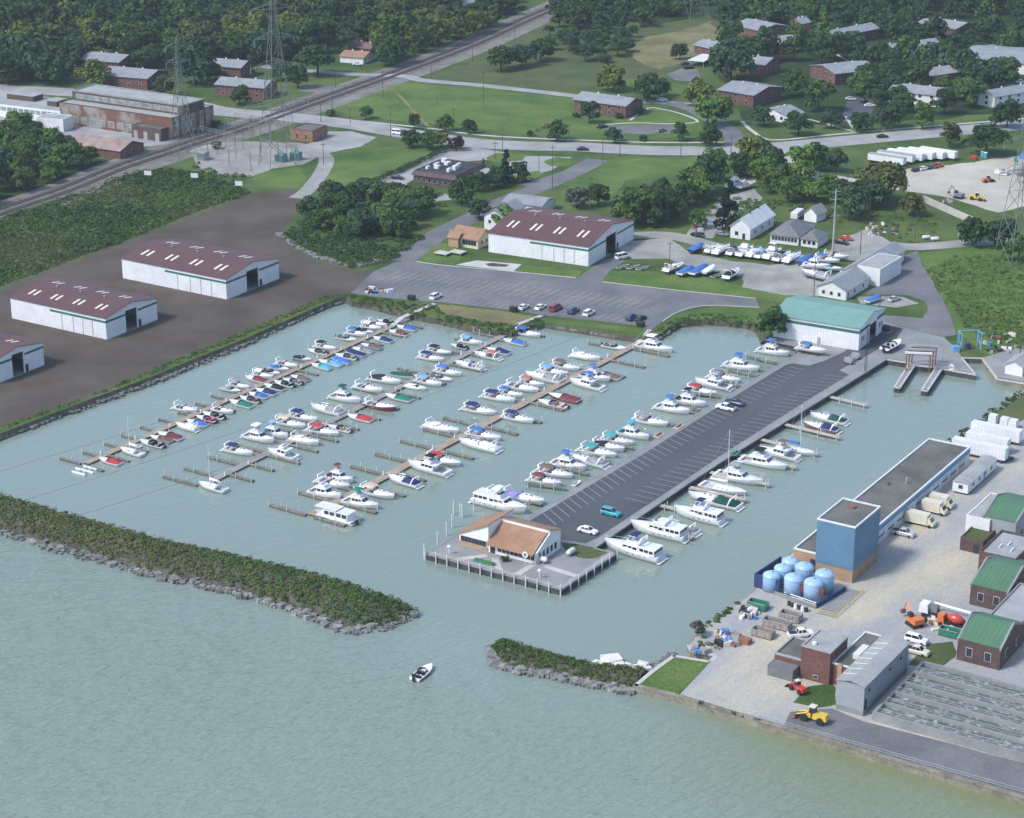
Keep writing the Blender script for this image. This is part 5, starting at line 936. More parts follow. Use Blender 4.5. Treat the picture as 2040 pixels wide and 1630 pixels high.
o.part('personnel_door', MB().box(TX+1.0, TX+2.2, y0-.07, y0-.004, 0, 2.3), BRICKO); o.part('vent_stack', MB().bar((LX*.62, LY*.55, 4.6), (LX*.62, LY*.55, 6.2), .25, 0, 8), GRROOFL); o.part('vent_stack', MB().bar((LX*.58, LY*.8, 4.6), (LX*.58, LY*.8, 5.6), .4, 0, 8), TAR)
o.part('loading_door', MB().box(.43, .5, LY*.5, LY*.72, 0, 3.3), DOORD); o.part('hatch_cover', MB().box(TX*.7, TX*.8, TY*.5, TY*.7, 13.26, 13.6), RUSTS)
# tank farm
BT = M('blue_tank', (.27, .43, .62), (.36, .52, .68), rough=.35, scale=.3); NAVYW = M('navy_wall', (.02, .04, .11), (.035, .06, .15), scale=.4)
tk = ['leftmost blue tank against the navy wall', 'second blue tank along the navy wall', 'blue tank nearest the tan works wall', 'blue tank at the back of the right hand four', 'blue tank in front with a red plate at left', 'front blue tank with a red plate nearest the yellow rail', 'rightmost blue tank of the tank farm']
for lab, (px, py, r, hh) in zip(tk, ((1536, 1175, 1.9, 4.2), (1558, 1164, 1.9, 4.6), (1573, 1150, 1.9, 4.6), (1601, 1161, 2.1, 4.6), (1580, 1185, 2.1, 4.8), (1619, 1194, 2.1, 4.8), (1641, 1178, 2.1, 5.0))):
    p = G(px, py); t = thing('storage_tank', lab, 'tank', p, 0, 'blue storage tanks'); build(MB().lathe([(r, 0), (r, hh*.82), (r*.9, hh*.92), (r*.55, hh), (.05, hh*1.03)], 20), 'shell', BT, t, smooth=True); build(MB().lathe([(.35, hh*.98), (.35, hh*1.08), (.05, hh*1.1)], 8), 'lid', BT, t)
    build(MB().lathe([(r+.04, hh*.8), (r+.04, hh*.84)], 20), 'rim', BT, t)
    if 'red plate' in lab: build(MB().box(r*.5, r*.9, -r*.95, -r*.55, hh*.3, hh*.75), 'red_plate', RUSTS, t)
o = Bld('tank_wall', 'tall navy containment wall behind the blue tanks', 'wall', (1504, 1170), (1556, 1135), (1500, 1168)); o.part('panel', MB().box(0, o.lx, 0, .3, 0, 3.2), NAVYW); o.part('return', MB().box(0, .3, -6, -.01, 0, 3.2), NAVYW)
o = Bld('tank_plinth', 'low navy and grey plinth with pipes in front of the tanks', 'plinth', (1625, 1214), (1685, 1178), (1530, 1192)); o.part('kerb_wall', MB().box(0, .4, 0, o.ly, 0, .8), CONC); o.part('kerb_wall', MB().box(.4, o.lx, 0, .4, 0, 1.1), NAVYW)
for z in (.5, 1.0): o.part('pipe', MB().bar((.9, .5, z), (.9, o.ly*.8, z), .12, 0, 6), WHITEP)
o = Bld('yellow_rail', 'yellow safety rail round a pit beside the tank farm', 'railing', (1662, 1232), (1728, 1182), (1626, 1222), AD)
for z in (.55, 1.1): o.part('rail', MB().bar((0, 0, z), (o.lx, 0, z), .06), M('safety_yellow', (.55, .40, .06), (.65, .48, .1), scale=1)); o.part('rail', MB().bar((0, 0, z), (0, o.ly, z), .06), MATS['safety_yellow'])
for k in range(7): o.part('post', MB().bar((o.lx*k/6, 0, 0), (o.lx*k/6, 0, 1.1), .06), MATS['safety_yellow'])
o.part('pit_floor', MB().box(.3, o.lx, .3, o.ly, 0, .05), CONC)
# brick pump house and grey metal shed
o = Bld('pump_house', 'stepped brick pump house with flat grey roofs near the red tractor', 'building', (1651, 1366), (1689, 1334), (1594, 1350), AD); lx, ly = o.lx, o.ly; LYf = o.loc(1544, 1346)[1]
o.walls(0, lx, 0, ly, 0, 7.0, BRICK, 'tower'); o.flat(0, lx, 0, ly, 7.0, .3, GRROOFL, GRROOFL, .3, .1); o.walls(.5, lx+1, ly, ly+6, 0, 3.4, BRICK, 'low_wing'); o.flat(.5, lx+1, ly, ly+6, 3.4, .4, TAR, GRROOFL); o.walls(1, lx+9, -6.5, 0, 0, 4.4, BRICK, 'right_wing'); o.flat(1, lx+9, -6.5, 0, 4.4, .3, TAR, WHITEP)
o.part('roof_duct', MB().box(5, 10, -4, -2.6, 4.5, 5.6), WHITEP); o.part('chase', MB().box(.7, 1, -2.2, -1.3, 0, 5.0), TANB); o.part('lean_to', MB().box(-2.5, .4, ly+.5, ly+6, 0, 2.4), SHINGD); o.win('L', ly*.4, .8, .9, .6); o.part('roof_fan', MB().lathe([(.5, 0), (.5, .5), (.1, .7)], 8, 0, (2, ly*.7, 7.05)), WHITEP)
o = Bld('metal_shed', 'grey ribbed metal shed with roof light strips beside the basins', 'shed', (1719, 1428), (1808, 1338), (1667, 1410), AD); lx, ly = o.lx, o.ly
o.walls(0, lx, 0, ly, 0, 1.1, CONC, 'plinth'); o.walls(.03, lx-.03, .03, ly-.03, 1.1, 6.4, GRMET, 'wall'); o.part('roof', MB().loft([[(x, -.2, 6.3), (x, ly*.5, 6.9), (x, ly+.2, 6.3), (x, ly+.2, 6.5), (x, ly*.5, 7.1), (x, -.2, 6.5)] for x in (-.2, lx+.2)]), GRROOFL)
for k in range(7): x = lx*(.12+.115*k); o.part('roof_light', MB().loft([[(x, ly*.52, 7.12), (x, ly*.98, 6.57), (x, ly*.98, 6.6), (x, ly*.52, 7.15)], [(x+.3, ly*.52, 7.12), (x+.3, ly*.98, 6.57), (x+.3, ly*.98, 6.6), (x+.3, ly*.52, 7.15)]]), SKYL)
for x in (2, lx*.55, lx*.8): o.part('wall_lamp', MB().box(x, x+.5, -.2, 0, 4.6, 5.0), BLACK)
o.part('door', MB().box(.5, 1.5, -.03, .03, 1.1, 3.3), DOORD)
# aeration basins
o = Bld('settling_basins', 'row of long concrete basins with churning grey water', 'basin', (1736, 1434), (1835, 1332), (1730, 1432), AD); lx = o.lx; LB = -75; BW = M('basin_water', (.10, .12, .115), (.42, .44, .43), rough=.3, scale=.9, fine=.3, thr=(.5, .68)); nb = 5
o.part('end_wall', MB().box(0, lx, -.6, 0, 0, 1.7), CONC)
for i in range(nb+1): x = lx*i/nb; o.part('channel_wall', MB().box(x-.35, x+.35, LB, -.6, 0, 1.75 if i % 2 else 1.9), CONC)
for i in range(nb):
    o.part('basin_water', MB().box(lx*i/nb+.35, lx*(i+1)/nb-.35, LB, -.6, .3, 1.0), BW)
    o.part('guard_rail', MB().bar((lx*i/nb, LB, 2.9), (lx*i/nb, -1, 2.9), .07).bar((lx*i/nb, LB, 2.4), (lx*i/nb, -1, 2.4), .05).bar((lx*i/nb, LB, 1.5), (lx*i/nb, LB, 2.9), .05).bar((lx*i/nb, -1, 1.5), (lx*i/nb, -1, 2.9), .05), M('rail_grey', (.20, .22, .22), (.28, .30, .30), scale=1))
    for k in range(12): o.part('rail_post', MB().bar((lx*i/nb, -1-k*6, 1.75), (lx*i/nb, -1-k*6, 2.9), .04), MATS['rail_grey'])
# green roofed brick halls
def hall(label, b, c, a, h, rise, wm=BRICKD):
    o = Bld('works_hall', label, 'works hall', b, c, a, AD, 'green roofed works halls'); o.walls(0, o.lx, 0, o.ly, 0, h, wm); o.gable(0, o.lx, 0, o.ly, h, rise, 'Y', GRR2, wm, .1)
    for y in (-.15, o.ly-.25): o.part('gable_parapet', MB().loft([[(-.2, y, h+.1), (o.lx/2, y, h+rise+.45), (o.lx+.2, y, h+.1), (o.lx+.2, y, h-.4), (o.lx/2, y, h+rise-.1), (-.2, y, h-.4)], [(-.2, y+.4, h+.1), (o.lx/2, y+.4, h+rise+.45), (o.lx+.2, y+.4, h+.1), (o.lx+.2, y+.4, h-.4), (o.lx/2, y+.4, h+rise-.1), (-.2, y+.4, h-.4)]]), CONC)
    n = max(2, int(o.ly/4)); o.row('L', n, 1.4, 1.2, 1.8, .6, o.ly-.6); o.row('R', 2, 1.4, 1.2, 1.8, .8, o.lx-.8); return o
hall('dark brick hall with green roof beside the basins', (1990, 1336), (2042, 1284), (1904, 1315), 4.8, 2.6)
hall('green roofed dark brick hall behind the white crane truck', (2004, 1222), (2064, 1163), (1932, 1203), 4.8, 2.4)
o = Bld('works_link', 'flat grey roofed link between the green roofed halls', 'building', (2030, 1290), (2064, 1215), (1975, 1262), AD); o.walls(0, o.lx, 0, o.ly, 0, 5.0, BRICKD); o.flat(0, o.lx, 0, o.ly, 5.0, .4, GRROOFL, CONC)
o = Bld('flat_brick_hall', 'brick hall with flat gravel roof between the green roofs', 'building', (2020, 1162), (2064, 1118), (1943, 1149), AD); o.walls(0, o.lx, 0, o.ly, 0, 5.2, BRICK); o.flat(0, o.lx, 0, o.ly, 5.2, .5, GRROOFL, BRICKD); o.row('L', 4, 1.4, 1.3, 2, 1, o.ly-1)
for x, y in ((.3, .3), (.5, .5), (.35, .65)): o.part('roof_debris', MB().box(o.lx*x, o.lx*x+2, o.ly*y, o.ly*y+.3, 5.26, 5.6), WHITEP)
hall('farthest green roofed hall with grey metal front', (2020, 1092), (2064, 1044), (1957, 1075), 6.2, 2.0, GRMET)
o = Bld('low_brick_annex', 'low brick annex in front of the farthest green roof', 'building', (1957, 1106), (1988, 1081), (1912, 1095), AD); o.walls(0, o.lx, 0, o.ly, 0, 3.0, BRICKD); o.flat(0, o.lx, 0, o.ly, 3.0, .3, GRASS2, BRICKD); o.part('door', MB().box(-.05, 0, 1, 2.2, 0, 2.2), DOORD)
o = Bld('grey_block', 'pale grey flat roofed block behind the green roof', 'building', (1968, 1083), (2010, 1035), (1926, 1068), AD); o.walls(0, o.lx, 0, o.ly, 0, 5.6, WHW); o.flat(0, o.lx, 0, o.ly, 5.6, .2, GRROOFL, WHW)
# ================================================================ vegetation, rocks, breakwaters
def leaf_mat(name, c1, c2, rnd=.18):
    m = M(name, c1, c2, rough=.9, scale=.16, spec=.12, rnd=rnd); n = m.node_tree.nodes; L = m.node_tree.links; p = n['Principled BSDF']
    g = n.new('ShaderNodeNewGeometry'); mr = n.new('ShaderNodeMapRange'); mr.inputs[3].default_value = .62; mr.inputs[4].default_value = 1.45; L.new(g.outputs['Random Per Island'], mr.inputs[0])
    v = n.new('ShaderNodeVectorMath'); v.operation = 'SCALE'; L.new(p.inputs['Base Color'].links[0].from_socket, v.inputs[0]); L.new(mr.outputs[0], v.inputs['Scale']); L.new(v.outputs[0], p.inputs['Base Color']); return m
LF = [leaf_mat('leaves_mid', (.042, .082, .022), (.072, .118, .030)), leaf_mat('leaves_dark', (.026, .056, .020), (.046, .080, .026)), leaf_mat('leaves_bluish', (.028, .060, .030), (.048, .086, .038)), leaf_mat('leaves_yellowish', (.072, .100, .022), (.108, .132, .032)), leaf_mat('leaves_bright', (.056, .122, .022), (.090, .160, .032))]
LPURP = leaf_mat('leaves_purple', (.030, .014, .022), (.045, .020, .03)); LSPRUCE = leaf_mat('needles', (.010, .026, .018), (.020, .038, .024)); LBRN = leaf_mat('leaves_olive', (.056, .072, .022), (.084, .096, .032)); LDRY = leaf_mat('weeds_dry', (.110, .110, .045), (.16, .15, .07)); LGREY = leaf_mat('twigs_grey', (.07, .075, .06), (.11, .105, .085))
BARK = M('bark', (.045, .035, .026), (.075, .06, .045), rough=.95, scale=2)
def leaves(C, R, n, size, flat=.8, up=.3, zmin=-.35, r=rng, inner=.72):
    """leaf-sized quads over the surface of many small clumps"""
    C = np.repeat(np.asarray(C, float), n, 0); R = np.repeat(np.asarray(R, float), n); N = len(C)
    d = r.normal(size=(N, 3)); d /= np.linalg.norm(d, axis=1)[:, None]; d[:, 2] = np.where(d[:, 2] < zmin, -d[:, 2], d[:, 2])
    p = C+d*(R*r.uniform(inner, 1.06, N))[:, None]*np.array([1, 1, flat])
    nr = d+r.normal(scale=.45, size=(N, 3)); nr[:, 2] += up; nr /= np.linalg.norm(nr, axis=1)[:, None]
    a = np.cross(nr, r.normal(size=(N, 3))); a /= np.linalg.norm(a, axis=1)[:, None]; b = np.cross(nr, a)
    s = size*r.uniform(.6, 1.25, N); a *= s[:, None]; b *= (s*r.uniform(.55, .9, N))[:, None]
    V = np.stack([p-a*.9, p-b+a*.1, p+a, p+b-a*.1], 1).reshape(-1, 3); return V
def quads_mesh(name, V):
    me = bpy.data.meshes.new(name); n = len(V)//4; me.vertices.add(len(V)); me.vertices.foreach_set('co', V.astype(np.float32).ravel()); me.loops.add(n*4); me.loops.foreach_set('vertex_index', np.arange(n*4, dtype=np.int32)); me.polygons.add(n); me.polygons.foreach_set('loop_start', np.arange(0, n*4, 4, dtype=np.int32)); me.materials.append(None); me.update(calc_edges=True); me.validate(); return me
def crown(kind_, seed):
    r = np.random.default_rng(seed); C = []; R = []
    if kind_ == 'conifer':
        for k in range(26):
            z = -1.0+2.6*(k/26)**.95; rad = .62*(1-(z+1.0)/2.75); a = r.uniform(0, 6.28); C.append((rad*.75*math.cos(a), rad*.75*math.sin(a), z)); R.append(max(.1, rad*.62))
        return quads_mesh('crown', leaves(C, R, 46, .115, .7, .1, -.6, r))
    nl = {'round': 26, 'broad': 28, 'tall': 26, 'bush': 12}[kind_]; ez = {'round': .92, 'broad': .72, 'tall': 1.15, 'bush': .6}[kind_]
    for k in range(nl):
        d = r.normal(size=3); d /= np.linalg.norm(d); d[2] = d[2] if d[2] > -.62 else -d[2]; q = r.uniform(.5, .86); C.append((d[0]*q, d[1]*q, d[2]*ez*q)); R.append(r.uniform(.24, .44))
    C.append((0, 0, 0)); R.append(.55)
    return quads_mesh('crown', leaves(C, R, 62, .115, .8, .3, -.4, r))
CR = {k: [crown(k, 10*i+j) for j in range(n)] for i, (k, n) in enumerate((('round', 5), ('broad', 4), ('tall', 3), ('conifer', 2), ('bush', 4)))}
def trunk(seed):
    r = random.Random(seed); m = MB(); m.bar((0, 0, -.3), (.1, .05, 2.2), .30, 0, 7, .22); m.bar((.1, .05, 2.2), (.15, 0, 4.2), .22, 0, 6, .10)
    for k in range(5):
        a = k*1.256+r.random(); z = 1.9+.45*k; m.bar((.1, .03, z), (math.cos(a)*1.9, math.sin(a)*1.9, z+1.5), .12, 0, 5, .03)
    return m.data('trunk')
TR = [trunk(i) for i in range(4)]
def mpp(px, py, z=ZL): p = G(px, py, z); return math.sqrt(p.x**2+p.y**2+(CAMH-z)**2)/FPX
tcount = {}
def tree(px, py, wpx, label, kind_='round', mat=None, group=None, name='tree', hs=1.0, loc=None, rad=None):
    p = loc or G(px, py); rad = rad or wpx*mpp(px, py)/2; i = tcount.get(kind_, 0); tcount[kind_] = i+1
    t = thing(name, label, 'tree' if kind_ != 'bush' else 'bush', p, random.uniform(0, 6.28), group)
    mat = mat or random.choice(LF[:3]); v = CR[kind_][i % len(CR[kind_])]
    if kind_ == 'bush': cz = rad*.42
    elif kind_ == 'conifer': rad *= 1.5; cz = rad*1.15
    else: cz = rad*.74*hs*(1.2 if kind_ == 'tall' else 1)+.5
    put(v, 'crown' if kind_ != 'bush' else 'foliage', mat, t, (0, 0, cz), random.uniform(0, 6), (rad, rad, rad*hs*random.uniform(.9, 1.1)))
    k = max(.25, rad/4.5) if kind_ != 'bush' else rad/9
    put(TR[i % 4], 'trunk' if kind_ != 'bush' else 'stem', BARK, t, (0, 0, 0), 0, (k, k, max(k, cz/4.2)*.95)); return t
# trees one can point to
for a in [
 (729, 237, 30, 'leftmost small street tree on the big lawn by the main road', 'round', 0), (826, 256, 27, 'second street tree from left on the lawn, beside the worn path', 'tall', 1), (887, 262, 36, 'third street tree from left along the lawn side of the road', 'round', 0), (935, 267, 31, 'fourth street tree from left along the lawn side of the road', 'round', 1),
 (820, 294, 42, 'left tree of the roadside clump across from the white van', 'round', 1), (853, 298, 42, 'middle tree of the roadside clump left of the purple tree', 'round', 0), (880, 294, 38, 'right tree of the roadside clump beside the purple tree', 'round', 3),
 (1056, 271, 20, 'small round bush at the end of the reddish shrub bed', 'bush', 1), (1111, 281, 45, 'dark street tree beside the reddish shrub bed', 'round', 1), (1175, 246, 42, 'dark tree in front of the lone brick block', 'tall', 2), (1225, 285, 38, 'street tree beside the block car park', 'round', 2), (1280, 281, 22, 'low round bush beside the block car park', 'bush', 1),
 (1148, 234, 18, 'clipped bush at the left end of the lone block', 'bush', 1), (1278, 228, 22, 'clipped bush at the right end of the lone block', 'bush', 1), (1232, 236, 22, 'clipped bush under the lone block wall', 'bush', 1),
 (660, 231, 24, 'round dark bush between railway and main road', 'bush', 1), (988, 374, 46, 'leafy tree in front of the office entrance', 'round', 2), (953, 382, 46, 'leafy tree at the right front corner of the office', 'round', 2), (1032, 362, 44, 'dense tree right of the office beside the conifer', 'round', 1),
 (920, 408, 58, 'big dark tree on the lane side of the office car park', 'round', 1), (955, 437, 46, 'round topped tree where the lane bends by the white store', 'round', 2), (1003, 455, 60, 'bushy tree growing against the tall white store', 'broad', 4), (1218, 182, 60, 'yellowish tree behind the lone brick block', 'round', 3), (1290, 202, 62, 'dark tree behind the lone brick block at right', 'round', 1),
 (1354, 118, 36, 'single tree on the dry field edge by the small car park', 'round', 1), (1500, 330, 72, 'yellow green tree at the road junction', 'broad', 3), (1626, 339, 60, 'dark tree on the island by the sandy track', 'round', 1), (1664, 344, 48, 'darker tree right of the one on the track island', 'tall', 2),
 (1757, 405, 98, 'wide olive tree with open crown beside the sandy yard', 'broad', 5), (1819, 430, 52, 'olive green tree at the end of the long slab', 'round', 5), (1280, 448, 105, 'largest tree behind the boat storage ground', 'round', 0), (1330, 440, 70, 'tree right of the largest one by the clearing', 'round', 1),
 (1535, 678, 62, 'dense dark tree at the left end of the green roofed shed', 'tall', 1), (1389, 456, 36, 'slim tree left of the dark spruce', 'tall', 0), (1590, 270, 56, 'dark round tree by the road right of the side street', 'round', 1), (1630, 222, 62, 'tall leafy tree left of the small car park', 'tall', 0), (1583, 192, 60, 'dark round tree before the long brick block', 'round', 1),
 (1837, 256, 48, 'tree before the white walled block by the main road', 'tall', 0), (1880, 228, 50, 'dark tree at the right end of the white walled block', 'tall', 1), (1931, 214, 60, 'dark tree between the two white walled blocks', 'tall', 0), (1768, 256, 60, 'dark tree right of the small car park entrance', 'round', 2), (1717, 263, 45, 'tree left of the car park entrance on the main road', 'round', 1), (1655, 256, 44, 'tree left of the car park beside the road', 'round', 2), (1521, 252, 45, 'small tree at the corner of the side street', 'round', 2),
 (1891, 293, 46, 'thin roadside tree above the white site trailers', 'tall', 5), (1965, 308, 78, 'big dark tree on the yard side of the road', 'broad', 1), (2005, 255, 60, 'dark tree over the main road at the right edge', 'round', 1), (1412, 291, 46, 'street tree left of the side street corner', 'round', 1), (1354, 281, 34, 'slim street tree by the footpath loop', 'tall', 2),
 (1420, 250, 76, 'big bright tree at the side street bend', 'round', 4), (1391, 212, 60, 'yellow green tree above the side street', 'round', 3), (1456, 160, 90, 'wide dark tree between the brick blocks', 'broad', 2), (1315, 193, 42, 'dark tree by the minor road end', 'round', 1), (1757, 178, 50, 'round tree at the right end of the long brick block', 'round', 0), (1786, 206, 42, 'dark tree left of the white walled block', 'round', 1), (1866, 148, 72, 'broad dark tree behind the long brick block', 'round', 2), (1917, 160, 70, 'broad tree left of the white walled block at upper right', 'round', 1), (2011, 165, 56, 'round tree at the right edge below the white block', 'round', 0), (1750, 133, 50, 'dark tree by the end of the long block', 'round', 1),
 (1938, 490, 62, 'dark tree above the hillside beside the gravel lane', 'round', 1), (1985, 492, 70, 'thick dark tree left of the edge pylon', 'round', 2), (2028, 520, 62, 'bright leafy tree under the edge pylon', 'round', 0), (1150, 415, 52, 'grey green bush group left on the far lawn', 'broad', 6), (1192, 410, 50, 'dark bush group right of the grey green one', 'broad', 1),
 (1389, 1268, 30, 'bare grey shrub at the corner of the works wall', 'tall', 6), (998, 140, 62, 'dense thicket tree on the meadow left', 'broad', 1), (1040, 133, 58, 'dense thicket tree on the meadow middle', 'broad', 2), (1077, 122, 56, 'dense thicket tree on the meadow right', 'broad', 1), (1098, 100, 30, 'small tree above the meadow thicket', 'round', 0), (57, 160, 105, 'huge dark tree left of the highest brick block', 'broad', 2), (15, 168, 80, 'dark tree at the left edge behind the factory wing', 'round', 1), (110, 168, 70, 'dark tree behind the factory roof monitor', 'round', 2), (140, 140, 60, 'dark tree at the left end of the highest brick block', 'round', 1), (187, 176, 64, 'olive tree at the left end of the block nearest the factory', 'round', 3), (326, 192, 50, 'dark tree between the factory and the nearest block', 'round', 1), (388, 170, 86, 'big tree between the four brick blocks', 'round', 2), (400, 120, 90, 'pale olive tree behind the shorter pylon', 'round', 5), (478, 209, 46, 'dark tree in front of the block by the crossing', 'round', 1), (633, 150, 78, 'wide dark tree beside the crossing street', 'broad', 1), (594, 176, 44, 'narrow tree at the crossing car park', 'tall', 1), (560, 160, 50, 'tree behind the tall pylon', 'round', 2), (430, 160, 40, 'tree left of the pale gabled block', 'round', 1), (792, 92, 86, 'wide tree by the railway right of the orange roof', 'broad', 0), (862, 92, 56, 'dark tall tree beside the green field', 'tall', 1), (772, 134, 44, 'grey green tree beside the orange roofed house', 'round', 2), (430, 255, 26, 'dark bush against the factory gable end', 'bush', 1),
 (1006, 1118, 20, 'clipped dark bush in front of the clubhouse', 'bush', 1)]:
    mi = a[5]; tree(*a[:4], a[4], [*LF, LBRN, LGREY][mi], name='tree' if a[4] != 'bush' else 'bush')
tree(909, 300, 32, 'dark purple leaved tree beside the main road', 'round', LPURP, name='purple_tree'); tree(1008, 366, 34, 'tall dark conifer in front of the office lawn', 'conifer', LSPRUCE, name='conifer'); tree(1449, 460, 52, 'dark spruce beside the tall white house', 'conifer', LSPRUCE, name='spruce_tree'); tree(1637, 100, 44, 'pointed green tree behind the bare earth yard', 'conifer', LF[4], name='conifer'); tree(963, 345, 14, 'little conifer at the office wall', 'conifer', LSPRUCE, name='conifer')
# woods and belts
FOOT = []
bpy.context.view_layer.update()
for ob in list(COL.objects):
    if ob.type == 'EMPTY' and ob.get('category') in ('apartment block', 'house', 'factory', 'building', 'warehouse', 'office', 'carport', 'shed', 'garage'):
        pts = [ob.matrix_world @ c.matrix_basis @ Vector(q) for c in ob.children if c.type == 'MESH' for q in c.bound_box]; c0 = sum(pts, Vector())/len(pts); FOOT.append((c0.x, c0.y, max((p-c0).xy.length for p in pts), 26 if ob['category'] == 'house' else 0))
ROADP = [(p, 9) for p in mp_]+[(p, 11) for p in rp]+[(p, 5) for p in path_pts([(520, 132), (600, 140), (700, 148), (806, 152), (840, 160), (1046, 180), (1142, 191)])]
def wood(poly, spacing, label, group, kinds, mats, rmin, rmax, maxn=400, seed=1, name='tree', keep=.62, front=0):
    P = [G(*q) for q in poly]; r = np.random.default_rng(seed); S = sample_poly(P, int(area(P)/spacing**2*8)+50, r); ok = []
    for x, y in S:
        if any((x-a)**2+(y-b)**2 < spacing**2 for a, b in ok): continue
        if any((x-fx)**2+(y-fy)**2 < (fr*keep+2)**2 or (front and abs(x-fx) < fr*.8 and fy-max(front, ff) < y < fy) for fx, fy, fr, ff in FOOT): continue
        if any((x-p.x)**2+(y-p.y)**2 < d*d for p, d in ROADP): continue
        ok.append((x, y))
        if len(ok) >= maxn: break
    for x, y in ok: WT.append((-(x*x+y*y), label, random.choice(kinds), random.choice(mats), group, name, random.uniform(.85, 1.15), Vector((x, y, ZL)), random.uniform(rmin, rmax)))
    return len(ok)
WT = []
KW = ['round', 'round', 'broad', 'tall']
wood([(-40, 165), (-40, -30), (520, -30), (640, 5), (690, 60), (650, 110), (560, 125), (430, 140), (330, 140), (170, 130)], 10.5, 'leafy tree in the dense wood at the upper left', 'trees of the upper left wood', KW, LF[:3]+[LF[3], LF[1]], 5.5, 9, 260, 2, front=9)
wood([(640, 5), (900, -30), (1090, -30), (1030, 30), (930, 75), (860, 100), (780, 135), (700, 135), (660, 110), (690, 60)], 11, 'leafy tree between the houses and the railway at top', 'trees left of the railway at top', KW, LF[:4], 5, 8.5, 70, 3, front=8)
wood([(1110, 30), (1190, -30), (1420, -30), (1400, 18), (1300, 45), (1255, 65), (1190, 62), (1110, 60)], 9, 'dark tree in the wood along the top edge right of the railway', 'trees of the top middle wood', KW, LF[:3], 4, 7, 60, 4)
wood([(1440, -30), (2080, -30), (2080, 60), (1960, 50), (1850, 40), (1790, 75), (1640, 60), (1560, 60), (1470, 80), (1445, 40)], 10, 'dark tree in the wood behind the upper right blocks', 'trees of the upper right wood', KW, LF[:3], 5, 8, 95, 5, front=16)
wood([(1640, 85), (1850, 55), (2060, 80), (2060, 160), (1980, 190), (1760, 230), (1700, 210), (1760, 140), (1650, 130), (1470, 130), (1440, 100)], 12, 'leafy tree standing between the upper right apartment blocks', 'trees between the apartment blocks', KW, LF[:3], 4.5, 7.5, 70, 6, keep=.75, front=7)
wood([(1090, 72), (1200, 62), (1260, 75), (1255, 95), (1230, 128), (1170, 125), (1130, 105)], 9, 'scrubby tree in the thicket beside the dry field', 'thicket trees by the dry field', ['broad', 'bush'], LF[:3], 3, 5, 24, 7)
wood([(-40, 420), (-40, 262), (40, 262), (95, 290), (130, 300), (230, 318), (190, 340), (100, 368), (0, 400)], 7.5, 'bright leafy tree on the left edge between railway and factory', 'trees left of the railway by the factory', ['round', 'broad'], [LF[0], LF[2], LF[4]], 3.5, 6, 40, 8)
wood([(620, 425), (690, 400), (760, 395), (840, 420), (845, 455), (800, 480), (720, 478), (650, 465), (610, 450)], 7, 'dark tree on the rocky mound between the brown lot and lane', 'trees on the rocky mound', ['round', 'broad', 'bush'], [LF[0], LF[1], LF[2]], 4, 6.5, 26, 9)
wood([(1345, 405), (1385, 372), (1435, 354), (1520, 342), (1590, 352), (1660, 385), (1740, 400), (1745, 425), (1690, 440), (1640, 408), (1570, 408), (1540, 392), (1530, 358), (1445, 359), (1420, 380), (1375, 425)], 8, 'leafy tree in the belt behind the white houses', 'trees in the belt behind the houses', KW, LF[:3]+[LF[4]], 4, 6.5, 40, 10)
wood([(1240, 455), (1330, 455), (1345, 410), (1300, 400), (1230, 420)], 9, 'leafy tree in the grove behind the boat yard', 'trees in the grove behind the boat yard', KW, LF[:3], 4, 6, 10, 11)
wood([(300, 255), (260, 262), (330, 300), (390, 292), (440, 300), (430, 290)], 14, 'low bush near the railway by the factory', 'bushes by the factory', ['bush'], LF[:2], 2, 3, 6, 12, 'bush')
WT.sort(key=lambda a: -a[0]); NEAR = WT[:205]; FARW = WT[205:]
for a in NEAR: tree(0, 0, 0, *a[1:4], a[4], a[5], a[6], a[7], a[8])
# beyond the nearest trees the wood reads as one mass
FM = {}; tm = MB()
for i, (_, lab, kd, mt, gp, nm_, hs, lc, rd) in enumerate(FARW):
    me = CR[kd][i % len(CR[kd])]; V = np.empty(len(me.vertices)*3, np.float32); me.vertices.foreach_get('co', V); V = V.reshape(-1, 4, 3)[::2]; c = V.mean(1, keepdims=True); V = (c+(V-c)*1.35).reshape(-1, 3); a = random.uniform(0, 6.28)
    x = V[:, 0]*math.cos(a)-V[:, 1]*math.sin(a); y = V[:, 0]*math.sin(a)+V[:, 1]*math.cos(a); k = random.uniform(.92, 1.1)
    FM.setdefault(LF.index(mt), []).append(np.column_stack([x*rd+lc.x, y*rd+lc.y, V[:, 2]*rd*hs*k+ZL+rd*.74*hs+.5])); tm.bar((lc.x, lc.y, ZL-.2), (lc.x, lc.y, ZL+rd), .35, 0, 5, .15)
VV = np.vstack([v for k in sorted(FM) for v in FM[k]]); me = quads_mesh('far_wood', VV); mi = np.concatenate([np.full(sum(len(v) for v in FM[k])//4, j, np.int32) for j, k in enumerate(sorted(FM))])
for k in sorted(FM)[1:]: me.materials.append(None)
me.polygons.foreach_set('material_index', mi); fw = kind(put(me, 'far_wood', [LF[k] for k in sorted(FM)]), 'stuff'); kind(build(tm, 'far_trunks', BARK, fw), 'stuff')
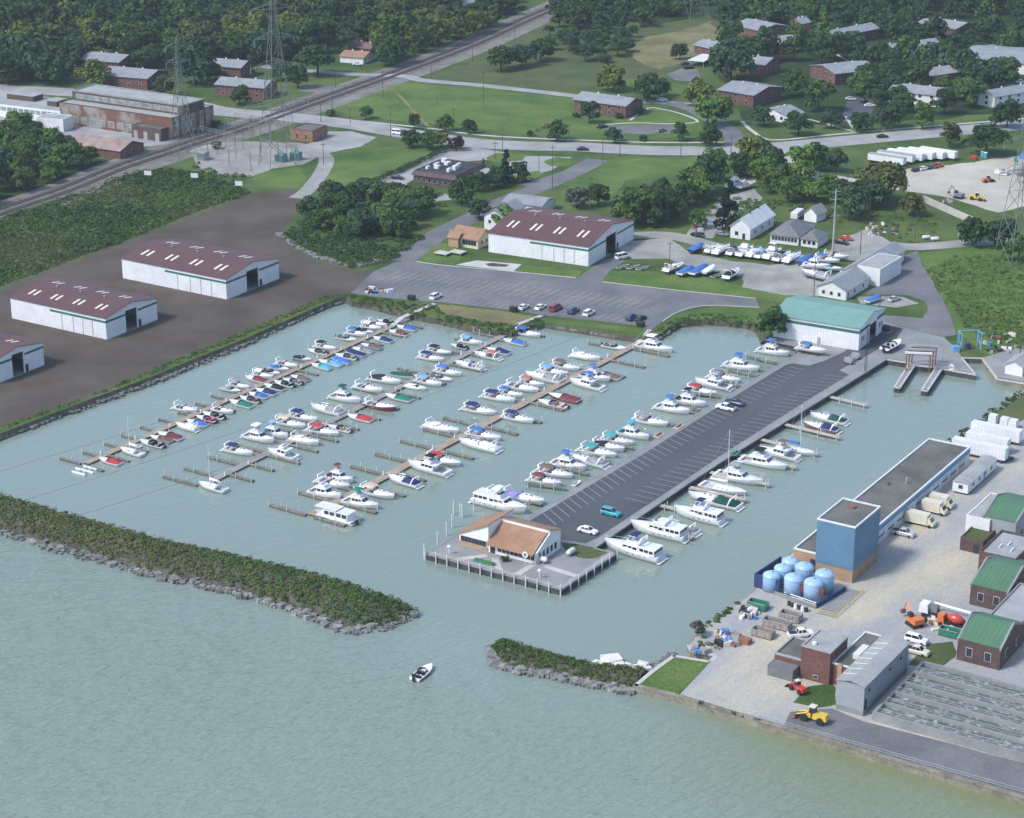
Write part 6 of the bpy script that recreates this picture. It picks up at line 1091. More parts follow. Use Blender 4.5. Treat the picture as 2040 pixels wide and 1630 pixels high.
# scrub and weeds that nobody could count
def scrub(name, poly, dens, rr, n, size, mat, seed=1, world=False, flat=.6, z0=ZL, zf=None, patch=None):
    P = [Vector((*q, 0)) for q in poly] if world else [G(*q) for q in poly]; r = np.random.default_rng(seed); S = sample_poly(P, max(4, int(area(P)*dens)), r); R = r.uniform(*rr, len(S))
    if patch: q_ = np.sin(S[:, 0]*.11+seed)+np.sin(S[:, 1]*.13+seed*2)+np.sin((S[:, 0]+S[:, 1])*.07)+r.normal(scale=.6, size=len(S)); S = S[q_ > patch]; R = R[q_ > patch]
    z = np.full(len(S), z0)+R*.2 if zf is None else zf(S)
    V = leaves(np.column_stack([S, z]), R, n, size, flat, .45, -.1, r); return kind(put(quads_mesh(name, V), name, mat), 'stuff')
STRIP = [(-120, 590), (-120, 470), (0, 436), (130, 395), (250, 350), (330, 335), (400, 345), (470, 372), (500, 385), (400, 420), (200, 498), (0, 572)]
scrub('scrub', STRIP, .22, (.7, 2.0), 40, .36, LF[0], 21, patch=.35); scrub('scrub', STRIP, .16, (.5, 1.4), 34, .34, LF[4], 22, patch=.5); scrub('scrub', STRIP, .12, (1.0, 2.4), 46, .4, LF[1], 23, patch=.8); scrub('grass_tufts', STRIP, .9, (.25, .6), 9, .22, LBRN, 25); scrub('grass_tufts', STRIP, .9, (.25, .6), 9, .22, LF[0], 26)
BK = [(-100, 905), (0, 852), (206, 779), (377, 706), (515, 649), (645, 592), (690, 588), (690, 591), (640, 604), (480, 673), (309, 743), (0, 858), (-100, 906)]
scrub('bank_weeds', BK, .5, (.3, .8), 16, .24, LF[4], 24); scrub('bank_weeds', BK, .22, (.3, .7), 14, .24, LDRY, 25)
scrub('mound_scrub', [(560, 470), (620, 430), (700, 470), (800, 475), (850, 470), (780, 520), (700, 533), (640, 512), (590, 490)], .25, (.7, 1.8), 40, .36, LF[1], 26); scrub('mound_weeds', [(640, 505), (720, 500), (790, 505), (770, 525), (700, 536)], .4, (.5, 1), 24, .3, LBRN, 27)
NS = [(695, 588), (745, 594), (830, 606), (870, 612), (890, 628), (960, 642), (1028, 650), (1070, 634), (1085, 640), (1050, 655), (1020, 664), (980, 662), (930, 651), (835, 632), (745, 611), (700, 604)]
scrub('shore_weeds', NS, .45, (.35, .9), 18, .26, LF[0], 28); scrub('shore_weeds', [(1285, 668), (1330, 644), (1360, 630), (1420, 626), (1500, 634), (1520, 650), (1490, 648), (1400, 641), (1350, 646), (1312, 672)], .4, (.35, .9), 18, .26, LF[0], 29)
HILL = [(1845, 540), (1900, 510), (1990, 510), (2060, 520), (2060, 700), (2000, 690), (1930, 660), (1890, 600)]
scrub('hill_scrub', HILL, .5, (.25, .8), 12, .24, LF[4], 30); scrub('hill_scrub', HILL, .25, (.3, .9), 14, .26, LBRN, 31, patch=.2); scrub('hill_scrub', HILL, .06, (.6, 1.4), 26, .3, LF[0], 32, patch=.6)
scrub('canal_scrub', [(2042, 782), (1966, 838), (1925, 866), (1895, 890), (1885, 880), (1960, 828), (2036, 776)], .5, (.4, 1.0), 22, .28, LF[1], 32); scrub('wall_weeds', [(1390, 1255), (1480, 1190), (1484, 1196), (1400, 1262), (1440, 1300), (1400, 1288), (1378, 1276)], .5, (.4, .9), 22, .26, LF[0], 33)
scrub('wall_weeds', [(1352, 1384), (1460, 1420), (1520, 1437), (1515, 1441), (1440, 1418), (1350, 1390)], .5, (.2, .5), 14, .2, LF[0], 34)
scrub('field_scrub', [(800, 120), (890, 84), (1000, 40), (1050, 18), (1042, 12), (990, 32), (880, 74), (795, 108)], .09, (.8, 1.8), 30, .4, LF[1], 35)
scrub('substation_scrub', [(390, 322), (430, 345), (500, 352), (480, 366), (420, 358), (380, 340)], .12, (.8, 1.6), 36, .36, LF[0], 36); scrub('belt_scrub', [(1370, 420), (1420, 395), (1560, 400), (1700, 430), (1680, 445), (1560, 420), (1450, 430), (1390, 450)], .10, (.7, 1.6), 36, .36, LF[0], 37)
scrub('yard_scrub', [(1700, 420), (1760, 415), (1860, 440), (1900, 470), (1800, 485), (1720, 465)], .04, (.5, 1.2), 26, .3, LBRN, 38)
scrub('shrub_bed', [(1060, 262), (1090, 248), (1110, 245), (1105, 252), (1075, 262)], .5, (.4, .9), 20, .26, leaf_mat('leaves_reddish', (.09, .05, .03), (.13, .07, .045)), 39)
# clipped hedges
def hedge(px, w_, h_, label, mat):
    pts = path_pts(px, smooth=4); t = thing('hedge', label, 'hedge', pts[0]); C = []
    for a, b in zip(pts[:-1], pts[1:]):
        k = max(2, int((b-a).length/1.0))
        for j in range(k): q = a.lerp(b, j/k)-pts[0]; C += [(q.x+rng.uniform(-w_, w_)*.3, q.y+rng.uniform(-w_, w_)*.3, h_*.5)]
    put(quads_mesh('foliage', leaves(C, np.full(len(C), w_*.6), 34, .3, h_/w_*.8, .2, -.5)), 'foliage', mat, t)
hedge([(703, 384), (745, 366), (800, 342), (850, 320), (885, 303)], 2.2, 2.2, 'long dark clipped hedge along the office car park', LF[1]); hedge([(812, 375), (815, 386), (845, 393), (880, 390)], 2, 1.2, 'low curved hedge round the office front', LF[1]); hedge([(770, 398), (830, 408), (890, 412)], 2.2, 1.5, 'green hedge below the office car park', LF[0])
# ---- rocks
ROCK = M('riprap_rock', (.09, .092, .088), (.29, .285, .27), rough=.9, scale=.5, fine=.25); ROCKW = M('white_boulder', (.55, .55, .53), (.68, .67, .65), rough=.85, scale=.6, fine=.1); ROCKD = M('dark_rock', (.09, .09, .085), (.22, .21, .19), rough=.9, scale=.5, fine=.25)
def rock_v(c, s, r):
    v = np.array([(x, y, z) for z in (-1, 1) for y in (-1, 1) for x in (-1, 1)], float)*r.uniform(.55, 1.0, (8, 3)); v *= np.array([s*r.uniform(.7, 1.2), s*r.uniform(.6, 1.1), s*r.uniform(.35, .7)])/1.0
    a = r.uniform(0, 6.28); R_ = np.array([[math.cos(a), -math.sin(a), 0], [math.sin(a), math.cos(a), 0], [0, 0, 1]]); return v @ R_.T + np.array(c)
RF = [(2, 3, 1, 0), (4, 5, 7, 6), (0, 1, 5, 4), (1, 3, 7, 5), (3, 2, 6, 7), (2, 0, 4, 6)]
def riprap(name, path, width, n, smin, smax, mat, z=.25, seed=1, zslope=0):
    r = np.random.default_rng(seed); mb = MB(); P = [G(*q, 0) for q in path]; seg = [(P[i+1]-P[i]).length for i in range(len(P)-1)]; T = sum(seg)
    for _ in range(n):
        d = r.uniform(0, T); i = 0
        while i < len(seg)-1 and d > seg[i]: d -= seg[i]; i += 1
        a, b = P[i], P[i+1]; t = (b-a).normalized(); nr = Vector((-t.y, t.x, 0)); o_ = r.uniform(-.5, .5)*width; c = a+t*d+nr*o_; k = len(mb.v)
        mb.v += [tuple(q) for q in rock_v((c.x, c.y, z+zslope*o_), r.uniform(smin, smax), r)]; mb.f += [tuple(k+j for j in f) for f in RF]; mb.m += [0]*6
    return kind(build(mb, name, mat), 'stuff')
riprap('riprap', [(1085, 650), (1130, 657), (1180, 665), (1240, 675), (1285, 680), (1312, 676)], 2.6, 420, .3, .8, ROCK, .6, 1); riprap('riprap', [(1315, 672), (1335, 657), (1358, 647), (1400, 642), (1450, 645), (1495, 650), (1515, 658)], 2.4, 330, .3, .8, ROCK, .6, 2)
riprap('riprap', [(700, 606), (790, 626), (880, 644), (985, 666), (1020, 668), (1080, 650)], 1.8, 200, .25, .6, ROCKD, .4, 3); riprap('riprap', [(-100, 918), (0, 874), (309, 762), (480, 691), (640, 616), (686, 600)], 2.6, 700, .25, .7, ROCKD, .5, 4)
riprap('riprap', [(557, 474), (590, 501), (635, 522), (676, 536), (720, 540), (770, 524)], 2.4, 260, .3, .8, ROCK, ZL+.2, 5)
# ---- breakwaters: long low mounds
def breakwater(name, north, south, h, label, seed, rocks, mats):
    Nn = [G(*p, 0) for p in north]; Ss = [G(*p, 0) for p in south]; r = np.random.default_rng(seed); mb = MB(); K = 9; rings = []
    def along(P, t):
        seg = [(P[i+1]-P[i]).length for i in range(len(P)-1)]; d = t*sum(seg)
        for i, s_ in enumerate(seg):
            if d <= s_ or i == len(seg)-1: return P[i].lerp(P[i+1], min(1, d/s_))
            d -= s_
    NT = 60; zp = lambda u: h*max(0, math.sin(u*1.25*math.pi if u < .4 else math.pi*(.5+.5*(u-.4)/.6)))**.8
    for k in range(NT+1):
        t = k/NT; a, b = along(Nn, t), along(Ss, t); e = min(1, (1-t)*7)**.5
        ring = []
        for j in range(K):
            u = j/(K-1); p = a.lerp(b, u); z = zp(u)*e*r.uniform(.85, 1.1) if 0 < j < K-1 else -.6
            ring.append((p.x, p.y, max(z, -.6)))
        rings.append(ring)
    mb.loft(rings, 0, closed=False); o = build(mb, name, MATS['bank_earth']); kind(o, 'structure')
    C = []; R = []
    for k in range(NT):
        a, b = along(Nn, (k+.5)/NT), along(Ss, (k+.5)/NT); wd = (a-b).length; ln = (along(Nn, (k+1)/NT)-along(Nn, k/NT)).length
        for _ in range(int(wd*ln*1.2)+2):
            q = r.uniform(0, 1); rg = rings[k][int(.5+q*(K-1))]; u = .04+q*.88; p = a.lerp(b, u)+Vector((r.uniform(-ln, ln)*.5, r.uniform(-.5, .5), 0)); zz = zp(u)*min(1, (1-k/NT)*7)**.5; C.append((p.x, p.y, zz+.05)); R.append(r.uniform(.3, .75)*(1.7 if r.random() < .12 else 1))
    C = np.array(C); R = np.array(R); pick = (np.sin(C[:, 0]*.09+C[:, 1]*.05)+np.sin(C[:, 0]*.031-1)+r.normal(scale=.7, size=len(C)))
    for m, sel in zip(mats, (pick < -.55, (pick >= -.55) & (pick < .6), pick >= .6)):
        if sel.any(): kind(put(quads_mesh('breakwater_scrub', leaves(C[sel], R[sel], 15, .22, .75, .4, -.1, r)), 'breakwater_scrub', m), 'stuff')
    return o
b1 = breakwater('breakwater', [(-330, 905), (0, 992), (150, 1035), (300, 1077), (430, 1105), (560, 1133), (700, 1168), (790, 1200), (828, 1223)], [(-330, 985), (0, 1062), (150, 1100), (330, 1152), (480, 1182), (590, 1217), (650, 1240), (700, 1260), (770, 1252), (826, 1226)], 2.8, '', 41, 300, [LF[0], leaf_mat('weeds_green', (.062, .090, .028), (.095, .120, .040)), leaf_mat('weeds_olive', (.095, .118, .040), (.145, .160, .062))])
b2 = breakwater('breakwater', [(1295, 1338), (1180, 1328), (1080, 1302), (1030, 1284), (1000, 1278), (983, 1290)], [(1262, 1377), (1190, 1366), (1090, 1344), (1030, 1336), (995, 1330), (981, 1300)], 1.7, '', 42, 200, [LF[0], LF[0], LBRN])
riprap('riprap', [(-60, 1052), (0, 1064), (150, 1102), (330, 1154), (480, 1184), (590, 1219), (650, 1242), (700, 1261), (770, 1253), (828, 1226)], 2.2, 420, .25, .7, ROCK, .25, 6); riprap('riprap', [(100, 1090), (330, 1150), (480, 1180), (590, 1213), (690, 1255)], 4.5, 260, .2, .6, ROCKD, .35, 16); riprap('riprap', [(620, 1150), (700, 1170), (790, 1202), (828, 1222)], 1.6, 130, .25, .6, ROCKD, .3, 7)
riprap('riprap', [(983, 1292), (984, 1325), (1030, 1338), (1090, 1346), (1190, 1368), (1262, 1380)], 2.2, 330, .3, .9, ROCK, .3, 8); riprap('riprap', [(985, 1288), (1005, 1279), (1080, 1302), (1180, 1329)], 1.4, 140, .25, .6, ROCKD, .3, 9); riprap('riprap', [(1265, 1362), (1300, 1334), (1340, 1306)], 1.6, 90, .25, .6, ROCKD, .5, 10)
r_ = np.random.default_rng(5)
for i, (px, py, s_) in enumerate(((1192, 1328, 1.6), (1205, 1322, 1.3), (1218, 1318, 2.0), (1232, 1328, 1.5), (1246, 1330, 1.2), (1262, 1333, 1.1), (1280, 1331, 1.7), (1290, 1336, 1.2), (1176, 1330, .9))):
    p = G(px, py, .4); mb = MB(); mb.v = [tuple(q) for q in rock_v((0, 0, .3), s_, r_)]; mb.f = list(RF); mb.m = [0]*6
    tag(build(mb, 'boulder', ROCKW, None, p), '%s pale boulder from left in the heap beside the small breakwater' % ordn(1+sorted([1192, 1205, 1218, 1232, 1246, 1262, 1280, 1290, 1176]).index(px)), 'boulder', 'pale boulders by the small breakwater')
for par, path, n in ((b1, [(0, 1064), (330, 1154), (590, 1219), (700, 1261), (828, 1226)], 70), (b2, [(984, 1325), (1090, 1346), (1262, 1380)], 30)):
    P = [G(*q, 0) for q in path]
    for i in range(n):
        k = (i+.5)/n*(len(P)-1); j = min(int(k), len(P)-2); c = P[j].lerp(P[j+1], k-j); mb = MB(); mb.v = [tuple(q) for q in rock_v((0, 0, 0), r_.uniform(.8, 1.25), r_)]; mb.f = list(RF); mb.m = [0]*6
        build(mb, 'boulder', ROCK, par, (c.x+r_.uniform(-1.6, 1.6), c.y+r_.uniform(-.8, 1.4), .35))
# ================================================================ vehicles
TYRE = M('tyre', (.018, .018, .018), (.03, .03, .03), rough=.9, scale=2); LAMP = M('lamp_glass', (.7, .7, .68), (.8, .8, .78), rough=.2, scale=2); TAIL = M('tail_lamp', (.4, .03, .03), (.5, .05, .05), rough=.3, scale=2)
PC = {n: M('paint_'+n.replace(' ', '_'), c, None, rough=.25, var=.05, spec=.6, scale=1) for n, c in {'white': (.72, .73, .74), 'maroon': (.24, .03, .06), 'navy': (.03, .04, .10), 'black': (.02, .02, .024), 'silver': (.42, .44, .46), 'red': (.50, .05, .04), 'teal': (.03, .33, .38), 'dark blue': (.04, .06, .15), 'grey': (.20, .21, .22), 'cream': (.62, .58, .46), 'green': (.03, .20, .13), 'orange': (.60, .17, .04), 'yellow': (.62, .42, .05), 'blue': (.06, .20, .50)}.items()}
CT = {'sedan': dict(L=4.8, W=1.8, prof=[(-2.4, .62), (-2.3, .95), (-1.5, 1.0), (1.0, .98), (2.2, .82), (2.4, .6)], gh=[(-1.75, 1.0), (-1.1, 1.45), (.3, 1.47), (1.1, .98)]),
 'suv': dict(L=4.8, W=1.9, prof=[(-2.4, .7), (-2.38, 1.1), (-1.5, 1.12), (1.0, 1.1), (2.25, 1.0), (2.4, .7)], gh=[(-2.32, 1.12), (-2.1, 1.78), (.4, 1.8), (1.15, 1.1)]),
 'van': dict(L=5.2, W=2.0, prof=[(-2.6, .7), (-2.58, 1.2), (-1.5, 1.22), (1.4, 1.2), (2.45, 1.05), (2.6, .7)], gh=[(-2.55, 1.22), (-2.45, 2.05), (1.0, 2.08), (1.9, 1.18)]),
 'pickup': dict(L=5.4, W=1.95, prof=[(-2.7, .75), (-2.68, 1.05), (-1.5, 1.05), (1.2, 1.1), (2.55, 1.02), (2.7, .7)], gh=[(-.75, 1.08), (-.6, 1.75), (.7, 1.78), (1.35, 1.1)])}
def car(px, py, ty, col, rz, label, loc=None, z=None):
    p = loc or G(px, py, ZL+.6); z = (ZL+.06) if z is None else z; t = thing({'suv': 'sport_utility_car', 'van': 'van', 'pickup': 'pickup_truck', 'sedan': 'car'}[ty], label, {'suv': 'car', 'van': 'van', 'pickup': 'pickup', 'sedan': 'car'}[ty], (p.x, p.y, z), rz); T = CT[ty]; W = T['W']/2
    def body(): return MB().loft([[(x, W*.95, .28), (x, W, .55), (x, W*.97, min(zz, .95)), (x, W*.86, zz), (x, -W*.86, zz), (x, -W*.97, min(zz, .95)), (x, -W, .55), (x, -W*.95, .28)] for x, zz in T['prof']])
    def glass():
        g = T['gh']; return MB().loft([[(g[0][0], W*.84, g[0][1]-.02), (g[3][0], W*.82, g[3][1]-.02), (g[3][0], -W*.82, g[3][1]-.02), (g[0][0], -W*.84, g[0][1]-.02)], [(g[1][0], W*.70, g[1][1]), (g[2][0], W*.70, g[2][1]), (g[2][0], -W*.70, g[2][1]), (g[1][0], -W*.70, g[1][1])]])
    def roof():
        g = T['gh']; return MB().box(g[1][0]-.05, g[2][0]+.05, -W*.72, W*.72, g[1][1]-.02, g[1][1]+.06, tx=.05, ty=.05)
    put(cache(('car', ty, 'b'), body, 'body'), 'body', PC[col], t); put(cache(('car', ty, 'g'), glass, 'windows'), 'windows', GLASS, t); put(cache(('car', ty, 'r'), roof, 'roof'), 'roof', PC[col], t)
    def pil():
        m = MB(); g = T['gh']
        for s in (1, -1):
            for k in (0, 1): lo, hi = ((g[0], g[1]), (g[3], g[2]))[k]; m.bar((lo[0], s*W*.85, lo[1]), (hi[0], s*W*.71, hi[1]), .06)
            xm = (g[1][0]+g[2][0])/2; m.bar((xm, s*W*.85, g[0][1]), (xm, s*W*.71, g[1][1]), .07)
        m.bar((g[1][0], -W*.71, g[1][1]), (g[1][0], W*.71, g[1][1]), .05); return m
    put(cache(('car', ty, 'p'), pil, 'pillars'), 'pillars', PC[col], t)
    if ty == 'pickup': put(cache(('car', ty, 'bed'), lambda: MB().box(-2.55, -.85, -W*.78, W*.78, 1.0, 1.07), 'bed'), 'bed', BLACK, t)
    wm = cache('wheel', lambda: MB().bar((0, -.11, 0), (0, .11, 0), .33, 0, 12), 'wheel')
    for x in (-T['L']*.3, T['L']*.31):
        for s in (1, -1): put(wm, 'wheel', TYRE, t, (x, s*(W-.08), .33))
    for s in (1, -1):
        put(cache(('hl', ty), lambda: MB().box(T['L']/2-.12, T['L']/2-.02, -.2, .2, .6, .76), 'headlight'), 'headlight', LAMP, t, (0, s*W*.62, 0)); put(cache(('tl', ty), lambda: MB().box(-T['L']/2-.01, -T['L']/2+.1, -.12, .12, .72, .95), 'tail_light'), 'tail_light', TAIL, t, (0, s*W*.72, 0))
    return t
U = AD
for a in [(868, 591, 'suv', 'white', U, 'white car parked alone near the first gangway'), (1043, 612, 'sedan', 'white', U+.05, 'leftmost white car in the row by the second gangway'), (1077, 612, 'sedan', 'white', U, 'white car just left of the maroon van'), (1107, 615, 'van', 'maroon', U, 'maroon van in the car park row'), (1142, 620, 'suv', 'dark blue', U, 'dark blue car just right of the maroon van'), (1173, 624, 'suv', 'white', U, 'white car at the right end of the row with the van'), (1258, 633, 'suv', 'dark blue', U, 'left car of the dark pair near the third gangway'), (1276, 634, 'sedan', 'black', U, 'right car of the dark pair near the third gangway'),
 (1240, 512, 'van', 'white', U-.4, 'white van beside the big shed door'), (1226, 501, 'sedan', 'black', AF, 'dark car tucked by the big shed door'), (1217, 1022, 'suv', 'teal', AF, 'teal car parked on the paved pier'), (1171, 1057, 'sedan', 'white', AF, 'white car near the clubhouse on the pier'), (1446, 812, 'pickup', 'white', AF+math.pi, 'white pickup on the left side of the pier'), (1464, 803, 'pickup', 'navy', AF, 'navy pickup behind the white pickup on the pier'),
 (1781, 596, 'sedan', 'silver', U-.3, 'silver car on the gravel pad by the white building'), (1686, 475, 'sedan', 'red', AF, 'red car near the tall steel pole'), (1677, 483, 'sedan', 'black', AF, 'black car beside the red car near the steel pole'), (793, 265, 'van', 'white', AF+.2, 'white van on the main road by the lawn'), (1161, 297, 'sedan', 'black', 0, 'black car driving in the middle of the main road'), (1758, 272, 'sedan', 'black', .12, 'dark car on the main road at right'), (862, 268, 'sedan', 'green', -.2, 'dark green car on the main road behind the roadside clump'),
 (792, 354, 'sedan', 'black', -.3, 'dark car at the office car park hedge'), (737, 385, 'sedan', 'white', 0, 'white car at the left corner of the office car park'), (812, 395, 'suv', 'white', AF, 'white and blue car below the office'), (862, 403, 'sedan', 'green', AF, 'dark car at the lower edge of the office car park'), (1045, 360, 'sedan', 'dark blue', .5, 'dark blue car on the lawn edge beside the lane'), (1200, 252, 'sedan', 'black', .6, 'dark car at the left end of the lone block car park'), (1319, 199, 'sedan', 'white', 0, 'white car on the minor road end'), (1365, 127, 'sedan', 'dark blue', .5, 'dark car on the small top car park'), (1372, 135, 'pickup', 'black', .5, 'black pickup on the small top car park'), (1318, 260, 'sedan', 'grey', .7, 'grey car in the lone block car park'),
 (1695, 197, 'sedan', 'silver', -.3, 'silver car in the small dark car park'), (1733, 210, 'sedan', 'white', .1, 'white car in the small dark car park'), (1722, 202, 'suv', 'black', 1, 'black car between the pale cars'), (1693, 234, 'sedan', 'dark blue', 1.2, 'dark car at the entrance of the small car park'), (2035, 163, 'sedan', 'white', .1, 'white car at the right edge among trees'), (712, 128, 'sedan', 'white', 0, 'white car before the orange roofed house'),
 (1826, 338, 'sedan', 'black', U-.3, 'black car by the white site trailers'), (1840, 336, 'sedan', 'white', U-.3, 'white car in the row by the site trailers'), (1855, 333, 'sedan', 'dark blue', U-.3, 'dark car between the white and red cars'), (1868, 331, 'pickup', 'red', U-.3, 'red pickup by the site trailers'),
 (1800, 1062, 'pickup', 'silver', AF, 'silver pickup with dark cab by the roller doors'), (1826, 1275, 'suv', 'white', AF, 'white car parked near the green roofed hall'), (1826, 1297, 'pickup', 'cream', AF, 'cream pickup parked near the green roofed hall'), (2002, 914, 'sedan', 'dark blue', .6, 'dark car behind the white trailers'), (1390, 468, 'sedan', 'black', AF, 'black car under the slim tree'), (1438, 466, 'sedan', 'grey', AF, 'grey car under the spruce'), (1595, 1263, 'pickup', 'white', .2, 'white flatbed pickup among the containers')]:
    car(*a)
# box vans and trailers
def boxvan(px, py, L, rz, col, label):
    p = G(px, py, ZL+1.2); t = thing('box_van', label, 'van', (p.x, p.y, ZL+.05), rz, 'box vans at the roller doors'); build(MB().box(-L/2, L*.28, -1.15, 1.15, .6, 3.0), 'cargo_box', PC[col], t); build(MB().loft([[(L*.285, y, .5), (L*.285, y, 2.3), (L*.36, y, 2.3), (L*.43, y, 1.4), (L*.5, y, 1.25), (L*.5, y, .5)] for y in (-1.0, 1.0)]), 'cab', PC[col], t)
    build(MB().loft([[(L*.365, y, 2.25), (L*.432, y, 1.42), (L*.44, y, 1.46), (L*.375, y, 2.28)] for y in (-.9, .9)]), 'windscreen', GLASS, t)
    for x in (-L*.3, L*.36):
        for s in (-1, 1): put(cache('wheel', None, ''), 'wheel', TYRE, t, (x, s*.95, .4), 0, (1.2, 1.2, 1.2))
boxvan(1834, 1036, 7.0, AF, 'cream', 'largest cream box van by the roller doors'); boxvan(1862, 1013, 5.8, AF, 'cream', 'middle cream van by the roller doors'); boxvan(1876, 1001, 5.6, AF, 'cream', 'farthest cream van by the roller doors')
def trailer(px, py, L, rz, label, group, W=2.6, H=3.9, col=None, rm=None):
    p = G(px, py, ZL+2); t = thing('box_trailer', label, 'trailer', (p.x, p.y, ZL+.03), rz, group); build(MB().box(-L/2, L/2, -W/2, W/2, 1.0, H), 'body', col or SIDEVX, t); build(MB().box(-L/2-.04, L/2+.04, -W/2-.04, W/2+.04, H, H+.1), 'roof', rm or WHITEP, t); build(MB().box(-L/2+.3, L/2-.3, -W*.3, W*.3, .7, .99), 'chassis', BLACK, t)
    for x in (-L*.38, -L*.30):
        for s in (-1, 1): put(cache('wheel', None, ''), 'wheel', TYRE, t, (x, s*W*.42, .45), 0, (1.35, 1.6, 1.35))
    build(MB().box(L*.3, L*.33, -.9, .9, 0, .7), 'landing_leg', BLACK, t)
for i, (px, py, L) in enumerate(((1985, 863, 13), (1968, 882, 11), (1952, 897, 14))): trailer(px, py, L, AF, 'white box trailer behind the works, %s from the channel corner' % ordn(i+1), 'white trailers at the works')
for i, (px, py) in enumerate(((1767, 317), (1785, 312), (1804, 309), (1824, 307), (1845, 306), (1869, 305))): trailer(px, py, 15, AF-.05, 'white site trailer in the sandy yard, %s from left' % ordn(i+1), 'site trailers in the sandy yard', 2.9, 3.4, WHW, GRROOFL if i < 2 else WHW)
for i, (px, py) in enumerate(((1978, 843), (2001, 849), (2018, 853))): p = G(px, py); t = thing('white_tank_box', 'white cube shaped tank beyond the trailers, %s from left' % ordn(i+1), 'tank', p, AF, 'white cube tanks'); build(MB().box(-1.1, 1.1, -1.1, 1.1, .15, 2.4, tx=.1, ty=.1), 'body', WHITEP, t); build(MB().box(-1.2, 1.2, -1.2, 1.2, 0, .15), 'skid', BLACK, t)
o = Bld('mobile_office', 'long white mobile office with rounded roof in the works yard', 'trailer', (1927, 988), (1992, 938), (1897, 981), AD); lx, ly = o.lx, o.ly; o.walls(0, lx, 0, ly, .5, 3.0, WHW); o.part('roof', MB().loft([[(x, -.15, 2.95), (x, ly*.25, 3.3), (x, ly*.5, 3.42), (x, ly*.75, 3.3), (x, ly+.15, 2.95)] for x in (-.15, lx+.15)], 0, True), GRROOFL); o.row('R', 4, 1.4, 1.0, .9, 1.5, lx-1.5); o.win('L', ly*.5-.6, 1.5, 1.0, .9); o.part('skirt', MB().box(.3, lx-.3, .3, ly-.3, 0, .5), BLACK); o.part('door', MB().box(lx*.55, lx*.55+.9, -.05, 0, .5, 2.5), BLUEF)
# wheeled machines
def wheelm(r, w_): return cache(('mw', r, w_), lambda: MB().bar((0, -w_/2, 0), (0, w_/2, 0), r, 0, 14), 'wheel')
def loader(px, py, rz, label, col='yellow', s=1.0):
    p = G(px, py, ZL+1); t = thing('wheel_loader', label, 'loader', (p.x, p.y, ZL+.05), rz); c = PC[col]
    build(MB().box(-3.2*s, -.3*s, -.9*s, .9*s, .9*s, 2.0*s, tx=.15*s, ty=.1*s), 'engine_hood', c, t); build(MB().box(.1*s, 1.6*s, -.6*s, .6*s, .8*s, 1.5*s), 'front_frame', c, t); cb = build(MB().box(-.7*s, .5*s, -.7*s, .7*s, 1.9*s, 3.1*s, tx=.08*s, ty=.08*s), 'cab', GLASS, t); build(MB().box(-.75*s, .55*s, -.75*s, .75*s, 3.1*s, 3.25*s), 'cab_roof', PC['cream'], t)
    for y in (-.6, .6): build(MB().bar((.9*s, y*s, 1.7*s), (3.0*s, y*s, .9*s), .16*s), 'lift_arm', c, t)
    build(MB().loft([[(3.0*s, y, .9*s), (3.0*s, y, .15*s), (3.9*s, y, .1*s), (3.1*s, y, .3*s)] for y in (-1.25*s, 1.25*s)]), 'bucket', RUSTS if col == 'yellow' else BLACK, t)
    for x in (-2.0, 1.4):
        for y in (-.95, .95): put(wheelm(.75*s, .5*s), 'wheel', TYRE, t, (x*s, y*s, .75*s))
loader(1618, 1427, AF+math.pi, 'yellow wheel loader on the lakeside road', s=1.0); loader(1947, 394, AF, 'yellow loader in the sandy yard', s=.9); loader(1588, 1368, AF+2.7, 'red tractor with front loader beside the pump house', 'red', .75); loader(1969, 358, .4, 'small orange loader in the sandy yard', 'orange', .8)
def excavator(px, py, rz, label, col):
    p = G(px, py, ZL+1); t = thing('excavator', label, 'excavator', (p.x, p.y, ZL+.05), rz); c = PC[col]
    for y in (-1, 1): build(MB().box(-1.7, 1.7, y-.28, y+.28, 0, .8, tx=.3), 'track', BLACK, t)
    build(MB().box(-1.8, 1.2, -1.2, 1.2, .9, 2.0), 'house', c, t); build(MB().box(.1, 1.3, .2, 1.15, 2.0, 2.9, tx=.1), 'cab', GLASS, t); build(MB().bar((.8, -.3, 1.6), (3.4, -.3, 4.0), .22), 'boom', c, t); build(MB().bar((3.4, -.3, 4.0), (4.6, -.3, 1.6), .17), 'stick', c, t); build(MB().box(4.2, 5.0, -.8, .2, .9, 1.7, tx=.15), 'bucket', RUSTS, t)
excavator(1822, 1238, AD+1.0, 'orange excavator among the parked works machines', 'orange'); excavator(1910, 390, AF+2.9, 'dark excavator on the edge of the sandy yard', 'grey')
p = G(1880, 1222, ZL+1.5); t = thing('crane_truck', 'white crane truck with long boom beside the green roofed hall', 'truck', (p.x, p.y, ZL+.05), AF+math.pi)
build(MB().box(-6, 3, -1.2, 1.2, 1.0, 1.5), 'chassis', BLACK, t); build(MB().box(3.05, 5.2, -1.15, 1.15, 1.0, 3.0, tx=.2), 'cab', PC['white'], t); build(MB().box(4.3, 5.1, -1.0, 1.0, 2.0, 2.8, tx=.25), 'windscreen', GLASS, t); build(MB().bar((2.2, 0, 3.3), (-8.5, 0, 2.9), .32), 'boom', PC['white'], t); build(MB().box(1.2, 2.6, -.8, .8, 1.5, 3.4), 'crane_base', PC['grey'], t); build(MB().box(-5.8, .8, -1.2, 1.2, 1.5, 1.8), 'flatbed', GRROOFL, t)
for x in (-4.8, -3.6, 4.0):
    for s in (-1, 1): put(wheelm(.5, .35), 'wheel', TYRE, t, (x, s*1.0, .5))
